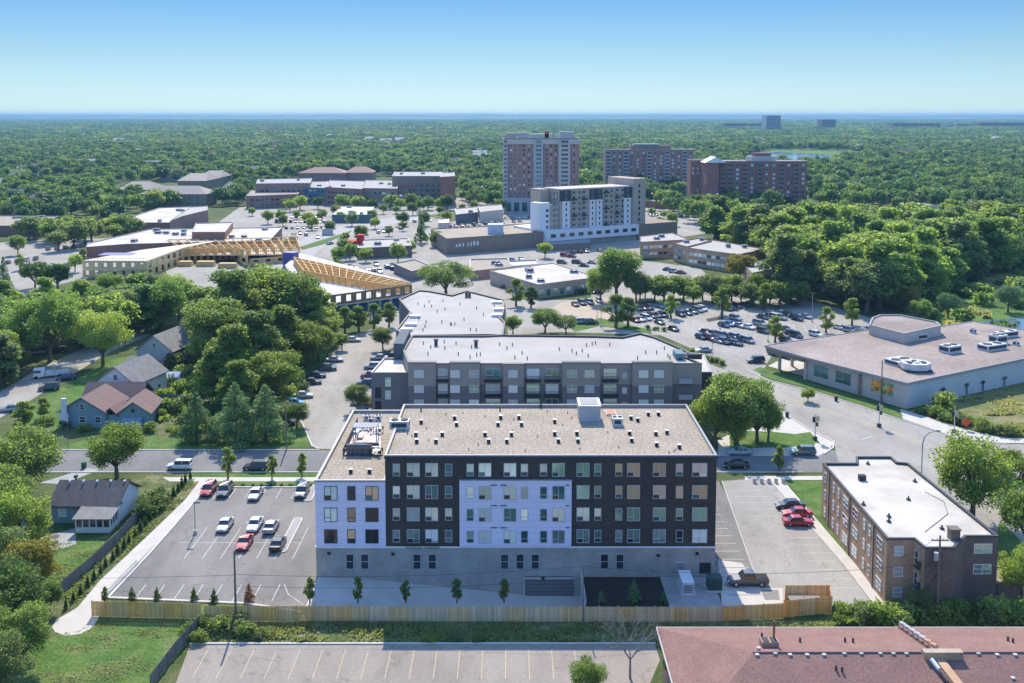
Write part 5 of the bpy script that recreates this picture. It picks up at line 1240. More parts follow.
# stair tower at right, low roofs either side
tx0, tz = W(672, 357, FY); tx1, _ = W(690, 357, FY)
q = MB(); q.box(tx0, tx1, FY + .05, FY + 4.2, 0, GH - 1.6); t.part('corner_balconies', q, M_apt_low)
for z in (2.2, 5.4, 8.8):
    t.part('balcony', MB().box(tx0 + 1.4, tx1 + .5, FY - 1.0, FY + 2.5, z, z + .2).box(tx0 + 1.4, tx1 + .5, FY - 1.0, FY - .94, z + .2, z + 1.1), M_apt_pale)
sx0, _ = W(677, 350, FY + 3); sx1, _ = W(686, 350, FY + 3)
q = MB(); q.box(sx0, sx1, FY + 4.3, FY + 8.5, GH - 2.5, GH + 1.0); t.part('stair_tower', q, mat('teal_grey_panel', (.14, .22, .24)))
window(t, (sx0, FY + 4.28), (sx1, FY + 4.28), (sx1-sx0)/2, GH - .6, 1.3, 2.0, 'sash', G_teal, M_trim)
lp = ccw([P(686, 372, 9.5), P(712, 372, 9.5), P(704, 354, 9.5), P(686, 352, 9.5)])
q = MB(); shell(t, lp, 9.5, mat('brown_panel', (.07, .055, .05)), M_conc, 0, .2, M_coping, .25, ('east_wing_wall', 'east_wing_roof', 'east_wing_parapet'))
# west low wing
wx0, wz = W(371, 372.5, FY + 1)
wl_ = [(wx0, FY + 1), (gx0 + .1, FY + 1), (gx0 + .1, P(408, 358, wz)[1]), (P(384, 358, wz)[0], P(384, 358, wz)[1])]
shell(t, wl_, wz, M_apt_low, M_white_roof, 0, .3, M_coping, .25, ('west_wing_wall', 'west_wing_roof', 'west_wing_parapet'))
for px, py in ((388, 382), (388, 395)): gw(px, py, 1.2, 1.9, 'sash', G_sky, -.98)
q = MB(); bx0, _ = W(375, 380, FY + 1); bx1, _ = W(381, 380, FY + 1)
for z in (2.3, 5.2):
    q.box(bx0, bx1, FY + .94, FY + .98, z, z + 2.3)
t.part('recess_shade', q, M_black)  # flat black sheets paint the shade of recesses on an unbroken wall
t.part('west_block', MB().box(P(397, 350, 11)[0], P(407, 350, 11)[0], P(397, 357, 11)[1], P(397, 342, 11)[1], 0, 14.0), mat('slate_panel', (.1, .12, .14)))
# rear wing
rp = ccw([gp(408, 336), gp(396, 330), gp(410, 312), gp(399, 299), gp(419, 290), gp(430, 291), gp(452, 295), gp(467, 290.5), gp(505, 300), gp(503, 314), gp(499, 316), gp(505, 322), gp(503, 335), gp(484, 336)])
shell(t, rp, GH - .02, M_apt_low, M_membrane, 0, .35, M_coping_dark, .35, ('rear_wing_wall', 'rear_wing_roof', 'rear_wing_parapet'))
for px, py in ((497, 302), (499, 309), (497, 315), (415, 316), (411, 324), (407, 329)):
    x, y = P(px, py, GH); t.part('roof_screen', MB().box(x - 1.4, x + 1.4, y - 1, y + 1, GH - .3, GH + .25), M_white); 
for px, py in ((466.5, 296), (469.5, 296), (436, 344), (476, 345)):
    x, y = P(px, py, GH); t.part('roof_vent', MB().tube((x, y, GH - .35), (x, y, GH + .9), .4, n=10).tube((x, y, GH + .9), (x, y, GH + 1.1), .6, n=10), M_hvac_dark)
pj = random.Random(31)
pipe2 = MB().tube((0, 0, 0), (0, 0, .7), .12, n=6).mesh('roof_pipe', [M_hvac_dark])
for k in range(56):
    px, py = (pj.uniform(420, 680), pj.uniform(341, 358)) if k < 34 else (pj.uniform(415, 495), pj.uniform(300, 330))
    x, y = P(px, py, GH); link('roof_pipe', pipe2, t.o, (x - 10, y - 205, GH - .34))
x, y = P(650, 358, GH); t.part('roof_screen', MB().box(x+8, x + 11, y, y + .6, GH - .3, GH + .8), M_coping_dark)

# ================================================================== STORE WITH CANOPY (right)
SH = 5.7
t = Thing('store_building', 'large low beige store with brown gravel roof, drive-through canopy and whitewashed side wall', 'store', 100, 240)
Aq, Bq, Cq = P(822, 385, SH), P(895, 384.5, SH), P(1100, 326, SH)
c1 = P(866, 408)       # near corner on the ground
c1 = P(868, 383, SH); 
fl = P(803, 361, SH)   # where canopy meets wall
c1 = P(906, 409)
c0 = P(805, 379)       # far end of the lit wall on the ground
c2 = P(1024, 382); dx, dy = c2[0]-c1[0], c2[1]-c1[1]; c2 = (c1[0] + dx * 1.35, c1[1] + dy * 1.35)
bk1 = P(960, 327, SH); bk0 = P(880, 334, SH)
c3 = P(1085, 341, SH)
tip = P(766, 346, SH)
poly = [c0, c1, c2, c3, P(973, 322, SH), P(942, 327, SH), P(873, 330, SH), P(812, 341, SH)]
poly = ccw(poly)
n = len(poly)
# walls in two colours
mb = MB(); mb.add([(x, y, 0) for x, y in poly] + [(x, y, SH) for x, y in poly], [(i, (i+1) % n, n + (i+1) % n, n + i) for i in range(n)], 0)
for k in range(n):
    a = poly[k]; b = poly[(k+1) % n]
    if {a, b} == {c1, c2}: mb.m[k] = 1
t.part('wall', mb, [M_store_wall, M_store_wall_white])
rpoly = ccw([tip, P(803, 357, SH)] + [c1, c2, c3, P(973, 322, SH), P(942, 327, SH), P(873, 330, SH)])
rpoly2 = inset(rpoly, -.25)
t.part('roof', MB().prism(rpoly2, SH - .02, SH + .05, 1, 0), [M_gravel_roof2, M_coping])
inn = inset(rpoly2, .25); nn = len(rpoly2)
c = MB(); c.add([(x, y, SH - .35) for x, y in inset(rpoly2, -.03)] + [(x, y, SH + .22) for x, y in inset(rpoly2, -.03)] + [(x, y, SH + .22) for x, y in inn] + [(x, y, SH + .0) for x, y in inn], [(r * nn + i, r * nn + (i+1) % nn, (r+1) * nn + (i+1) % nn, (r+1) * nn + i) for r in range(3) for i in range(nn)])
t.part('fascia', c, M_coping)
cp = ccw([tip, P(803, 357, SH), (c0[0] + 1, c0[1] + 1), P(812, 341.5, SH)])
t.part('canopy', MB().prism(cp, SH - 1.3, SH - .36), M_taupe_wall)
for px, py in ((785, 374), (775, 352), (790, 371)):
    pass
for px, py in ((779.5, 370), (792, 366)):
    x, y = P(px, py); t.part('canopy_pillar', MB().box(x - .35, x + .35, y - .35, y + .35, 0, SH - 1.3), M_conc)
def swin(s, z, w, h_, pane, st='double'): window(t, c0, c1, s, z, w, h_, st, pane, M_trim)
LL = math.hypot(c1[0]-c0[0], c1[1]-c0[1])
swin(LL * .17, 2.9, 4.6, 2.9, G_teal); swin(LL * .40, 2.9, 4.6, 2.9, G_teal)
ux, uy = (c1[0]-c0[0])/LL, (c1[1]-c0[1])/LL; nx, ny = uy, -ux
for s in (.0, .56): 
    x, y = c0[0] + ux*LL*s, c0[1] + uy*LL*s; t.part('pilaster', MB().obox(x + nx*.2 + ux*.3, y + ny*.2 + uy*.3, math.atan2(uy, ux), .35, .25, 0, SH - .4), M_taupe_wall if s else M_conc)
# mural: flat painted board of loose colour fields
mm = bpy.data.materials.new('mural_paint'); mm.use_nodes = True; nt = mm.node_tree; N, L = nt.nodes, nt.links
tc = N.new('ShaderNodeTexCoord'); vo = N.new('ShaderNodeTexVoronoi'); vo.inputs['Scale'].default_value = 1.3; L.new(tc.outputs['Object'], vo.inputs['Vector'])
cr = N.new('ShaderNodeValToRGB'); cr.color_ramp.interpolation = 'CONSTANT'
cols = [(0.75, .25, .05), (.1, .3, .08), (.8, .45, .1), (.3, .12, .06), (.05, .35, .25), (.85, .35, .05)]
for k, q in enumerate(cols):
    e = cr.color_ramp.elements[0] if k == 0 else cr.color_ramp.elements.new(k / 6)
    e.position = k / 6; e.color = (*q, 1)
cr.color_ramp.elements[-1].color = (.7, .3, .05, 1)
sp = N.new('ShaderNodeSeparateColor'); L.new(vo.outputs['Color'], sp.inputs[0]); L.new(sp.outputs[0], cr.inputs[0]); L.new(cr.outputs[0], nt.nodes['Principled BSDF'].inputs['Base Color'])
mm2 = MB(); s0, s1 = LL * .68, LL * .88
def on(s, e): return (c0[0] + ux*s + nx*e, c0[1] + uy*s + ny*e)
mm2.prism(ccw([on(s0, .01), on(s1, .01), on(s1, .1), on(s0, .1)]), 1.9, 4.6)
t.part('mural', mm2, mm)
# palms painted / wall-mounted plants on white wall
LW = math.hypot(c2[0]-c1[0], c2[1]-c1[1]); vx, vy = (c2[0]-c1[0])/LW, (c2[1]-c1[1])/LW
for i, px in enumerate((942, 966, 982, 1004)):
    # point on the wall for this pixel column
    def colpx(k): X_, Y_ = c1[0] + vx*LW*k/400, c1[1] + vy*LW*k/400; return 512 + 1000 * X_ / (Y_ * math.cos(PITCH) + (CAM_H - 1) * math.sin(PITCH))
    best = min(range(400), key=lambda k: abs(colpx(k) - px))
    s = LW * best / 400; x, y = c1[0] + vx*s, c1[1] + vy*s
    b = MB(); a0_ = math.atan2(vy, vx); px_, py_ = x + vy * .25, y - vx * .25
    b.tube((px_, py_, .3), (px_, py_, 2.6 - i * .2), .12, n=6)
    for k in range(7):
        aa = math.pi * (k / 6.0); r_ = 1.1; b.tube((px_, py_, 2.5 - i * .2), (px_ + vx * r_ * math.cos(aa), py_ + vy * r_ * math.cos(aa), 2.6 - i * .2 + .7 * math.sin(aa)), .14, .03, n=5)
    t.part('wall_plant', b, M_trunk if i % 2 else M_black, label=['short dark painted plant nearest the corner', 'fan-shaped dark plant on the wall', 'low fan-shaped dark plant', 'small dark plant farthest from the corner'][i])
# raised roof block
rb = ccw([P(869, 325, SH+2.6), P(904, 334, SH+2.6), P(941, 326, SH+2.6), P(937, 322, SH+2.6), P(900, 315, SH+2.6), P(880, 315, SH+2.6), P(872, 318, SH+2.6)])
shell(t, rb, SH + 2.7, M_store_wall, M_gravel_roof2, SH + .05, .3, M_coping, .4, ('raised_wall', 'raised_roof', 'raised_parapet'))
for px, py, w, d, hh_ in ((894, 337, 3.2, 2.4, 1.8), (918, 339, 4.5, 2.5, 1.5), (950, 352, 4.4, 3.2, 1.8), (992, 349, 7, 3.2, 1.4), (998, 343, 4, 2.6, 2.2), (1006, 337, 7, 2, 1.6), (973, 333, 1.2, 1.2, 1.2), (883, 333, 1, 1, 1), (900, 364, 5.5, 4.4, 1.2), (1016, 345, 1.2, 1.2, 1), (922, 331, 3, 1.4, 2.2), (930, 331, 2, 1.4, 2)):
    x, y = P(px, py, SH + .05); roof_unit(t, x, y, SH + .05, w, d, hh_, .45)
x, y = P(915.5, 370, SH + .05); cw_ = MB().prism([(x + 3.4*math.cos(k*.785+.4), y + 3.0*math.sin(k*.785+.4)) for k in range(8)], SH + .5, SH + 1.9, 0)
for k in range(3):
    for j in range(2): cw_.tube((x - 1.7 + k*1.6, y - .8 + j*1.5, SH + 1.9), (x - 1.7 + k*1.6, y - .8 + j*1.5, SH + 2.15), .6, n=10, m=0 if (k+j) % 2 else 1)
cw_.obox(x, y, 0, 3, 2.4, SH + .05, SH + .5, 1); t.part('cooling_unit', cw_, [M_hvac, M_hvac_dark])
# ================================================================== THE TOWN BEHIND
def rectpx(ax, ay, bx, by, depth, z=0.0):
    """front edge between two points of the photo at height z, going back by depth metres"""
    a, b = P(ax, ay, z), P(bx, by, z); l = math.hypot(b[0]-a[0], b[1]-a[1]); n = (-(b[1]-a[1]) / l, (b[0]-a[0]) / l)
    return [a, b, (b[0] + n[0]*depth, b[1] + n[1]*depth), (a[0] + n[0]*depth, a[1] + n[1]*depth)]
def cent(p): return (sum(q[0] for q in p) / len(p), sum(q[1] for q in p) / len(p))
def grid(A, B, n, rows, z0, dz, w, h, style='sash', panes=(G_dark, G_sky, G_blind), seed=1, m0=.06, m1=.94):
    r = random.Random(seed); L_ = math.hypot(B[0]-A[0], B[1]-A[1])
    return [(A, B, L_ * (m0 + (m1 - m0) * (k + .5) / n), z0 + dz * i, w, h, style, r.choice(panes)) for i in reversed(range(rows)) for k in range(n)]
def simple(name, label, cat, poly, h, wall, roof, coping=None, lip=.4, units=(), win=None, group=None):
    poly = ccw(poly); c = cent(poly); t = Thing(name, label, cat, c[0], c[1], 0, group)
    shell(t, poly, h, wall, roof, 0, lip, coping)
    r = random.Random(int(abs(c[0] * 7 + c[1])))
    for _ in range(units if isinstance(units, int) else 0):
        for _k in range(40):
            x, y = r.uniform(min(p[0] for p in poly), max(p[0] for p in poly)), r.uniform(min(p[1] for p in poly), max(p[1] for p in poly))
            if inside(x, y, inset(poly, 3)): roof_unit(t, x, y, h - lip, r.uniform(1.8, 3.5), r.uniform(1.5, 2.5), r.uniform(1, 1.6)); break
    if win: far_windows(t, win)
    return t, poly
# ---- tallest tower
TY = 662.0
xa, _ = W(503.5, 213, TY); xb, _ = W(579, 213, TY); TH_ = W(540, 138, TY)[1]
t = Thing('apartment_tower', 'tallest tower, eighteen storeys of red-brown brick with white balcony columns', 'tower', (xa+xb)/2, TY)
shell(t, [(xa, TY), (xb, TY), (xb, TY + 24), (xa, TY + 24)], TH_, M_brick_red2, M_membrane, 0, .8, M_stone_pale)
t.part('cornice_band', MB().box(xa - .5, xb + .5, TY - .5, TY + 24.5, TH_ - 4.0, TH_ - .9), M_stone_pale)
def tpx(px): return W(px, 170, TY)[0]
for a, b in ((503.5, 507.5), (534, 543), (559, 570)):
    t.part('balcony_column', MB().box(tpx(a) - .4, tpx(b), TY - 1.2, TY - .05, 3, TH_ - 4.05), M_stone_pale if a > 550 else M_apt_pale)
its = []
for a, b, w in ((535, 542, 3.4), (561, 568, 4.6)):
    x = (tpx(a) + tpx(b)) / 2
    for k in range(15): its.append(((x - 5, TY - 1.2), (x + 5, TY - 1.2), 5, 6.5 + k * 2.86, w, 1.5, 'double', G_teal if a < 550 else G_dark))
for px in (505.5,):
    x = tpx(px)
    for k in range(15): its.append(((x - 5, TY - 1.2), (x + 5, TY - 1.2), 5, 6.5 + k * 2.86, 1.8, 1.4, 'far', G_dark))
for px in (511, 515, 520, 524, 529, 547, 551, 555.5, 574):
    x = tpx(px)
    for k in range(15): its.append(((x - 5, TY), (x + 5, TY), 5, 6.5 + k * 2.86, 1.3, 1.4, 'far', rw.choice([G_dark, G_blind, G_dark])))
far_windows(t, its)
for a, b, z, m in ((506, 516, 3.2, M_membrane), (518, 528, 3.6, M_apt_pale), (530, 552, 2.6, M_stone_pale), (560, 574, 4.0, M_apt_pale), (545, 549, 4.4, M_flower)):
    t.part('penthouse', MB().box(tpx(a), tpx(b), TY + 6, TY + 17, TH_ - .8, TH_ + z), m)
q = MB(); q.box(tpx(504), tpx(530), TY - 9, TY - 1.4, 0, 9.5); t.part('entrance_block', q, M_apt_pale)
q = MB()
for k in range(3): q.box(tpx(506 + k * 8), tpx(511 + k * 8), TY - 9.1, TY - 9, 1, 7)
t.part('arched_windows', q, G_teal)
# ---- tower two: white and taupe mid-rise on a podium
A, B = P(546.5, 248), P(640, 240)
L2 = math.hypot(B[0]-A[0], B[1]-A[1]); an = math.atan2(B[1]-A[1], B[0]-A[0]); ux, uy = math.cos(an), math.sin(an); vx_, vy_ = -uy, ux
t = Thing('mid_rise_apartments', 'nine-storey taupe mid-rise with white vertical stripes and dark top corners', 'apartment block', A[0], A[1])
def loc(s, d): return (A[0] + ux*s + vx_*d, A[1] + uy*s + vy_*d)
def blk2(name, s0, s1, d0, d1, z0, z1, m):
    q = MB(); q.prism(ccw([loc(s0, d0), loc(s1, d0), loc(s1, d1), loc(s0, d1)]), z0, z1); return t.part(name, q, m)
blk2('podium', 0, L2 * .985, 0, 30, 3.0, 8.2, M_white); blk2('podium_base', 0.3, L2 * .98, 1.5, 29.7, 0, 2.98, M_conc_dark)
blk2('podium_extension', L2 * .99, L2 * 1.45, 1, 26, 0, 8.0, M_taupe_wall)
blk2('end_block', -1.5, 4.6, 4.2, 12, 8.25, 21.5, M_white); blk2('shoulder', 4.65, 10.5, 4.6, 14, 8.25, 20.5, M_tan_wall)
s0, s1 = 8.5, L2 * .955
blk2('stair_core', 4.5, 9.5, 12, 21, 21, 27.5, M_tan_wall)
blk2('main_wall', 10.6, s1, 4, 18, 8.25, 27.2, M_tan_wall); blk2('main_roof', 10.3, s1 + .3, 3.6, 18.4, 27.25, 27.9, M_store_wall)
for a, b in ((10.6, 17), (28.5, 36.5), (s1 - 5, s1)): blk2('dark_corner', a, b, 3.6, 4.4, 21.8, 27.15, M_coping_dark)
for a, b in ((12, 16.5), (28.6, 32), (33, 36.4), (s1 - 5, s1 - .5)): blk2('white_stripe', a, b, 3.7, 4.5, 8.3, 21.75, M_white)
blk2('core_tower', s1 + .1, s1 + 8, 2.5, 24, 0, 31.5, M_tan_wall); blk2('core_side', s1 + 8.1, s1 + 11, 8, 22, 0, 29, M_brick_dkbr)
for z in range(9): blk2('side_balcony', s1 + 8.3, s1 + 12.5, 10, 20, 4 + z * 2.9, 4.25 + z * 2.9, M_apt_pale)
its = [(loc(0, 4.18), loc(L2, 4.18), 3.2, 9.6 + k * 2.7, 1.6, 1.5, 'far', G_teal) for k in range(4)]
A3, B3 = loc(0, 3.95), loc(L2, 3.95)
for k in range(7):
    z = 9.6 + k * 2.7
    for s, w, pn, off in ((14.2, .9, G_dark, -.3), (19, 2.0, G_teal, 0), (22.3, 1.2, G_dark, 0), (25.2, 2.0, G_teal, 0), (30.3, .9, G_dark, -.3), (34.7, .9, G_dark, -.3), (39, 2.2, G_teal, 0), (42.5, 1.2, G_dark, 0), (46, 2.2, G_teal, 0), (49.5, 1.4, G_dark, 0), (s1 - 2.7, .9, G_dark, -.3), (7.5, 1.0, G_dark, .6), (9.3, .8, G_teal, .6)):
        if s < s1: its.append((loc(0, 3.95 + off), loc(L2, 3.95 + off), s, z, w, 1.5, 'far', pn))
for k in range(9): its.append((loc(0, 2.45), loc(L2, 2.45), s1 + 3.8, 4.5 + k * 2.9, 1.1, 1.5, 'far', G_dark))
for k in range(10): its.append((loc(0, -.02), loc(L2, -.02), 4 + k * L2 / 10.5, 5.6, 3.0, 1.7, 'double', G_teal))
far_windows(t, its)
for k in range(7):
    for s in (19, 25.2, 39, 46): 
        q = MB(); q.prism(ccw([loc(s - 1.5, 2.8), loc(s + 1.5, 2.8), loc(s + 1.5, 3.9), loc(s - 1.5, 3.9)]), 8.5 + k * 2.7, 9.2 + k * 2.7); t.part('balcony', q, M_apt_pale if (k + int(s)) % 3 else M_coping_dark)
# ---- brick slabs in the trees
def slab(label, pxa, pxb, base, top, depth, cols, rows, wall, bal, tall=None):
    a, b = P(pxa, base), P(pxb, base); h = W(pxa, top, a[1])[1]
    poly = rectpx(pxa, base, pxb, base, depth); t, poly = simple('brick_apartment_slab', label, 'apartment block', poly, h, wall, M_membrane, M_stone_pale)
    its = []; A, B = a, b; L_ = B[0] - A[0]
    for k in range(cols):
        s = L_ * (k + .5) / cols
        isb = k in bal
        if isb: t.part('balcony_bay', MB().box(A[0] + s - L_/cols*.42, A[0] + s + L_/cols*.42, A[1] - .8, A[1] - .02, 1, h - 1.5), M_apt_pale if wall is M_brick_red2 else M_brick_wine)
        for i in range(rows): its.append(((A[0], A[1] - (.82 if isb else 0)), (B[0], B[1] - (.82 if isb else 0)), s, 2 + (h - 3.4) * (i + .5) / rows, L_/cols*(.7 if isb else .35), 1.7, 'far', G_dark if isb else rw.choice([G_dark, G_blind])))
    its.sort(key=lambda q: -q[3]); far_windows(t, its); return t, poly, h
t, poly, h1 = slab('long red-brown brick slab with green-roofed penthouse left of the shorter wine-red blocks', 605, 693, 192, 149.5, 18, 15, 11, M_brick_red2, (0, 3, 7, 10, 13))
x0, y0 = P(640, 192); t.part('penthouse', MB().box(x0 - 8, x0 + 26, y0 + 4, y0 + 12, h1 - .4, h1 + 3.4), M_brick_red2); t.part('copper_roof', MB().box(x0 - 5, x0 + 16, y0 + 3, y0 + 13, h1 + 3.45, h1 + 4.6), M_copper)
t, poly, h2 = slab('wine-red brick slab with stacked dark balconies and rooftop pavilion among the trees', 704, 806, 206, 161, 20, 14, 9, M_brick_wine, (2, 3, 5, 7, 10, 12))
x0, y0 = P(752, 206); t.part('penthouse', MB().prism([(x0 + 8 + 11*math.cos(k*.785), y0 + 9 + 7*math.sin(k*.785)) for k in range(8)], h2 - .4, h2 + 3.2), M_stone_pale); t.part('penthouse_cap', MB().prism([(x0 + 8 + 7*math.cos(k*.785), y0 + 9 + 5*math.sin(k*.785)) for k in range(8)], h2 + 3.25, h2 + 5.4), M_brick_wine)
xg, yg = P(704, 206); g_ = MB(); g_.add([(xg-1, yg-6, h2-1), (xg+14, yg-6, h2-1), (xg+14, yg+12, h2-1), (xg-1, yg+12, h2-1), (xg+6.5, yg-6, h2+3), (xg+6.5, yg+12, h2+3)], [(0,1,4),(2,3,5),(1,2,5,4),(3,0,4,5)]); t.part('gable_roof', g_, M_white)
t.part('gable_wall', MB().box(xg, xg + 9, yg - 5, yg - .9, 0, h2 - 1.05), M_brick_wine)
t, poly, _ = slab('narrow brown brick block at the left end of the wine-red slab', 690, 704.5, 204, 160, 14, 3, 9, M_brick_red, ())
# pavilion with white roof by them
simple('clubhouse', 'low pale-roofed clubhouse between the mid-rise and the wine-red slab', 'clubhouse', rectpx(660, 209, 690, 207, 18), 5, M_brick_red, M_conc, units=2)
# ---- long taupe store
h = 7.6
sp_ = [P(446.6, 238.6, h), P(547, 231.6, h), P(533.5, 223.3, h), P(431, 228.7, h)]
t, poly = simple('warehouse_store', 'long windowless taupe store with tan roof and pale sign marks on its wall', 'store', sp_, h, M_taupe_wall, M_gravel_roof, M_taupe_wall, units=0)
a, b = sp_[0], sp_[1]; l = math.hypot(b[0]-a[0], b[1]-a[1]); ux_, uy_ = (b[0]-a[0])/l, (b[1]-a[1])/l; nx_, ny_ = uy_, -ux_
sg = MB()
for k, (s, hh_, w) in enumerate(((3.6, 1.2, .9), (5.0, 1.5, 1.0), (6.6, 1.5, .8), (8.8, 1.6, .6), (10.2, 1.8, .7), (11.6, 2.2, 1.0), (13.2, 2.0, 1.0))):
    q = ccw([(a[0] + ux_*(s*1.15-w/2+1) + nx_*e, a[1] + uy_*(s*1.15-w/2+1) + ny_*e) for e in (.02, .15)] + [(a[0] + ux_*(s*1.15+w/2+1) + nx_*e, a[1] + uy_*(s*1.15+w/2+1) + ny_*e) for e in (.15, .02)]); sg.prism(q, 3.4, 3.4 + hh_)
t.part('sign_marks', sg, M_white)
x, y = P(495, 233, h); t.part('rooftop_box', MB().box(x - 3.5, x + 4, y, y + 7, h - .4, h + 4), mat('pale_blue_metal', (.5, .58, .66)))
sb = P(556, 246); simple('store_extension', 'taupe link wall with red doors between store and white podium', 'store', [P(547, 251), P(590, 249), P(590, 240), P(547, 243)], 3.2, M_taupe_wall, M_conc_dark)
# ---- small blocks before it
simple('brick_strip_store', 'small red brick flat-roofed store between the round tree and white-roofed store', 'store', [P(470, 271, 3.6), P(511.5, 266.8, 3.6), P(508, 258, 3.6), P(470, 259, 3.6)], 3.6, M_brick_red2, M_gravel_roof, units=3)
simple('white_shed', 'low white-sided shed right of the small red brick store', 'shed', [P(512.5, 266, 3), P(540, 264, 3), P(536, 259.5, 3), P(508, 261, 3)], 3.0, M_store_wall_white, M_conc)
h = 5.0
t, poly = simple('white_roofed_store', 'flat white-roofed store with overhanging canopy and blue shopfront behind the grey apartments', 'store', [P(490, 270.5, h), P(538, 284.5, h), P(598, 277, h), P(553, 263, h)], h, M_tan_wall, M_white_roof, M_tan_wall, .25, units=6)
a, b = P(538, 284.5, h), P(598, 277, h); its = [(a, b, math.hypot(b[0]-a[0], b[1]-a[1]) * (k + .5) / 9, 1.7, 1.9, 2.4, 'double', G_teal if k % 2 else G_sky) for k in range(9)]; far_windows(t, its, near=False)
simple('canopy_store', 'small tan-roofed store half hidden by the large round tree', 'store', [P(393.5, 263, 4), P(412, 271, 4), P(432, 266, 4), P(415, 259, 4)], 4, M_apt_low, M_gravel_roof)
# red-fronted store
h = 5
t, poly = simple('restaurant', 'dark low restaurant with a bright red entrance block beside the downtown road', 'restaurant', [P(358, 248, h), P(412, 245.5, h), P(408, 238, h), P(356, 240, h)], h, M_brick_dkbr, M_membrane, units=2)
x, y = P(354, 254); t.part('red_front', MB().box(x - 5, x + 3.5, y - 2, y + 5, 0, 6.2).box(x + 1.5, x + 4.5, y - 1.5, y + 3, 6.2, 9), M_redsign)
t.part('red_front_window', MB().box(x - 4, x + 2, y - 2.1, y - 2.02, 1, 2.6), G_sky)
a = P(372, 257); t.part('shopfront', MB().box(a[0] - 4, a[0] + 5, a[1] + 1.5, a[1] + 1.7, .4, 3), G_sky)
# ---- brick complex (left centre)
def bc(label, pts, h, wall, roof, rows=0, cols=0, units=2, pan=(G_dark, G_teal), **k):
    roof = M_conc_dark if roof is M_membrane else roof
    poly = [P(x, y, h) for x, y in pts]; a, b = poly[0], poly[1]
    return simple('office_building', label, 'office building', poly, h, wall, roof, units=units, win=grid(a, b, cols, rows, 2.3, 3.6, (math.hypot(b[0]-a[0], b[1]-a[1]) / max(cols, 1)) * .72, 1.8, 'far', pan, 3) if rows else None, **k)
bc('long low brick building at the left end of the brick complex', [(246, 196), (298, 194), (300, 188.5), (252, 190)], 9, M_brick_red, M_gravel_roof2, 2, 9)
bc('brick building with ribbon windows behind the left end of the complex', [(256, 183.5), (310, 183), (312, 178), (258, 179)], 15, M_brick_red2, M_membrane, 3, 9)
bc('brick and blue-glass office building in the left middle of the complex', [(299, 187), (326, 188), (328, 181), (301, 181.5)], 12, mat('blue_glass_cladding', (.08, .16, .22), rough=.3), M_membrane, 3, 6, pan=(G_teal, G_sky))
bc('central brick office building with stone bands in the complex', [(325, 187), (362, 189), (366, 181), (330, 180)], 13, M_brick_red, M_membrane, 3, 9)
bc('brick office building with tall pale glazed bays near the complex centre', [(362, 188), (397, 188.5), (400, 180), (366, 180)], 13, M_brick_red2, M_membrane, 3, 7, pan=(G_sky, G_teal))
bc('brick office building with blue glazed right end of the complex', [(396, 184.5), (440, 184), (441, 178), (400, 178)], 14, M_brick_red, M_membrane, 3, 9, pan=(G_sky, G_teal))
bc('tallest tan brick building behind the right end of the complex', [(392, 176), (445, 176), (448, 171.5), (395, 171.5)], 20, M_taupe_wall, M_membrane, 4, 8)
bc('plain brick end tower at the right of the complex', [(440, 177), (455, 176), (454, 172), (442, 172.5)], 21, M_brick_red, M_membrane, 0, 0, 0)
def gable_roof(t, poly4, z, rise, m, name='roof', over=.5):
    """ridge parallel to the first edge of a four-cornered footprint"""
    p = inset(ccw(poly4), -over); a, b, c, d = p
    r0 = ((a[0]+d[0])/2, (a[1]+d[1])/2, z + rise); r1 = ((b[0]+c[0])/2, (b[1]+c[1])/2, z + rise)
    q = MB(); A_, B_, C_, D_ = [(x, y, z) for x, y in p]; e = .22
    A2, B2, C2, D2 = [(x, y, z - e) for x, y in p]; R0, R1 = (r0[0], r0[1], r0[2] - e), (r1[0], r1[1], r1[2] - e)
    q.add([A_, B_, C_, D_, r0, r1, A2, B2, C2, D2, R0, R1], [(0, 1, 5, 4), (2, 3, 4, 5), (7, 6, 10, 11), (9, 8, 11, 10), (0, 6, 7, 1), (2, 8, 9, 3), (0, 4, 10, 6), (4, 3, 9, 10), (1, 7, 11, 5), (5, 11, 8, 2)])
    return t.part(name, q, m)
def hip_roof(t, poly4, z, rise, m, frac=.3, name='roof', over=.6):
    p = inset(ccw(poly4), -over); a, b, c, d = p
    def mix(u, v, k): return (u[0] + (v[0]-u[0])*k, u[1] + (v[1]-u[1])*k)
    m0, m1 = mix(a, d, .5), mix(b, c, .5); r0, r1 = mix(m0, m1, frac), mix(m0, m1, 1 - frac)
    q = MB(); q.add([(x, y, z) for x, y in p] + [(*r0, z + rise), (*r1, z + rise)], [(0, 1, 5, 4), (1, 2, 5), (2, 3, 4, 5), (3, 0, 4), (3, 2, 1, 0)])
    return t.part(name, q, m)
def walls(t, poly, h, m, name='wall', z0=0):
    p = ccw(poly); n = len(p); q = MB(); q.prism(p, z0, h); return t.part(name, q, m)
# red-roofed halls of the complex
for i, (x0, x1, y0, lab) in enumerate(((298, 345, 178.5, 'brick hall with orange-red hipped roof behind the complex, left one'), (345, 372, 178, 'brick hall with orange-red hipped roof behind the complex, right one'))):
    pl = rectpx(x0, y0 + 4, x1, y0 + 4, 26); t = Thing('hipped_hall', lab, 'hall', *cent(pl)); walls(t, pl, 9, M_brick_red2); hip_roof(t, pl, 9.02, 5, mat('terracotta_roof', (.33, .2, .16)))
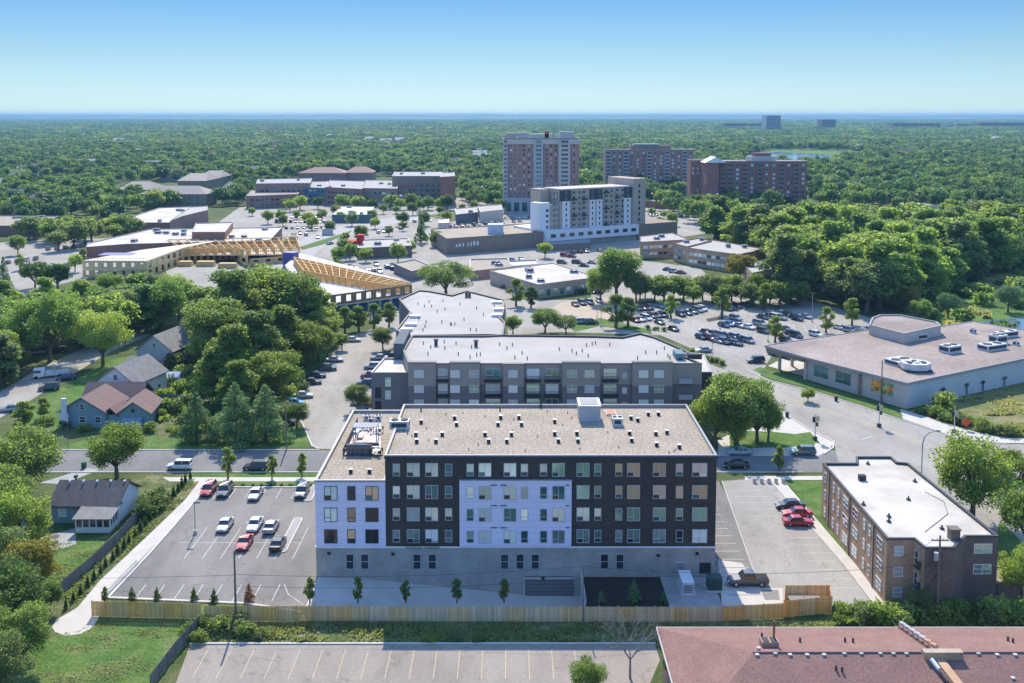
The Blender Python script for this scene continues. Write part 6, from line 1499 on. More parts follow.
# senior housing with hip roofs
for i, (x0, x1, yb, dep, h, lab) in enumerate(((118, 150, 202, 34, 9, 'left wing of the grey-brown hip-roofed housing in the trees'), (140, 206, 207, 26, 9, 'long front wing of the grey-brown hip-roofed housing'), (178, 206, 196, 40, 12, 'taller rear wing of the grey-brown hip-roofed housing'), (200, 222, 190, 30, 11, 'flat rear right wing of the grey-brown hip-roofed housing'), (222, 232, 197, 14, 7, 'small pyramid-roofed pavilion right of the hip-roofed housing'))):
    pl = rectpx(x0, yb, x1, yb, dep); t = Thing('hip_roofed_housing', lab, 'housing block', *cent(pl)); walls(t, pl, h, M_taupe_wall); hip_roof(t, pl, h + .02, 5, mat('weathered_shingles_%d' % i, (.33, .28, .24)), .2 if i != 4 else .5)
    far_windows(t, grid(pl[0], pl[1], int((pl[1][0]-pl[0][0]) / 6), 2, 2.5, 3.4, 1.8, 1.6, 'far', (G_dark,), 2))
# left strip stores
h = 5.5
simple('flat_roofed_school', 'flat-roofed dark brick building at the far left edge behind the car park', 'school', [P(-80, 226, h), P(40, 225.5, h), P(58, 216, h), P(-60, 215, h)], h, M_brick_red, M_gravel_roof, units=5)
h = 6.5
simple('brick_store', 'brick store with bright white roof left of the stepped shopfronts', 'store', [P(113.5, 222.5, h), P(170, 222.5, h), P(195, 206.5, h), P(160, 207.5, h)], h, M_brick_red, M_white_roof, units=3)
simple('shopfront_row', 'stepped stone and brick shopfront row right of the white-roofed brick store', 'store', [P(170, 222, 7), P(182, 217, 7), P(208, 209, 8), P(207, 205, 8), P(190, 206, 8)], 7.5, M_brick_red2, M_membrane)
h = 6.2
simple('supermarket', 'wide white-roofed supermarket directly behind the timber frame', 'store', [P(86, 247, h), P(125, 244, h), P(270, 240, h), P(282, 227, h), P(150, 229, h), P(88, 243, h)], h, M_brick_red, M_white_roof, units=14)
simple('supermarket_tower', 'raised brick and white-roofed block in the middle of the supermarket roof', 'store', [P(192, 233, 9), P(225, 233, 9), P(233, 223, 9), P(196, 224, 9)], 9.5, M_brick_red, M_white_roof)
simple('corner_kiosk', 'small brown brick kiosk at the right end of the supermarket', 'kiosk', [P(289, 236.5, 6), P(297.5, 236.5, 6), P(297.5, 233.5, 6), P(290, 233.5, 6)], 6, M_brick_red2, M_taupe_wall)
# downtown small buildings
h = 5
simple('glass_pavilion', 'low glass-sided pavilion with pale layered roof in the downtown car park', 'restaurant', [P(332, 214.5, h), P(372, 214.5, h), P(374, 206.5, h), P(342, 206, h)], h, mat('blue_grey_cladding', (.1, .16, .18)), M_hvac, units=3)
simple('bank_building', 'small grey and stone bank-like building left of the tall tower', 'bank', [P(456, 214.5, 6), P(478, 212, 6), P(476, 206.5, 6), P(455, 208.5, 6)], 6, mat('slate_cladding', (.12, .15, .16)), M_membrane, units=1)
simple('stone_store', 'pale stone store with curved front beside the small bank-like building', 'store', [P(480, 212, 6.5), P(503, 209.5, 6.5), P(501, 204, 6.5), P(478, 206, 6.5)], 6.5, M_store_wall, M_membrane)
simple('tiny_kiosk', 'tiny flat-roofed kiosk in the car park left of the taupe store', 'kiosk', [P(438, 223, 4), P(449, 222.5, 4), P(449, 218.5, 4), P(439, 219, 4)], 4, M_stone_pale, M_hvac)
simple('tiny_kiosk', 'small low kiosk before the row of shops near the brick complex', 'kiosk', [P(322, 229, 3.5), P(333, 228.5, 3.5), P(333, 226.5, 3.5), P(323, 227, 3.5)], 3.5, M_stone_pale, M_hvac)
# brick apartment rows
def rowapt(label, pts, h, cols):
    poly = [P(x, y, h) for x, y in pts]; a, b = poly[0], poly[1]
    return simple('brick_row_apartments', label, 'apartment block', poly, h, M_brick_tan, M_membrane, M_brick_dkbr, .3, win=grid(a, b, cols, 2, 2.0, 3.0, 2.3, 1.5, 'far', (G_blind, G_dark, G_sky), 3), units=2)
rowapt('low brown brick apartment row left of the two, behind the tall tree', [(640, 242, ), (690, 239.5), (672, 232.5), (640, 236)], 7.5, 9)
rowapt('long brown brick apartment row between the trees, middle one', [(686, 247.5), (738, 254.5), (766, 249), (712, 239.5)], 7.5, 10)
rowapt('short brown brick end block left of the long apartment row', [(673, 243), (687, 246.5), (712, 240.5), (698, 238)], 7.8, 3)
rowapt('grey-roofed end block at the right foot of the brick apartment rows', [(742, 263), (752, 273), (772, 269), (770, 259)], 6.5, 2)
# pale flat buildings in the wood
for i, (x0, x1, y, lab) in enumerate(((905, 925, 213, 'pale flat-roofed building among the trees at right, leftmost'), (930, 946, 214, 'small pale flat-roofed building among the trees at right, middle'), (948, 972, 215, 'pale flat-roofed building among the trees at right, rightmost'), (956, 975, 206, 'small red-brown roofed building above the pale ones at right'))):
    pl = rectpx(x0, y, x1, y, 22); simple('flat_roofed_building', lab, 'building', pl, 4.5 + i % 2, M_stone_pale, M_gravel_roof if i < 3 else M_brick_red2, units=0)
# far houses in the woods
fr = random.Random(6); fhl = []
for i in range(50):
    px = fr.uniform(5, 1015) if i > 33 else [20, 34, 6, 28, 60, 152, 165, 172, 590, 600, 235, 120, 128, 64, 330, 360, 355, 480, 862, 905, 300, 250, 210, 400, 430, 610, 650, 15, 44, 88, 560, 275, 140, 385][i]; py = fr.uniform(133, 176) if i > 33 else [183, 175, 192, 178, 170, 172, 176, 181, 148, 152, 165, 146, 148, 190, 141, 149, 151, 160, 152, 158, 152, 178, 160, 145, 150, 165, 150, 205, 208, 170, 140, 148, 158, 154][i]
    if 495 < px < 815 and py > 145: continue
    x, y = P(px, py); k = fr.random(); a = fr.uniform(-.4, .4); s = 1 + y / 2600
    s *= .75; w, d = 9 * s, 7 * s; c_, s_ = math.cos(a), math.sin(a); pl = [(x + c_*u - s_*v, y + s_*u + c_*v) for u, v in ((-w, -d), (w, -d), (w, d), (-w, d))]
    t = Thing('far_house', 'roof showing among the far trees, %s from the left' % ORD[1], 'house', x, y, 0, 'far houses among trees'); fhl.append((x / y, t))
    walls(t, pl, 7.5 * s, [M_white_siding, M_stone_pale, M_grey_siding][i % 3]); (gable_roof if i % 2 else hip_roof)(t, pl, 7.52 * s, 4.5 * s, [M_shingle_grey, M_shingle_brown, M_conc][i % 3])
fhl.sort(key=lambda q: q[0])
for i, (_, t) in enumerate(fhl): t.o['label'] = 'distant house roof among the far trees, ' + ('%s from the left' % ORD[i + 1] if i < 25 else '%s from the right' % ORD[len(fhl) - i])
# horizon buildings
def far(label, x0, x1, base, top, wall, cols=6, rows=4):
    a = P(x0, base); h = W(x0, top, a[1])[1]; pl = rectpx(x0, base, x1, base, 60); t, p = simple('distant_office_block', label, 'office block', pl, h, wall, M_membrane)
    q = MB(); L_ = pl[1][0] - pl[0][0]
    for i in range(rows): q.box(pl[0][0] + L_*.03, pl[1][0] - L_*.03, pl[0][1] - 1.2, pl[0][1] - .3, h * (i + .35) / rows, h * (i + .75) / rows)
    t.part('window_bands', q, G_dark)
far('tall pale blue office tower on the horizon at right', 766, 780.5, 134, 115.5, M_apt_pale, 8, 12)
far('stubby dark office tower on the horizon right of the pale tower', 822, 835.5, 132, 119.5, M_brick_dkbr, 6, 6)
far('low dark wide block on the horizon left of the pale tower', 724, 747, 131, 123.5, M_apt_low, 6, 3)
far('second low dark block touching the pale horizon tower', 749, 765, 131, 123.5, M_apt_low, 6, 3)
far('long low red-brown factory on the right horizon, left one', 892, 941, 131, 123, M_brick_red, 8, 2)
far('long low red-brown factory on the right horizon, middle one', 957, 978, 130.5, 124, M_brick_wine, 8, 2)
far('long low red-brown factory at the right edge of the horizon', 979, 1040, 130.5, 122.5, M_brick_wine, 8, 2)
far('small white works between the red-brown horizon factories', 942, 956, 130.8, 124.5, M_white, 3, 2)
far('white long shed on the right horizon before the factories', 856, 876, 131.5, 128, M_white, 3, 1)

# ================================================================== CONSTRUCTION SITE
def stud_wall(mb, a, b, z0, z1, step=.8, t_=.14, openings=()):
    l = math.hypot(b[0]-a[0], b[1]-a[1]); an = math.atan2(b[1]-a[1], b[0]-a[0]); n = max(2, int(l / step))
    cx, cy = (a[0]+b[0])/2, (a[1]+b[1])/2
    mb.obox(cx, cy, an, l/2, t_, z0, z0 + .2); mb.obox(cx, cy, an, l/2, t_, z1 - .35, z1)
    for k in range(n + 1):
        u = k / n; mb.obox(a[0] + (b[0]-a[0])*u, a[1] + (b[1]-a[1])*u, an, .09, t_ - .003, z0 + .2, z1 - .35)
def osb_wall(mb, a, b, z0, z1, n, win=.5, sill=.35, head=.8, th=.12):
    """sheathed wall with real rough openings"""
    l = math.hypot(b[0]-a[0], b[1]-a[1]); an = math.atan2(b[1]-a[1], b[0]-a[0]); ux, uy = (b[0]-a[0])/l, (b[1]-a[1])/l; H_ = z1 - z0
    def seg(s0, s1, q0, q1):
        c = (s0+s1)/2; mb.obox(a[0]+ux*c, a[1]+uy*c, an, (s1-s0)/2, th, q0, q1)
    seg(0, l, z0, z0 + H_*sill); seg(0, l, z0 + H_*head, z1)
    st = l / n
    for k in range(n):
        seg(k*st, k*st + st*(1-win)/2, z0+H_*sill, z0+H_*head); seg(k*st + st*(1+win)/2, (k+1)*st, z0+H_*sill, z0+H_*head)
t = Thing('timber_frame_building', 'wood-framed apartment shell with plywood deck, left part of the construction site', 'construction', *P(180, 275))
fz = 6.6
wing_a = [P(84, 262, fz), P(162, 262.5, fz), P(196, 252.5, fz), P(232, 253, fz), P(238, 246.5, fz), P(180, 246.5, fz), P(128, 250, fz)]
A0_, A1_, A2_ = P(83, 277), P(147, 277.5), P(183, 263)
A3_, A4_ = P(243, 266), P(250, 270)
dz = MB(); deck = [A0_, A1_, A2_, (A2_[0] + 8, A2_[1] + 26), (A0_[0] + 12, A0_[1] + 32)]
for lev in (0, 1):
    o = MB(); osb_wall(o, A0_, A1_, lev*3.2, lev*3.2 + 3.1, 7, .35, .3, .85); osb_wall(o, A1_, A2_, lev*3.2, lev*3.2 + 3.1, 6, .45, .15, .85)
    t.part('sheathed_wall', o, M_osb if lev == 0 else mat('osb_light', (.78, .58, .3), .1))
dz.prism(ccw(deck), 6.3, 6.6); t.part('floor_deck', dz, M_deck_ply)
x, y = P(118, 254, 6.6); t.part('stair_opening', MB().obox(x, y, 0, 7, 4, 6.61, 6.66), M_blue_tarp)
ga_ = MB()
for k in range(22): ga_.tube((A0_[0] + k * (A1_[0]-A0_[0]) / 21, A0_[1] + k * (A1_[1]-A0_[1]) / 21, 6.6), (A0_[0] + k * (A1_[0]-A0_[0]) / 21, A0_[1] + k * (A1_[1]-A0_[1]) / 21, 7.6), .06, n=4)
ga_.tube((A0_[0], A0_[1], 7.6), (A1_[0], A1_[1], 7.6), .06, n=4); t.part('guard_rail', ga_, M_lumber)
# U-shaped framed part
Bp = [A2_, P(232, 258.5), P(248, 266)]
o = MB(); osb_wall(o, (A2_[0], A2_[1]), Bp[1], 0, 3.1, 8, .55, .1, .85); osb_wall(o, Bp[1], Bp[2], 0, 3.1, 2, .5, .2, .85)
osb_wall(o, (A2_[0], A2_[1]), Bp[1], 3.2, 6.4, 8, .5, .25, .85); osb_wall(o, Bp[1], Bp[2], 3.2, 6.4, 3, .5, .25, .85)
t.part('sheathed_wall', o, M_osb)
fr_ = MB(); far_l, far_r = P(168, 253), P(296, 250)
near_r = P(298, 262)
for i in range(15):
    u = i / 14.0
    a = (A2_[0] + (near_r[0]-A2_[0])*u, A2_[1] + 1 + (near_r[1]-A2_[1] + 4)*u * .9); b = (far_l[0] + (far_r[0]-far_l[0])*u, far_l[1] + (far_r[1]-far_l[1])*u)
    stud_wall(fr_, a, b, 3.3, 6.3, .8)
for i in range(4):
    u = (i + .0) / 3.0
    a = (A2_[0] + (far_l[0]-A2_[0])*u, A2_[1] + 1 + (far_l[1]-A2_[1])*u); b = (near_r[0] + (far_r[0]-near_r[0])*u, near_r[1] + (far_r[1]-near_r[1])*u)
    stud_wall(fr_, a, b, 3.32, 6.28, .7)
t.part('stud_framing', fr_, M_lumber)
t.part('floor_deck', MB().prism(ccw([(A2_[0], A2_[1] + .5), near_r, far_r, far_l]), 3.0, 3.29), M_deck_ply)
o = MB(); osb_wall(o, P(250, 266), near_r, 0, 3.0, 4, .4); t.part('sheathed_wall', o, M_osb)
x, y = A2_[0] + 49, A2_[1] - 8
bt = P(236, 262); 
# courtyard slab and loads
surf('construction_slab', PP([(165, 268), (235, 262), (250, 272), (300, 292), (330, 320), (250, 300), (170, 285)]), M_asph_pale, 0.03, world=True)
for i, (px, py, w, lab) in enumerate(((206, 266, 4, 'stack of lumber bundles in the construction courtyard, left one'), (228, 268, 4, 'stack of lumber bundles in the construction courtyard, right one'), (290, 290, 3.5, 'bundle of lumber on the slab below the blue tarp'), (186, 266, 3, 'small timber pile at the left of the construction courtyard'))):
    x, y = P(px, py); q = Thing('lumber_stack', lab, 'lumber', x, y); b = MB()
    for k in range(5): b.box(x - w + k * .1, x + w - k * .12, y - 1.5, y + 1.5, .1 + k * .42, .45 + k * .42)
    q.part('planks', b, M_lumber); q.part('bearers', MB().box(x - w + .6, x - w + .8, y - 1.4, y + 1.4, 0, .1).box(x + w - .8, x + w - .6, y - 1.4, y + 1.4, 0, .1), M_osb)
# right wing on the podium
t = Thing('timber_frame_wing', 'wood-framed wing of open stud walls on a grey podium behind the parking lane', 'construction', *P(350, 310))
c0_, c1_, c2_, c3_ = P(297, 316), P(323, 319), P(412, 306), P(292, 275)
d0 = P(300, 268); 
pz = 4.0
q = MB()
for k in range(9):
    u = k / 8.0; x, y = c1_[0] + (c2_[0]-c1_[0])*u, c1_[1] + (c2_[1]-c1_[1])*u; q.box(x - .4, x + .4, y - .1, y + .7, 0, pz - .6)
t.part('podium_columns', q, M_conc_dark)
e0, e1, e2, e3 = P(304, 278, 4), P(392, 293.5, 4), P(411, 291, 4), P(294, 264, 4)
pod_ = ccw([c1_, c2_, P(400, 290), P(300, 262), P(285, 275), P(300, 300)])
t.part('podium_slab', MB().prism(pod_, pz - .6, pz), M_conc); t.part('floor_deck', MB().prism(ccw([e0, e1, e2, e3]), pz + .004, pz + .06), M_lumber)
t.part('podium_interior', MB().prism(inset(pod_, 3.0), 0, pz - .62), mat('blue_wrap', (.05, .16, .3), .2))
o = MB(); osb_wall(o, c1_, c2_, pz, pz + 3.3, 9, .5, .2, .82, .12); osb_wall(o, P(299, 312), c1_, pz, pz + 3.3, 2, .4, .3, .8)
t.part('sheathed_wall', o, mat('brown_sheathing', (.24, .17, .09), .15))
st = MB()
e0, e1, e2, e3 = P(304, 278, 4), P(392, 293.5, 4), P(411, 291, 4), P(294, 264, 4)
for i in range(15):
    u = i / 14.0; a = (e3[0] + (e2[0]-e3[0])*u, e3[1] + (e2[1]-e3[1])*u); b = (e0[0] + (e1[0]-e0[0])*u, e0[1] + (e1[1]-e0[1])*u)
    stud_wall(st, a, b, pz, pz + 2.9, .8)
for i in range(5):
    u = i / 4.0; a = (e3[0] + (e0[0]-e3[0])*u, e3[1] + (e0[1]-e3[1])*u); b = (e2[0] + (e1[0]-e2[0])*u, e2[1] + (e1[1]-e2[1])*u)
    stud_wall(st, a, b, pz + .02, pz + 2.88, .7)
t.part('stud_framing', st, M_lumber)
x, y = P(291, 268); t.part('wrapped_stair_shaft', MB().obox(x, y, -.3, 2.6, 2.0, 0, 6.8), M_blue_tarp)
# blue container
x, y = P(163, 290); q = Thing('site_container', 'blue steel container half hidden by trees below the construction courtyard', 'container', x, y)
q.part('body', MB().box(x - 6, x + 6, y - 1.3, y + 1.3, .1, 2.8), mat('blue_steel', (.12, .28, .42))); rb_ = MB()
for k in range(24): rb_.box(x - 5.9 + k * .5, x - 5.75 + k * .5, y - 1.36, y - 1.3, .2, 2.7)
q.part('ribs', rb_, mat('blue_steel_dark', (.09, .2, .3)))

# ================================================================== HOUSES AT LEFT
def house(label, px0, py0, px1, py1, depth, hw, rise, wall, roof, ridge='along', wins=3, group=None, chimney=False):
    pl = rectpx(px0, py0, px1, py1, depth)
    c = cent(pl); t = Thing('house', label, 'house', c[0], c[1])
    walls(t, pl, hw, wall)
    pr_ = pl if ridge == 'along' else [pl[1], pl[2], pl[3], pl[0]]
    gable_roof(t, pr_, hw + .05, rise, roof)
    P4 = ccw(pr_); a, b, c_, d = P4
    for u, v in ((a, d), (b, c_)): g = MB(); g.add([(u[0], u[1], hw), (v[0], v[1], hw), ((u[0]+v[0])/2, (u[1]+v[1])/2, hw + rise)], [(0, 1, 2)]); t.part('gable', g, wall)
    L_ = math.hypot(pl[1][0]-pl[0][0], pl[1][1]-pl[0][1])
    for k in range(wins): window(t, pl[0], pl[1], L_ * (k + .5) / wins, 1.7, 1.3, 1.3, 'sash', rw.choice([G_dark, G_blind]), M_white)
    L3 = math.hypot(pl[2][0]-pl[1][0], pl[2][1]-pl[1][1])
    for k in range(2): window(t, pl[1], pl[2], L3 * (k + .5) / 2, 1.7, 1.2, 1.3, 'sash', G_dark, M_white)
    for k in range(2): window(t, pl[3], pl[0], L3 * (k + .5) / 2, 1.7, 1.2, 1.3, 'sash', G_dark, M_white)
    if ridge != 'along' and rise > 2: window(t, pl[0], pl[1], L_ * .5, hw + rise * .35, 1.0, 1.2, 'sash', G_dark, M_white)
    return t, pl
# near grey-roofed house
t, pl = house('small teal house with dark grey roof, ridge vents and a screened porch', 52, 523, 117, 524, 8.0, 2.9, 2.6, M_teal_siding, M_shingle_dark, 'along', 3)
gw_ = MB(); e_ = pl[1]; gw_.prism(ccw([(e_[0] + .02, e_[1] - .1), (e_[0] + .1, e_[1] - .1), (pl[2][0] + .1, pl[2][1] + .1), (pl[2][0] + .02, pl[2][1] + .1)]), 0, 2.9)
gw_.add([(e_[0] + .06, e_[1], 2.9), (pl[2][0] + .06, pl[2][1], 2.9), ((e_[0]+pl[2][0])/2 + .06, (e_[1]+pl[2][1])/2, 5.4)], [(0, 1, 2)]); t.part('side_cladding', gw_, M_white_siding)
for k in range(5):
    x = pl[0][0] + 1.5 + k * 2.2; y = (pl[0][1] + pl[3][1]) / 2 - .5; t.part('roof_vent', MB().box(x-.15, x+.15, y-.15, y+.15, 5.2, 5.65), M_white)
p0 = P(76, 533); p1 = P(110, 533); px_ = MB(); px_.box(p0[0], p1[0], p0[1], pl[0][1] - .05, 0, .9); t.part('porch_base', px_, M_white_siding)
pc = MB()
for k in range(6): x = p0[0] + (p1[0]-p0[0]) * k / 5; pc.box(x - .08, x + .08, p0[1], p0[1] + .16, .9, 2.3)
for k in range(4): y = p0[1] + (pl[0][1]-p0[1]) * k / 4; pc.box(p1[0] - .16, p1[0], y + .17, y + .33, .9, 2.3)
t.part('porch_post', pc, M_white); t.part('porch_screen', MB().box(p0[0] + .1, p1[0] - .1, p0[1] + .1, pl[0][1] - .1, .92, 2.3), G_dark)
pr2 = MB(); pr2.add([(p0[0] - .4, p0[1] - .4, 2.35), (p1[0] + .4, p0[1] - .4, 2.35), (p1[0] + .4, pl[0][1] + .6, 3.2), (p0[0] - .4, pl[0][1] + .6, 3.2), (p0[0] - .4, p0[1] - .4, 2.2), (p1[0] + .4, p0[1] - .4, 2.2), (p1[0] + .4, pl[0][1] + .6, 3.05), (p0[0] - .4, pl[0][1] + .6, 3.05)], [(0, 1, 2, 3), (7, 6, 5, 4), (0, 4, 5, 1), (1, 5, 6, 2), (2, 6, 7, 3), (3, 7, 4, 0)]); t.part('porch_roof', pr2, M_shingle_grey)
surf('patio', PP([(40, 538), (76, 528), (76, 545), (48, 552)]), M_conc_dark, .03, world=True)
# brown-roofed teal house
t, pl = house('teal house with brown hipped and gabled roofs and a white chimney beside the street', 60, 427, 106, 428, 10, 3.2, 3.2, M_teal_siding, M_shingle_brown, 'across', 3)
pl2 = rectpx(118, 428, 150, 427, 9.5); walls(t, pl2, 2.85, M_teal_siding, 'garage_wall'); gable_roof(t, [pl2[1], pl2[2], pl2[3], pl2[0]], 2.9, 2.6, M_shingle_brown, 'garage_roof')
g = MB(); g.add([(pl2[0][0], pl2[0][1], 2.85), (pl2[1][0], pl2[1][1], 2.85), ((pl2[0][0]+pl2[1][0])/2, (pl2[0][1]+pl2[1][1])/2, 5.4)], [(0, 1, 2)]); t.part('garage_gable', g, M_teal_siding)
t.part('garage_door', MB().box(pl2[0][0] + 1, pl2[1][0] - 1.4, pl2[0][1] - .12, pl2[0][1] - .05, 0, 2.2), mat('sky_blue_door', (.25, .42, .6)))
sx, sy = (pl2[0][0]+pl2[1][0])/2, pl2[0][1] - .08; st_ = MB(); pts = []
for k in range(10): r_ = .55 if k % 2 == 0 else .22; pts.append((sx + r_ * math.sin(k * .628), 3.6 + r_ * math.cos(k * .628)))
st_.add([(a, sy, b) for a, b in pts] + [(a, sy + .05, b) for a, b in pts] + [(sx, sy, 3.6)], [(20, (k+1) % 10, k) for k in range(10)] + [(k, (k+1) % 10, 10 + (k+1) % 10, 10 + k) for k in range(10)]); t.part('star_ornament', st_, M_black)
pl3 = rectpx(84, 413, 140, 413, 7); walls(t, pl3, 3.0, M_teal_siding, 'rear_wall'); gable_roof(t, pl3, 3.05, 2.9, M_shingle_brown, 'rear_roof')
pl4 = rectpx(105, 427, 118, 427.5, 5); walls(t, pl4, 2.6, M_teal_siding, 'entry_wall'); gable_roof(t, [pl4[1], pl4[2], pl4[3], pl4[0]], 2.65, 1.6, M_shingle_brown, 'entry_roof')
x, y = P(65.5, 428); t.part('chimney', MB().box(x - .8, x + .8, y - .6, y - .05, 0, 3.2).box(x - .5, x + .5, y - .55, y - .1, 3.2, 6.3), M_white_siding)
# white gabled houses
t, pl = house('white gabled house with grey roof just behind the brown-roofed house', 97, 402, 136, 405, 12, 4.6, 3.8, M_white_siding, M_shingle_grey, 'across', 2)
t, pl = house('pale gabled house with a single attic window, farthest up the slope', 137, 366, 173, 368, 13, 4.2, 4.0, M_grey_siding, M_shingle_grey, 'across', 3)
t, pl = house('low white link house between the two gabled houses', 122, 378, 142, 381, 7, 2.8, 2.0, M_white_siding, M_shingle_grey, 'along', 2)
x, y = P(172, 384); sh = Thing('garden_shed', 'small pale blue garden shed right of the gabled houses', 'shed', x, y); q_ = [(x-1.8, y-1.3), (x+1.8, y-1.3), (x+1.8, y+1.3), (x-1.8, y+1.3)]; walls(sh, q_, 2, M_white_siding); gable_roof(sh, q_, 2.05, 1, mat('pale_blue_roof', (.5, .6, .68)))
t, pl = house('pale roofed house at the left edge below the car park', -25, 308, 20, 300, 14, 3.5, 3.0, M_white_siding, M_conc_dark, 'along', 3)
t, pl = house('dark roofed house hidden under the trees above the residential street', 60, 345, 85, 340, 9, 3, 2.5, M_grey_siding, M_shingle_dark, 'along', 2)
# ================================================================== RED ROOF IN THE FOREGROUND
ez, rz_ = 5.6, 8.2
bl = P(657, 627.5, ez); brr = (bl[0] + 90, bl[1]); rl = P(753, 652.5, rz_); yr = rl[1]
fy = 2 * yr - bl[1]
t = Thing('red_roofed_building', 'long building with low red-brown shingled hip roof along the bottom edge', 'building', bl[0] + 30, yr)
lx = bl[0] + .6
t.part('wall', MB().box(lx, brr[0], fy + .6, bl[1] - .6, 0, ez - .1), M_brick_red2)
q = MB(); q.add([(bl[0], bl[1], ez), (brr[0], bl[1], ez), (brr[0], yr, rz_), (rl[0], yr, rz_), (bl[0], fy, ez), (brr[0], fy, ez)], [(1, 0, 3, 2), (0, 4, 3), (4, 5, 2, 3)]); t.part('roof', q, M_shingle_red)
q = MB(); q.box(bl[0] - .05, brr[0], bl[1], bl[1] + .12, ez - .25, ez + .02).box(bl[0] - .12, bl[0], fy, bl[1], ez - .25, ez + .02); t.part('gutter', q, M_conc)
q = MB(); q.tube((rl[0], yr, rz_ + .02), (brr[0], yr, rz_ + .02), .12, n=6); t.part('ridge_cap', q, mat('ridge_shingle', (.3, .18, .155)))
vv = MB().box(-.16, .16, -.16, .16, -.3, .35, 0).box(-.2, .2, -.2, .2, .35, .42, 1).mesh('roof_vent', [M_hvac, M_conc])
for px, py in ((757, 657), (758.5, 651), (775, 656), (790, 657), (807, 657), (824, 657), (844, 656), (861, 656), (880, 656), (893, 656), (906, 656), (960, 656), (978, 656), (997, 657), (1015, 657), (1030, 657), (1013, 673)):
    x, y = P(px, py, rz_ - .3); link('roof_vent', vv, t.o, (x - t.x, y - t.y, rz_ - .3 - max(0, yr - y) * (rz_ - ez) / (yr - fy)))
for px, py in ((836, 672), (842, 673), (1008, 638), (1013, 641), (845, 640), (853, 641), (762, 631), (800, 640)):
    x, y = P(px, py, rz_ - .8); dd = abs(y - yr) / (yr - fy); z = rz_ - dd * (rz_ - ez); t.part('vent_pipe', MB().tube((x, y, z - .1), (x, y, z + .5), .12, n=7), M_hvac_dark)
x, y = P(769, 646, 7.6); t.part('chimney', MB().box(x - .9, x + .9, y - .6, y + .6, 6.4, 8.3, 0).box(x - .75, x - .1, y - .5, y + .5, 8.3, 8.36, 1).box(x + .1, x + .75, y - .5, y + .5, 8.3, 8.36, 1).tube((x + .6, y + .4, 8.3), (x + .6, y + .4, 10.2), .12, n=6, m=2), [mat('chimney_brick', (.38, .26, .17)), M_hvac_dark, M_flower])
# stepped fire wall across the roof
fw0 = P(903, 624, ez + .8); fx = P(938, 655, rz_)[0]
q = MB(); cyl = MB(); cyl2 = MB(); n = 7
for k in range(n):
    u = (k + .5) / n; x = fw0[0] + (fx - fw0[0]) * u; y = bl[1] + (yr - bl[1]) * u; z = ez + (rz_ - ez) * u
    q.box(x - .35, x + .35, y - .42, y + .42, z - .4, z + .45); (cyl if k < 5 else cyl2).tube((x - .1, y + .42, z + .5), (x + .2, y - .35, z + .62), .24, .24, n=12)
t.part('fire_wall', q, M_brick_red2); t.part('clay_tiles', cyl, M_stone_pale); t.part('clay_tiles', cyl2, mat('orange_tile', (.6, .35, .22)))
q = MB(); q.box(fx - 1.6, fx + 2.4, yr - 1.0, yr - .2, rz_ - .8, rz_ + .55); q.box(fx - .5, fx + .4, fy, yr - 1.0, rz_ - 2.6, rz_ - .1); t.part('fire_wall', q, M_brick_tan)
q = MB(); x = fx - 1.1
for k in range(4): q.tube((x + k * .35, yr - 1.5 - k * 1.5, rz_ + .1 - k * .45), (x + .3 + k * .35, yr - 2.7 - k * 1.5, rz_ - .3 - k * .45), .22, n=12, m=k % 2)
t.part('clay_tiles', q, [M_white, M_shingle_brown])
# ================================================================== VEHICLES
def paint(name, c, met=0.0, rough=0.28):
    m = bpy.data.materials.new(name); m.use_nodes = True; b = m.node_tree.nodes['Principled BSDF']
    b.inputs['Base Color'].default_value = (*c, 1); b.inputs['Metallic'].default_value = met; b.inputs['Roughness'].default_value = rough
    b.inputs['Coat Weight'].default_value = 0.5; b.inputs['Coat Roughness'].default_value = 0.08; return m
PAINT = {'white': paint('paint_white', (.72, .72, .71)), 'silver': paint('paint_silver', (.36, .375, .39), .3), 'grey': paint('paint_grey', (.075, .08, .088), .1),
         'black': paint('paint_black', (.018, .018, .021)), 'red': paint('paint_red', (.45, .02, .025)), 'dark red': paint('paint_dark_red', (.2, .02, .025)),
         'blue': paint('paint_blue', (.05, .16, .36), .2), 'dark blue': paint('paint_navy', (.02, .04, .09), .2), 'light blue': paint('paint_light_blue', (.3, .42, .5), .3),
         'grey-green': paint('paint_grey_green', (.16, .2, .17), .4), 'tan': paint('paint_tan', (.4, .35, .27), .3), 'bright blue': paint('paint_cyan', (.06, .32, .5), .1)}
M_tyre = mat('tyre_rubber', (.02, .02, .02), .1); M_rim = mat('alloy_rim', (.45, .46, .48), .05, metal=.6, rough=.35)
M_carglass = mat('car_glass', (.03, .045, .05), .05, rough=.06, spec=.8); M_lamp = mat('headlamp_glass', (.75, .76, .78), .05, rough=.15); M_tail = mat('tail_lamp', (.4, .015, .015), .05, rough=.2)
KIND = {  # length, width, sill, belt, roof, bonnet end, cabin base front/back, roof front/back, boot height
 'sedan': (4.7, 1.82, .28, .92, 1.44, (-.95, 1.55), (-.35, 1.0), .98),
 'suv': (4.7, 1.9, .34, 1.05, 1.72, (-1.05, 2.2), (-.5, 2.0), 1.12),
 'hatchback': (4.2, 1.78, .28, .95, 1.5, (-.95, 1.95), (-.3, 1.45), 1.0),
 'minivan': (5.0, 1.95, .28, 1.0, 1.78, (-1.5, 2.35), (-.75, 2.1), 1.05),
 'jeep': (4.5, 1.85, .4, 1.12, 1.78, (-.8, 2.1), (-.6, 2.05), 1.15),
 'pickup': (5.6, 2.0, .42, 1.12, 1.85, (-1.1, 1.1), (-.5, .85), 1.12)}
_car = {}
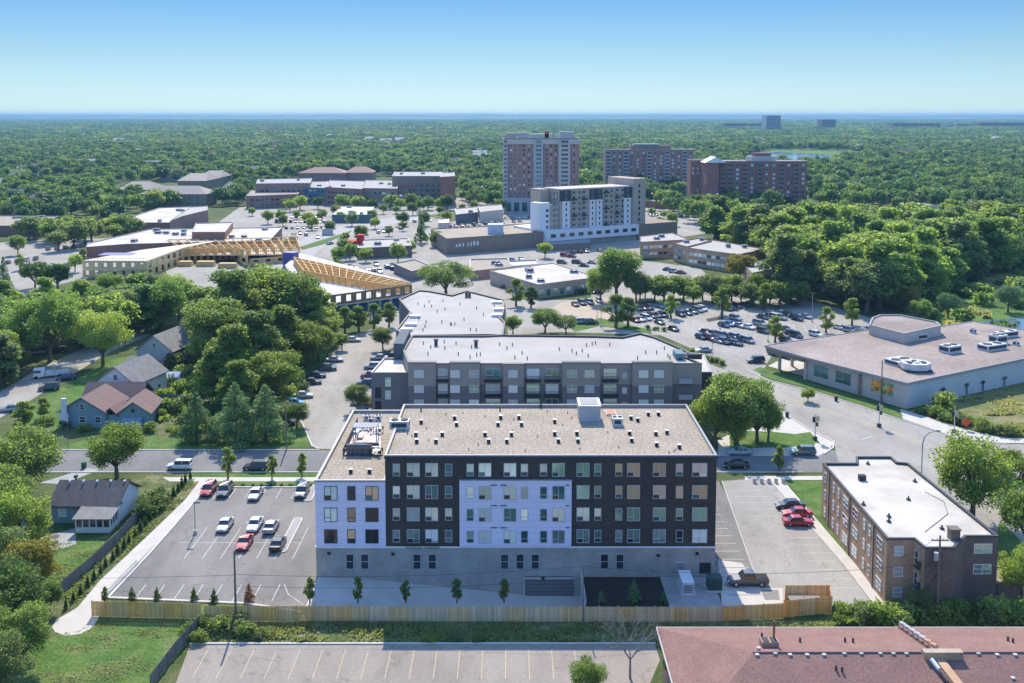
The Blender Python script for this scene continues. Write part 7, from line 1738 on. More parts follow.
def car_meshes(kind):
    if kind in _car: return _car[kind]
    Lg, Wd, sill, belt, roof, (c0, c1), (r0, r1), boot = KIND[kind]
    h = Lg / 2; w = Wd / 2; B = MB()
    # lower body: lofted sections nose (-x) to tail (+x)
    st = [(-h, .80, sill + .12, belt * .62), (-h + .12, .92, sill, belt * .74), (-h + .5, .98, sill - .04, belt * .84), (c0, 1.0, sill - .04, belt), (0, 1.0, sill - .04, belt + .01), (c1 - .1, 1.0, sill - .04, belt + .02), (h - .35, .98, sill, boot), (h - .08, .93, sill + .04, boot - .03), (h, .84, sill + .15, boot - .12)]
    n = 8; vs = []
    for x, k, zb, zt in st:
        a = w * k; zm = zb + (zt - zb) * .6
        vs += [(x, -a * .9, zb), (x, -a, zb + .14), (x, -a, zm), (x, -a * .93, zt - .04), (x, -a * .8, zt), (x, a * .8, zt), (x, a * .93, zt - .04), (x, a, zm), (x, a, zb + .14), (x, a * .9, zb)]
    m_ = 10; fs = []
    for i in range(len(st) - 1):
        for j in range(m_): fs.append((i * m_ + j, i * m_ + (j + 1) % m_, (i + 1) * m_ + (j + 1) % m_, (i + 1) * m_ + j))
    fs += [tuple(reversed(range(m_))), tuple(range((len(st) - 1) * m_, len(st) * m_))]
    B.add(vs, fs)
    # roof panel and pillars
    a, b = w * .9, w * .72; rt = roof
    def roofv(z, g=0): return [(r0 - g, -b, z - .03), (r0 + .25, -b * .98, z), (r1 - .2, -b * .98, z), (r1 + g, -b, z - .05), (r1 + g, b, z - .05), (r1 - .2, b * .98, z), (r0 + .25, b * .98, z), (r0 - g, b, z - .03)]
    v0 = roofv(rt, .02); v1 = [(x, y, z - .07) for x, y, z in v0]
    B.add(v0 + v1, [(0, 3, 4, 7), (0, 1, 2, 3), (4, 5, 6, 7), (1, 6, 5, 2), (0, 7, 6, 1), (2, 5, 4, 3)][:0] + [(7, 6, 5, 4, 3, 2, 1, 0)[::-1]] + [(i, i + 8, (i + 1) % 8 + 8, (i + 1) % 8) for i in range(8)])
    bt = belt - .01
    for s in (-1, 1):
        for (x0, x1_) in ((c0, r0), ((c0 + c1) / 2 + .05, (r0 + r1) / 2), (c1, r1)):
            B.tube((x0, s * a * .97, bt), (x1_, s * b * .99, rt - .05), .05, .045, 5)
        B.box(c0 + .15, c0 + .4, s * w * 1.0 - .09 + s * .09, s * w * 1.0 + .09 + s * .09, belt - .02, belt + .13)
    if kind == 'pickup':
        B.box(c1 + .15, h - .1, -w * .78, w * .78, belt - .01, belt + .06, 1)
    G = MB()
    G.add([(c0, -a, bt), (c1, -a, bt), (c1, a, bt), (c0, a, bt), (r0, -b, rt - .05), (r1, -b, rt - .05), (r1, b, rt - .05), (r0, b, rt - .05)], [(0, 1, 5, 4), (1, 2, 6, 5), (2, 3, 7, 6), (3, 0, 4, 7), (4, 5, 6, 7)])
    Wh = MB(); R_ = .33 if kind in ('sedan', 'hatchback') else .38
    Wh.tube((0, -.12, 0), (0, .12, 0), R_, R_, 16, 0); Wh.tube((0, -.13, 0), (0, .13, 0), R_ * .6, R_ * .6, 10, 1)
    HL = MB().box(-.05, .05, -.2, .2, -.07, .07)
    one = MB(); one.v, one.f, one.m = list(B.v), list(B.f), [2 if q else 0 for q in B.m]
    one.add(G.v, G.f, 1)
    for sx in (-1, 1):
        for sy in (-1, 1): one.tube((sx * Lg * .31, sy * (w - .12) - .12, R_), (sx * Lg * .31, sy * (w - .12) + .12, R_), R_, R_, 10, 2)
    for s in (-1, 1): one.box(-h - .01, -h + .1, s * w * .6 - .2, s * w * .6 + .2, belt * .6, belt * .73, 3); one.box(h - .1, h + .01, s * w * .6 - .16, s * w * .6 + .16, boot * .7, boot * .85, 4)
    _car[kind] = dict(body=B.mesh('body', [PAINT['white'], M_tyre]), glass=G.mesh('windows', [M_carglass]), wheel=Wh.mesh('wheel', [M_tyre, M_rim]), hl=HL.mesh('headlight', [M_lamp]), tl=HL.mesh('taillight', [M_tail]),
                      one=one.mesh('parked_car', [PAINT['white'], M_carglass, M_tyre, M_lamp, M_tail]), R=R_)
    return _car[kind]
def car(x, y, a, kind, colour, label, group=None, near=True):
    """a is the heading of the nose, in degrees anticlockwise from +X"""
    c = car_meshes(kind); Lg, Wd, sill, belt = KIND[kind][:4]; h, w = Lg / 2, Wd / 2
    nm = {'pickup': 'pickup_truck', 'minivan': 'minivan', 'jeep': 'jeep'}.get(kind, 'parked_car'); nm = 'off_road_vehicle' if nm == 'jeep' else nm
    rz = R(a) + math.pi
    if not near:
        o = link(nm, c['one'], None, (x, y, .03), rz); objmat(o, PAINT[colour]); return tag(o, label, 'car' if kind != 'pickup' else 'pickup truck', group)
    t = link(nm, None, None, (x, y, .03), rz); tag(t, label, 'car' if kind != 'pickup' else 'pickup truck', group)
    b = link('body', c['body'], t); objmat(b, PAINT[colour]); link('windows', c['glass'], t)
    for sx in (-1, 1):
        for sy in (-1, 1): link('wheel', c['wheel'], t, (sx * Lg * .31, sy * (w - .12), c['R']))
    for s in (-1, 1): link('headlight', c['hl'], t, (-h + .05, s * w * .62, belt * .66)); link('taillight', c['tl'], t, (h - .05, s * w * .62, KIND[kind][7] * .78))
    return t
def pcar(px, py, a, kind, colour, label, **k):
    x, y = P(px, py, .7); return car(x, y, a, kind, colour, label, **k)
# left car park, ten vehicles
for px, py, a, kd, co, lab in ((208.5, 489, -90, 'suv', 'red', 'red SUV in the far row of the left car park, beside the footpath'), (224.7, 490, -90, 'suv', 'grey', 'dark grey SUV right beside the red SUV in the far row'),
    (255.6, 493, -90, 'sedan', 'silver', 'silver sedan alone in the middle of the far row'), (302, 491, -90, 'suv', 'grey', 'grey SUV at the right end of the far row by the pale panelled wall'),
    (225, 524, -90, 'sedan', 'silver', 'silver sedan left of the others in the middle rows of the left car park'), (255, 523.5, -90, 'sedan', 'white', 'white sedan parked nose to tail behind the red sedan'),
    (271, 525.5, 90, 'sedan', 'silver', 'pale silver sedan beside the white one in the middle rows'), (244.5, 541.5, -90, 'sedan', 'red', 'red sedan in the nearer middle row of the left car park'), (278, 542.5, 90, 'sedan', 'black', 'black sedan beside the long concrete island')):
    pcar(px, py, a, kd, co, lab)
pcar(179.5, 465.5, 180, 'jeep', 'white', 'white boxy off-road vehicle on the street left of the footpath'); pcar(256, 466, 180, 'suv', 'grey', 'dark grey SUV parked on the street above the verge')
pcar(740, 451, 180, 'sedan', 'light blue', 'pale sedan parked in the tree shade, far side of the street'); pcar(736, 464, 180, 'sedan', 'black', 'black sedan in the tree shade on the near side of the street'); pcar(803, 451, 180, 'suv', 'grey-green', 'grey-green SUV at the street corner right of the big tree')
pcar(790, 504, 180, 'sedan', 'black', 'black sedan behind the two red cars in the right lot'); pcar(797, 512, 180, 'sedan', 'red', 'red sedan between the black car and the nearer red car'); pcar(798, 520.5, 0, 'sedan', 'red', 'red sedan nearest the viewer in the right lot')
pcar(747.5, 579.5, 180, 'pickup', 'grey', 'grey pickup truck with white windscreen glare parked on the drive slab')
# tan lane
for i, (px, py, a, kd, co) in enumerate(((334.6, 359, 0, 'sedan', 'silver'), (327.6, 367.5, 0, 'suv', 'grey'), (316.6, 374.5, 0, 'sedan', 'dark blue'), (312, 381, 0, 'sedan', 'black'), (303, 394.5, 0, 'sedan', 'silver'), (295, 402, 0, 'hatchback', 'bright blue'), (284, 390.5, 0, 'suv', 'dark blue'), (284, 421, 0, 'suv', 'grey'))):
    pcar(px, py, a + 4, kd, co, '%s %s, left side of the tan parking lane, %s from the far end' % (co, kd, ORD[i + 1]), group='cars in the tan parking lane')
for i, (px, py, a, kd, co) in enumerate(((345, 337.5, 0, 'sedan', 'silver'), (353, 339, 0, 'sedan', 'white'), (385, 353, 180, 'sedan', 'dark blue'), (379, 357, 180, 'sedan', 'silver'), (373, 366, 180, 'suv', 'silver'), (370, 375, 180, 'suv', 'dark red'), (366, 383, 180, 'suv', 'dark blue'), (360.5, 401.5, 180, 'suv', 'white'), (361, 411, 180, 'sedan', 'silver'))):
    pcar(px, py, a, kd, co, '%s %s, right side of the tan parking lane, %s from the far end' % (co, kd, ORD[i + 1]), group='cars at the right of the tan lane')
# residential street
pcar(33, 385 + 16, 200, 'sedan', 'silver', 'silver-grey sedan on the residential street just before the tree shade') if False else None
pcar(10.5, 408, 195, 'sedan', 'silver', 'silver sedan at the left edge on the residential street'); pcar(49, 387, 200, 'suv', 'grey', 'grey SUV on the residential street beyond the silver sedan')
pcar(35, 352, 190, 'pickup', 'silver', 'silver pickup in the shade of the great spreading tree'); pcar(58, 350, 190, 'suv', 'black', 'black SUV in the shade right of the silver pickup'); pcar(66, 377, 200, 'sedan', 'dark blue', 'dark blue sedan behind the box truck on the residential street')
# utility truck with ladder
x, y = P(52, 377); t = Thing('bucket_truck', 'white utility truck with a long boom lying over its rear', 'truck', x, y)
a = R(20); q = MB(); q.obox(x - 2.6, y - 1.0, a, 1.2, 1.1, .6, 2.4); t.part('cab', q, M_white)
q = MB(); q.obox(x - 3.0, y - 1.15, a, .85, 1.12, 1.5, 2.1); t.part('windows', q, M_carglass)
q = MB(); q.obox(x + 1.2, y + .4, a, 2.6, 1.15, .7, 1.5); t.part('body', q, M_hvac)
q = MB().tube((x + .5, y + .1, 1.5), (x + .5, y + .1, 2.6), .35, n=8).tube((x + .4, y + .1, 2.6), (x + 8.5, y + 3.4, 3.2), .22, .16, n=7); q.obox(x + 8.6, y + 3.5, a, .5, .5, 2.4, 3.3); t.part('boom', q, M_steel)
for sx, sy in ((-3, -2.2), (-3.6, -.1), (2.0, -.5), (1.4, 1.8)):
    q = MB().tube((x + sx - .1, y + sy, .5), (x + sx + .05, y + sy + .3, .5), .5, n=14); t.part('wheel', q, M_tyre)
# east car park and town car parks: pixel, colour list
cr_ = random.Random(17)
CO = ['silver', 'white', 'grey', 'black', 'dark blue', 'silver', 'grey', 'white', 'black', 'red', 'blue', 'tan']; KD = ['sedan', 'suv', 'sedan', 'suv', 'hatchback', 'minivan', 'sedan']
def z5(x, y): return (560 + x / 4.267, 200 + y / 4.267)
groups = [
 ('the row on the tan gravel yard', -75, [(65, 443, 'dark red'), (95, 437, 'grey'), (128, 435, 'silver'), (168, 428, 'white')]),
 ('the pair beside the white-roofed store', 180, [(88, 390, 'black'), (158, 392, 'grey')]),
 ('the row before the young trees behind the grey roof', 10, [(48, 502, 'dark blue'), (98, 517, 'silver'), (132, 519, 'grey')]),
 ('the shaded row under the tree belt', -70, [(335, 461, 'grey'), (360, 460, 'dark red'), (380, 457, 'grey'), (430, 452, 'light blue')]),
 ('the left double row of the large car park', -65, [(322, 510, 'dark red'), (345, 507, 'silver'), (368, 502, 'white'), (395, 494, 'black'), (418, 490, 'grey'), (440, 489, 'dark blue'), (425, 519, 'grey'), (483, 547, 'black')]),
 ('the back row of the large car park, left part', -65, [(515, 486, 'black'), (545, 480, 'dark blue'), (568, 474, 'grey'), (588, 468, 'silver'), (607, 463, 'white')]),
 ('the back row of the large car park, right part', -65, [(715, 462, 'dark blue'), (735, 457, 'black'), (757, 452, 'dark blue'), (790, 444, 'grey'), (815, 438, 'light blue')]),
 ('the large car park middle row by the slim tree', -60, [(700, 532, 'dark blue'), (722, 527, 'blue'), (750, 503, 'silver'), (766, 533, 'silver'), (805, 540, 'white'), (852, 525, 'silver'), (868, 557, 'grey')]),
 ('the dense cluster of the large car park', -60, [(602, 582, 'dark blue'), (622, 560, 'grey'), (640, 587, 'dark red'), (655, 566, 'grey'), (678, 598, 'silver'), (690, 575, 'silver'), (700, 602, 'grey'), (716, 580, 'black'), (735, 605, 'dark blue'), (752, 608, 'black'), (750, 583, 'silver'), (775, 592, 'dark blue'), (800, 597, 'silver')]),
 ('the near edge of the large car park', -170, [(612, 638, 'silver'), (835, 682, 'dark blue')]),
 ('the right back rows of the large car park', -60, [(865, 497, 'dark blue'), (895, 492, 'grey'), (922, 498, 'white'), (950, 482, 'light blue'), (942, 500, 'silver'), (975, 488, 'black'), (1000, 497, 'grey'), (985, 566, 'black'), (962, 548, 'grey'), (1005, 575, 'dark blue')]),
]
for nm, ang, lst in groups:
    lst = sorted(lst)
    for i, (x, y, co) in enumerate(lst):
        px, py = z5(x, y); kd = KD[(i * 3 + len(nm)) % 7]
        pcar(px, py, ang + cr_.uniform(-3, 3), kd, co, '%s %s in %s, %s from the left' % (co, kd, nm, ORD[i + 1]), group='cars in ' + nm, near=True)
for i, (px, py, co, kd) in enumerate(((797, 318, 'dark blue', 'suv'), (806, 316, 'silver', 'sedan'), (816, 334, 'white', 'suv'), (840, 327, 'white', 'sedan'), (850, 330, 'silver', 'suv'), (859, 333, 'grey', 'sedan'), (870, 330, 'white', 'pickup'), (793, 303, 'grey', 'suv'), (786, 340, 'grey', 'suv'), (868, 338, 'silver', 'sedan'), (775, 353, 'grey', 'sedan'), (787, 356, 'dark blue', 'sedan'))):
    pcar(px, py, -60, kd, co, '%s %s among the cars just behind the store canopy roof, number %s' % (co, kd, ORD[i + 1]), group='cars behind the store canopy')
for i, (px, py, co) in enumerate(((668, 269, 'grey'), (674, 271, 'silver'), (681, 272, 'dark red'), (565, 255, 'red'), (572, 256, 'dark red'), (577, 262, 'grey'), (584, 265, 'black'), (592, 262, 'silver'), (562, 262, 'grey'))):
    pcar(px, py, -30, KD[i % 7], co, '%s car in the court between the tall tree and the brick apartment rows, %s' % (co, ORD[i + 1]), group='cars in the apartment court', near=False)
pcar(1005, 462, 190, 'suv', 'white', 'white SUV on the street behind the airy yellow-green tree'); pcar(505, 286, 180, 'sedan', 'dark red', 'dark car in the shade under the white store canopy')
n = 0
rowsT = [((272, 217), (350, 216), 17, 'the far car park row before the brick complex'), ((276, 221), (330, 222), 12, 'the second car park row before the brick complex'), ((262, 228), (322, 227), 11, 'the third car park row before the brick complex'), ((300, 233), (318, 237), 4, 'the short row by the corner kiosk'),
         ((350, 266), (380, 271), 6, 'the row between timber wing and restaurant'), ((376, 264), (392, 268), 4, 'the small row right of the restaurant lot'), ((352, 272), (366, 275), 3, 'the near restaurant row'), ((450, 226), (520, 221), 13, 'the row behind the long taupe store'), ((482, 219), (530, 217), 9, 'the row left of the tall tower base'),
         ((378, 232), (400, 228), 5, 'the shaded row behind the restaurant'), ((404, 222), (430, 220), 6, 'the row below the brick complex'), ((650, 214), (700, 217), 9, 'the row right of the mid-rise'), ((32, 250), (98, 244), 9, 'the far row of the west car park'), ((8, 262), (36, 258), 4, 'the near row of the west car park'),
         ((560, 253), (600, 250), 7, 'the row under the mid-rise podium'), ((485, 261), (530, 258), 6, 'the row before the taupe store wall')]
for (a, b, k, nm) in rowsT:
    for i in range(k):
        if cr_.random() < .12: continue
        u = i / max(1, k - 1); px, py = a[0] + (b[0]-a[0])*u, a[1] + (b[1]-a[1])*u; co = cr_.choice(CO)
        pcar(px + cr_.uniform(-.4, .4), py, cr_.choice([-75, 105]), KD[cr_.randrange(7)], co, '%s car in %s, %s from the left' % (co, nm, ORD[i + 1]), group='cars in ' + nm, near=False)
for i, (px, py, co, a) in enumerate(((342, 248, 'black', 60), (358, 236, 'grey', 60), (330, 243, 'silver', 60), (388, 227, 'white', 60), (420, 213, 'silver', 20), (497, 236, 'grey', 30), (460, 196, 'white', 30))):
    pcar(px, py, a, 'sedan', co, '%s car driving on the downtown road, %s from the front' % (co, ORD[i + 1]), group='cars driving downtown', near=False)
# road bands and verges downtown
surf('downtown_road', PP([(243, 262), (262, 250), (300, 240), (330, 228), (380, 219), (440, 213), (500, 207), (500, 210), (445, 217), (392, 224), (345, 236), (318, 250), (310, 262), (330, 290), (300, 275)]), M_conc_dark, .03, world=True)
surf('median_grass', PP([(300, 247), (318, 241), (345, 233), (352, 230), (350, 233), (322, 245), (302, 250)]), M_lawn, .05, world=True)
surf('verge_grass', PP([(330, 250), (338, 246), (342, 262), (336, 268)]), M_lawn, .05, world=True)
surf('verge_grass', PP([(392, 269), (445, 262), (446, 264), (394, 272)]), M_lawn, .05, world=True)
surf('verge_grass', PP([(425, 216), (470, 207), (492, 212), (450, 222)]), M_rough, .05, world=True)
surf('verge_grass', PP([(520, 226), (560, 224), (560, 227), (520, 229)]), M_lawn, .05, world=True)
surf('car_park_island', PP([(638, 302), (700, 296), (702, 298), (640, 305)]), M_lawn, .05, world=True)
surf('car_park_island', PP([(706, 319), (722, 316), (724, 319), (708, 322)]), M_mulch, .05, world=True)
surf('car_park_island', PP([(686, 350), (702, 357), (728, 365), (724, 369), (700, 361), (684, 354)]), M_rough, .05, world=True)
surf('verge_grass', PP([(568, 326), (600, 318), (650, 330), (652, 334), (600, 326), (575, 332)]), M_lawn, .05, world=True)
for i, (px, py) in enumerate(((692, 353), (697, 356), (702, 358), (708, 360), (713, 362), (718, 363), (723, 365), (663, 331), (656, 330), (648, 329))):
    x, y = P(px, py); shrub(x, y, 1.2, L_mid, 'clipped shrub along the near edge of the large car park, %s' % ORD[i + 1], 'clipped shrubs of the large car park', far=True)

# ================================================================== FENCES
def panel_fence(label, pts, h, m, post=2.4, nm='wooden_fence', group=None, mats=None):
    t = Thing(nm, label, 'fence', pts[0][0], pts[0][1], 0, group); k = 0
    for a, b in zip(pts[:-1], pts[1:]):
        l = math.hypot(b[0]-a[0], b[1]-a[1]); n = max(1, round(l / post)); an = math.atan2(b[1]-a[1], b[0]-a[0])
        for i in range(n):
            u0, u1 = i / n, (i + 1) / n; p = (a[0] + (b[0]-a[0])*u0, a[1] + (b[1]-a[1])*u0); q = (a[0] + (b[0]-a[0])*u1, a[1] + (b[1]-a[1])*u1); s = l / n
            mb = MB(); nb_ = int(s / .15)
            for j in range(nb_):
                v = (j + .5) / nb_; mb.obox(p[0] + (q[0]-p[0])*v, p[1] + (q[1]-p[1])*v, an, .066, .012, .06, h + ((j * 7 + k) % 3) * .012)
            c = ((p[0]+q[0])/2, (p[1]+q[1])/2); ox, oy = -math.sin(an) * .035, math.cos(an) * .035
            for z in (.35, h * .5, h - .3): mb.obox(c[0] + ox, c[1] + oy, an, s / 2 - .02, .02, z, z + .09)
            t.part('fence_panel', mb, mats[k % len(mats)] if mats else m); k += 1
            pm = MB().obox(p[0] - math.sin(an)*.07, p[1] + math.cos(an)*.07, an, .055, .055, 0, h + .1); t.part('post', pm, m)
    return t
M_wood2 = stripes('cedar_boards_light', (0.7, 0.47, 0.2), (0.3, 0.18, 0.08), 3, 0.14, 0.12, 0.8, 0.3)
M_wood3 = stripes('cedar_boards_shaded', (0.66, 0.5, 0.3), (0.3, 0.22, 0.13), 3, 0.14, 0.12, 0.85, 0.25)  # the main block's shade is put into the colour of these boards
fA, fB = P(92, 616.5), P(201, 619)
panel_fence('short orange wooden fence at the left below the car park', [fA, fB], 2.05, M_wood_new, mats=[M_wood_new, M_wood2])
panel_fence('long wooden board fence running in front of the charcoal block, left orange part', [P(205, 621.5), P(369, 621.5)], 2.05, M_wood_new, mats=[M_wood2, M_wood_new])
panel_fence('long wooden board fence, middle part in painted shade below the main block', [P(369, 621.7), P(450, 622), P(655, 622.5), P(723, 621.8)], 2.05, M_wood3, mats=[M_wood3, M_wood2, M_wood3])
panel_fence('orange wooden board fence at the right end beside the pickup', [P(723, 621.8), P(784, 618.5)], 2.05, M_wood_new, mats=[M_wood_new, M_wood2])
e0, e1, e2, e3 = P(784, 618), P(832, 613.5), P(829, 602), P(785, 602)
panel_fence('tall wooden dumpster enclosure at the right end of the fence', [e3, e0, e1, e2, e3], 2.3, M_wood_new, nm='dumpster_enclosure', mats=[M_wood_new, M_wood2])
x, y = (e0[0]+e1[0])/2, (e0[1]+e3[1])/2 ; q = Thing('dumpster', 'dark dumpster inside the wooden enclosure', 'dumpster', x, y)
q.part('body', MB().prism([(x-2, y-.8), (x+2, y-.8), (x+1.9, y+.8), (x-1.9, y+.8)], .15, 1.4), M_black); q.part('lid', MB().box(x-2.05, x-.03, y-.85, y+.85, 1.42, 1.5).box(x+.03, x+2.05, y-.85, y+.85, 1.42, 1.5), M_apt_low)
panel_fence('weathered grey board fence between the backyard and the shrub row', [P(37, 600), P(61, 594), P(88, 571), P(115, 546), P(140, 518)], 1.7, M_wood_old, nm='board_fence')
panel_fence('short orange fence piece at the top end of the grey board fence', [P(140, 518), P(149, 508)], 1.7, M_wood_new, nm='board_fence')
panel_fence('dark grey board fence running down between the two bottom lots', [P(199, 629), P(176, 655), P(150, 690)], 1.7, M_wood_old, nm='board_fence')
panel_fence('green-grey fence behind the garden right of the brown-roofed house', [P(160, 401), P(192, 402)], 1.6, mat('teal_fence', (.12, .22, .22)), nm='garden_fence')

# ================================================================== LAMPS, POLES, WIRES
def lot_lamp(px, py, label, h=4.9, arm=(1, 0), group=None):
    x, y = P(px, py); t = Thing('street_lamp', label, 'street lamp', x, y, 0, group)
    t.part('base', MB().tube((x, y, 0), (x, y, .6), .3, n=12), M_conc); t.part('pole', MB().tube((x, y, .6), (x, y, h), .09, .07, n=8), M_steel)
    t.part('lamp_head', MB().box(x - .1, x + .75 * arm[0] + .1, y - .18, y + .18, h, h + .14), M_hvac_dark)
lot_lamp(195.2, 534, 'lamp post with concrete foot standing in the left car park')
lot_lamp(540, 0, '') if False else None
for px, py, h, lab in ((649, 357, 7, 'lamp post at the near side of the large car park, left of the dense cluster'), (597, 321, 8, 'lamp post on the tan gravel yard edge'), (768, 342, 9, 'tall lamp post beside the slim tree by the canopy'), (812, 322, 9, 'tall lamp post at the back of the large car park behind the canopy'), (601, 327, 6, 'short lamp post by the shrubs between the lots'), (712, 362, 5, 'lamp post at the near edge of the large car park by the clipped shrubs'), (611, 300, 11, 'tall lamp post by the shaded trees right of the white-roofed store'), (720, 330, 9, 'lamp post in the middle row of the large car park')):
    lot_lamp(px, py, lab, h)
# curved street lamp behind the brick block
x, y = P(921, 486); t = Thing('street_lamp', 'curved-arm steel street lamp rising behind the brick apartment roof', 'street lamp', x, y)
pts = [(x, y, 0), (x, y, 7.5), (x + .35, y, 8.8), (x + 1.1, y, 9.5), (x + 2.2, y, 9.8)]
t.part('pole', MB().path(pts, .1, 8), M_steel); t.part('lamp_head', MB().box(x + 2.1, x + 3.0, y - .15, y + .15, 9.72, 9.86), M_hvac_dark)
def upole(px, py, h, label, arms=True, lean=0, group=None, r=.16, tr=False):
    x, y = P(px, py); t = Thing('utility_pole', label, 'utility pole', x, y, 0, group)
    t.part('pole', MB().tube((x, y, 0), (x + lean, y, h), r, r * .7, n=9), M_pole)
    if arms:
        t.part('crossarm', MB().box(x - 1.1, x + 1.1, y - .07, y + .07, h - .7, h - .56), M_pole)
        for k in (-1, -.4, .4, 1): t.part('insulator', MB().tube((x + k, y, h - .56), (x + k, y, h - .36), .06, n=6), M_hvac)
    if tr: t.part('transformer', MB().tube((x - .45, y - .1, h - 3.2), (x - .45, y - .1, h - 2.2), .3, n=12), M_steel)
    return (x + lean, y, h)
U1 = upole(236, 621.5, 9.3, 'plain wooden utility pole behind the fence left of the main building', False)
U2 = upole(583, 622.5, 7.6, 'thin wooden pole behind the fence beside the curved retaining wall', False, r=.1)
U3 = upole(937, 617, 10.8, 'wooden utility pole with crossarm and transformer before the dark brick rear wall', True, tr=True)
U4 = upole(881, 402, 9.6, 'dark pole on the store sidewalk before the mural', False)
U5 = upole(286.5, 449, 8.5, 'utility pole on the lawn corner at the mouth of the tan lane', False)
upole(68, 450, 4.2, 'short sign pole on the verge by the big left tree', False, r=.06)
upole(203, 388, 10, 'pale pole rising in the trees behind the garden', False); upole(232, 345, 14, 'tall pole hidden in the cottonwoods', False) if False else None
upole(370, 318, 8, 'pole before the timber podium', False, r=.12)
wires = MB()
def wire(a, b, sag=.6, r=.022, n=14):
    pr = None
    for k in range(n + 1):
        u = k / n; p = (a[0] + (b[0]-a[0])*u, a[1] + (b[1]-a[1])*u, a[2] + (b[2]-a[2])*u - sag * 4 * u * (1 - u))
        if pr: wires.tube(pr, p, r, r, 4, caps=False)
        pr = p
def wset(label, segs):
    global wires
    wires = MB()
    for a, b, s in segs: wire(a, b, s)
    o = link('overhead_wire', wires.mesh('overhead_wire', [M_hvac_dark]), None, (0, 0, 0)); tag(o, label, 'wire')
off = lambda p, dx=0, dz=0: (p[0] + dx, p[1], p[2] + dz)
wset('power wire running left from the plain wooden pole past the lawn', [(off(U1, 0, -3.2), (-110, 121, 6.2), .5)])
wset('upper overhead wire crossing before the podium of the main building', [(off(U1, 0, -3.1), (U2[0], U2[1], 7.4), .7)])
wset('lower overhead wire crossing before the blue ramp', [(off(U1, 0, -4.6), (U2[0], U2[1], 5.8), .7)])
wset('overhead wire from the retaining wall pole towards the right utility pole', [((U2[0], U2[1], 7.4), off(U3, -.5, -3.6), 1.2)])
wset('bundled service wires fanning from the right utility pole to the apartment wall', [(off(U3, -.4, -3), (51, 125.2, 3.6), .5), (off(U3, -.4, -4), (50.8, 125.2, 2.4), .5), (off(U3, -1, -.6), (-60 + 111, 126, 6.5), .4), (off(U3, 1, -.6), (66, 126, 6.2), .3)])
# signs, signals, little street things
def signal(px, py, h, label):
    x, y = P(px, py); t = Thing('traffic_signal', label, 'traffic signal', x, y); t.part('pole', MB().tube((x, y, 0), (x, y, h), .12, .09, n=8), M_hvac)
    t.part('signal_head', MB().box(x - .55, x - .15, y - .2, y + .2, h - 1.6, h - .5).box(x + .15, x + .5, y - .2, y + .2, h - 2.4, h - 1.6), M_black); t.part('banner', MB().box(x + .12, x + .75, y - .02, y + .02, h - 1.4, h - .4), M_yellow_line)
    t.part('base', MB().box(x - .35, x + .35, y - .35, y + .35, 0, .7), M_hvac_dark)
signal(815, 440, 5.2, 'slim banner pole with signals on the corner island'); signal(879, 427, 5.0, 'banner pole standing on the avenue median'); signal(954, 433, 5.0, 'banner pole near the orange sign at the vacant lot')
x, y = P(966, 430); t = Thing('road_work_sign', 'bright orange-red diamond road sign standing by the vacant lot', 'road sign', x, y)
t.part('board', MB().add([(x - 1, y, 1.6), (x, y, .6), (x + 1, y, 1.6), (x, y, 2.6), (x - 1, y + .05, 1.6), (x, y + .05, .6), (x + 1, y + .05, 1.6), (x, y + .05, 2.6)], [(0, 1, 2, 3), (7, 6, 5, 4), (0, 4, 5, 1), (1, 5, 6, 2), (2, 6, 7, 3), (3, 7, 4, 0)]), M_orange)
t.part('stand', MB().tube((x, y + .1, 0), (x, y + .1, .9), .06, n=6).box(x - .6, x + .6, y + .05, y + .15, 0, .06).box(x - .05, x + .05, y - .5, y + .7, 0, .05), M_black)
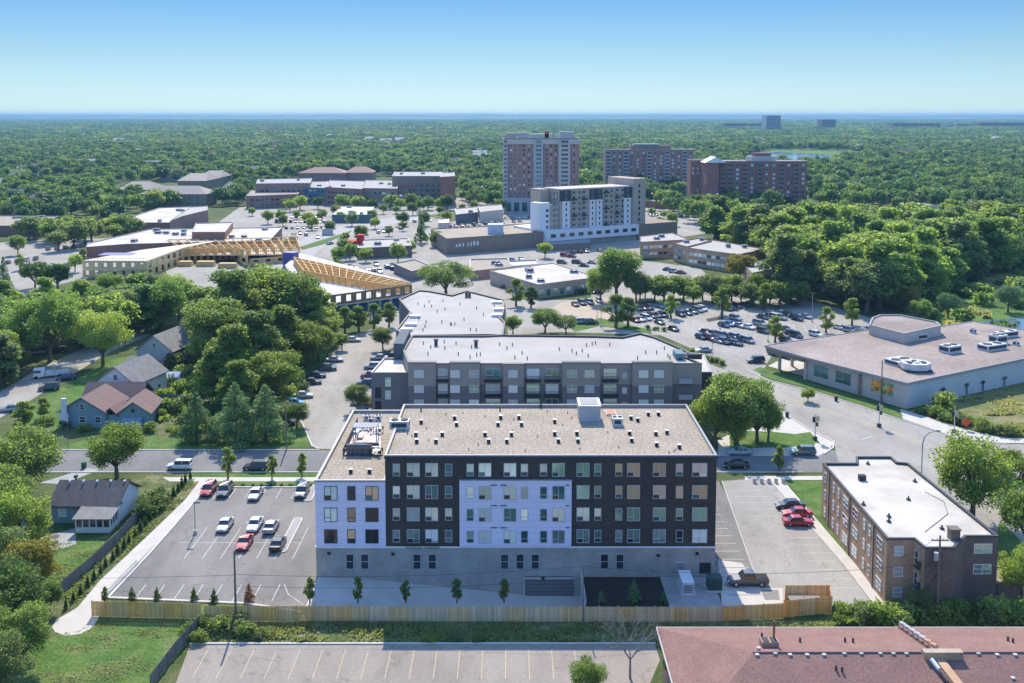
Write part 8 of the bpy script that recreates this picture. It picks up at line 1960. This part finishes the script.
for i, (px, py, lab) in enumerate(((787, 417, 'small dark litter bin on the corner pavement'), (836, 401, 'low dark planter on the store verge'))):
    x, y = P(px, py); o = link('litter_bin', MB().tube((0, 0, 0), (0, 0, 1.0), .35, .4, 12).tube((0, 0, 1.0), (0, 0, 1.1), .42, .3, 12).mesh('litter_bin', [M_black]), None, (x, y, 0)); tag(o, lab, 'litter bin')
for i in range(5):
    x, y = P(754.5 + i * 7.2, 483); o = link('concrete_bollard', MB().tube((0, 0, 0), (0, 0, .75), .34, .3, 12).tube((0, 0, .75), (0, 0, .85), .3, .2, 12).mesh('concrete_bollard', [M_conc]), None, (x, y, 0)); tag(o, 'squat pale bollard at the head of the right lot, %s from the left' % ORD[i + 1], 'bollard', 'bollards at the head of the right lot')
x, y = P(76, 483); o = link('mailbox', MB().box(-.1, .1, -.1, .1, 0, 1.0).box(-.25, .25, -.3, .3, 1.0, 1.4).mesh('mailbox', [M_black]), None, (x, y, 0)); tag(o, 'dark mailbox beside the small house driveway', 'mailbox')
x, y = P(84, 468); o = link('wheeled_bin', MB().box(-.35, .35, -.35, .35, .1, 1.0).box(-.38, .38, -.4, .38, 1.0, 1.1).mesh('wheeled_bin', [mat('green_plastic', (.03, .14, .08))]), None, (x, y, 0)); tag(o, 'green wheeled bin at the kerb under the light green tree', 'bin')
# garden bits at the small house
x, y = P(20, 530); t = Thing('above_ground_pool', 'blue covered round pool half hidden in the trees at the left edge', 'pool', x, y); t.part('wall', MB().tube((x, y, 0), (x, y, 1.1), 2.4, n=24), mat('pool_wall', (.15, .3, .5))); t.part('water', MB().tube((x, y, 1.1), (x, y, 1.13), 2.25, n=24), mat('pool_water', (.05, .25, .5), rough=.1))
x, y = P(55, 541); t = Thing('garden_furniture', 'dark patio table with bench on the small house patio', 'table', x, y); t.part('table_top', MB().tube((x, y, .7), (x, y, .75), .7, n=14), M_black); t.part('leg', MB().tube((x, y, 0), (x, y, .7), .06, n=6), M_black); t.part('bench', MB().box(x - 1.5, x - 1.1, y - .6, y + .6, 0, .45), M_pole)
for i, (px, py) in enumerate(((61, 478), (98, 473))): pass
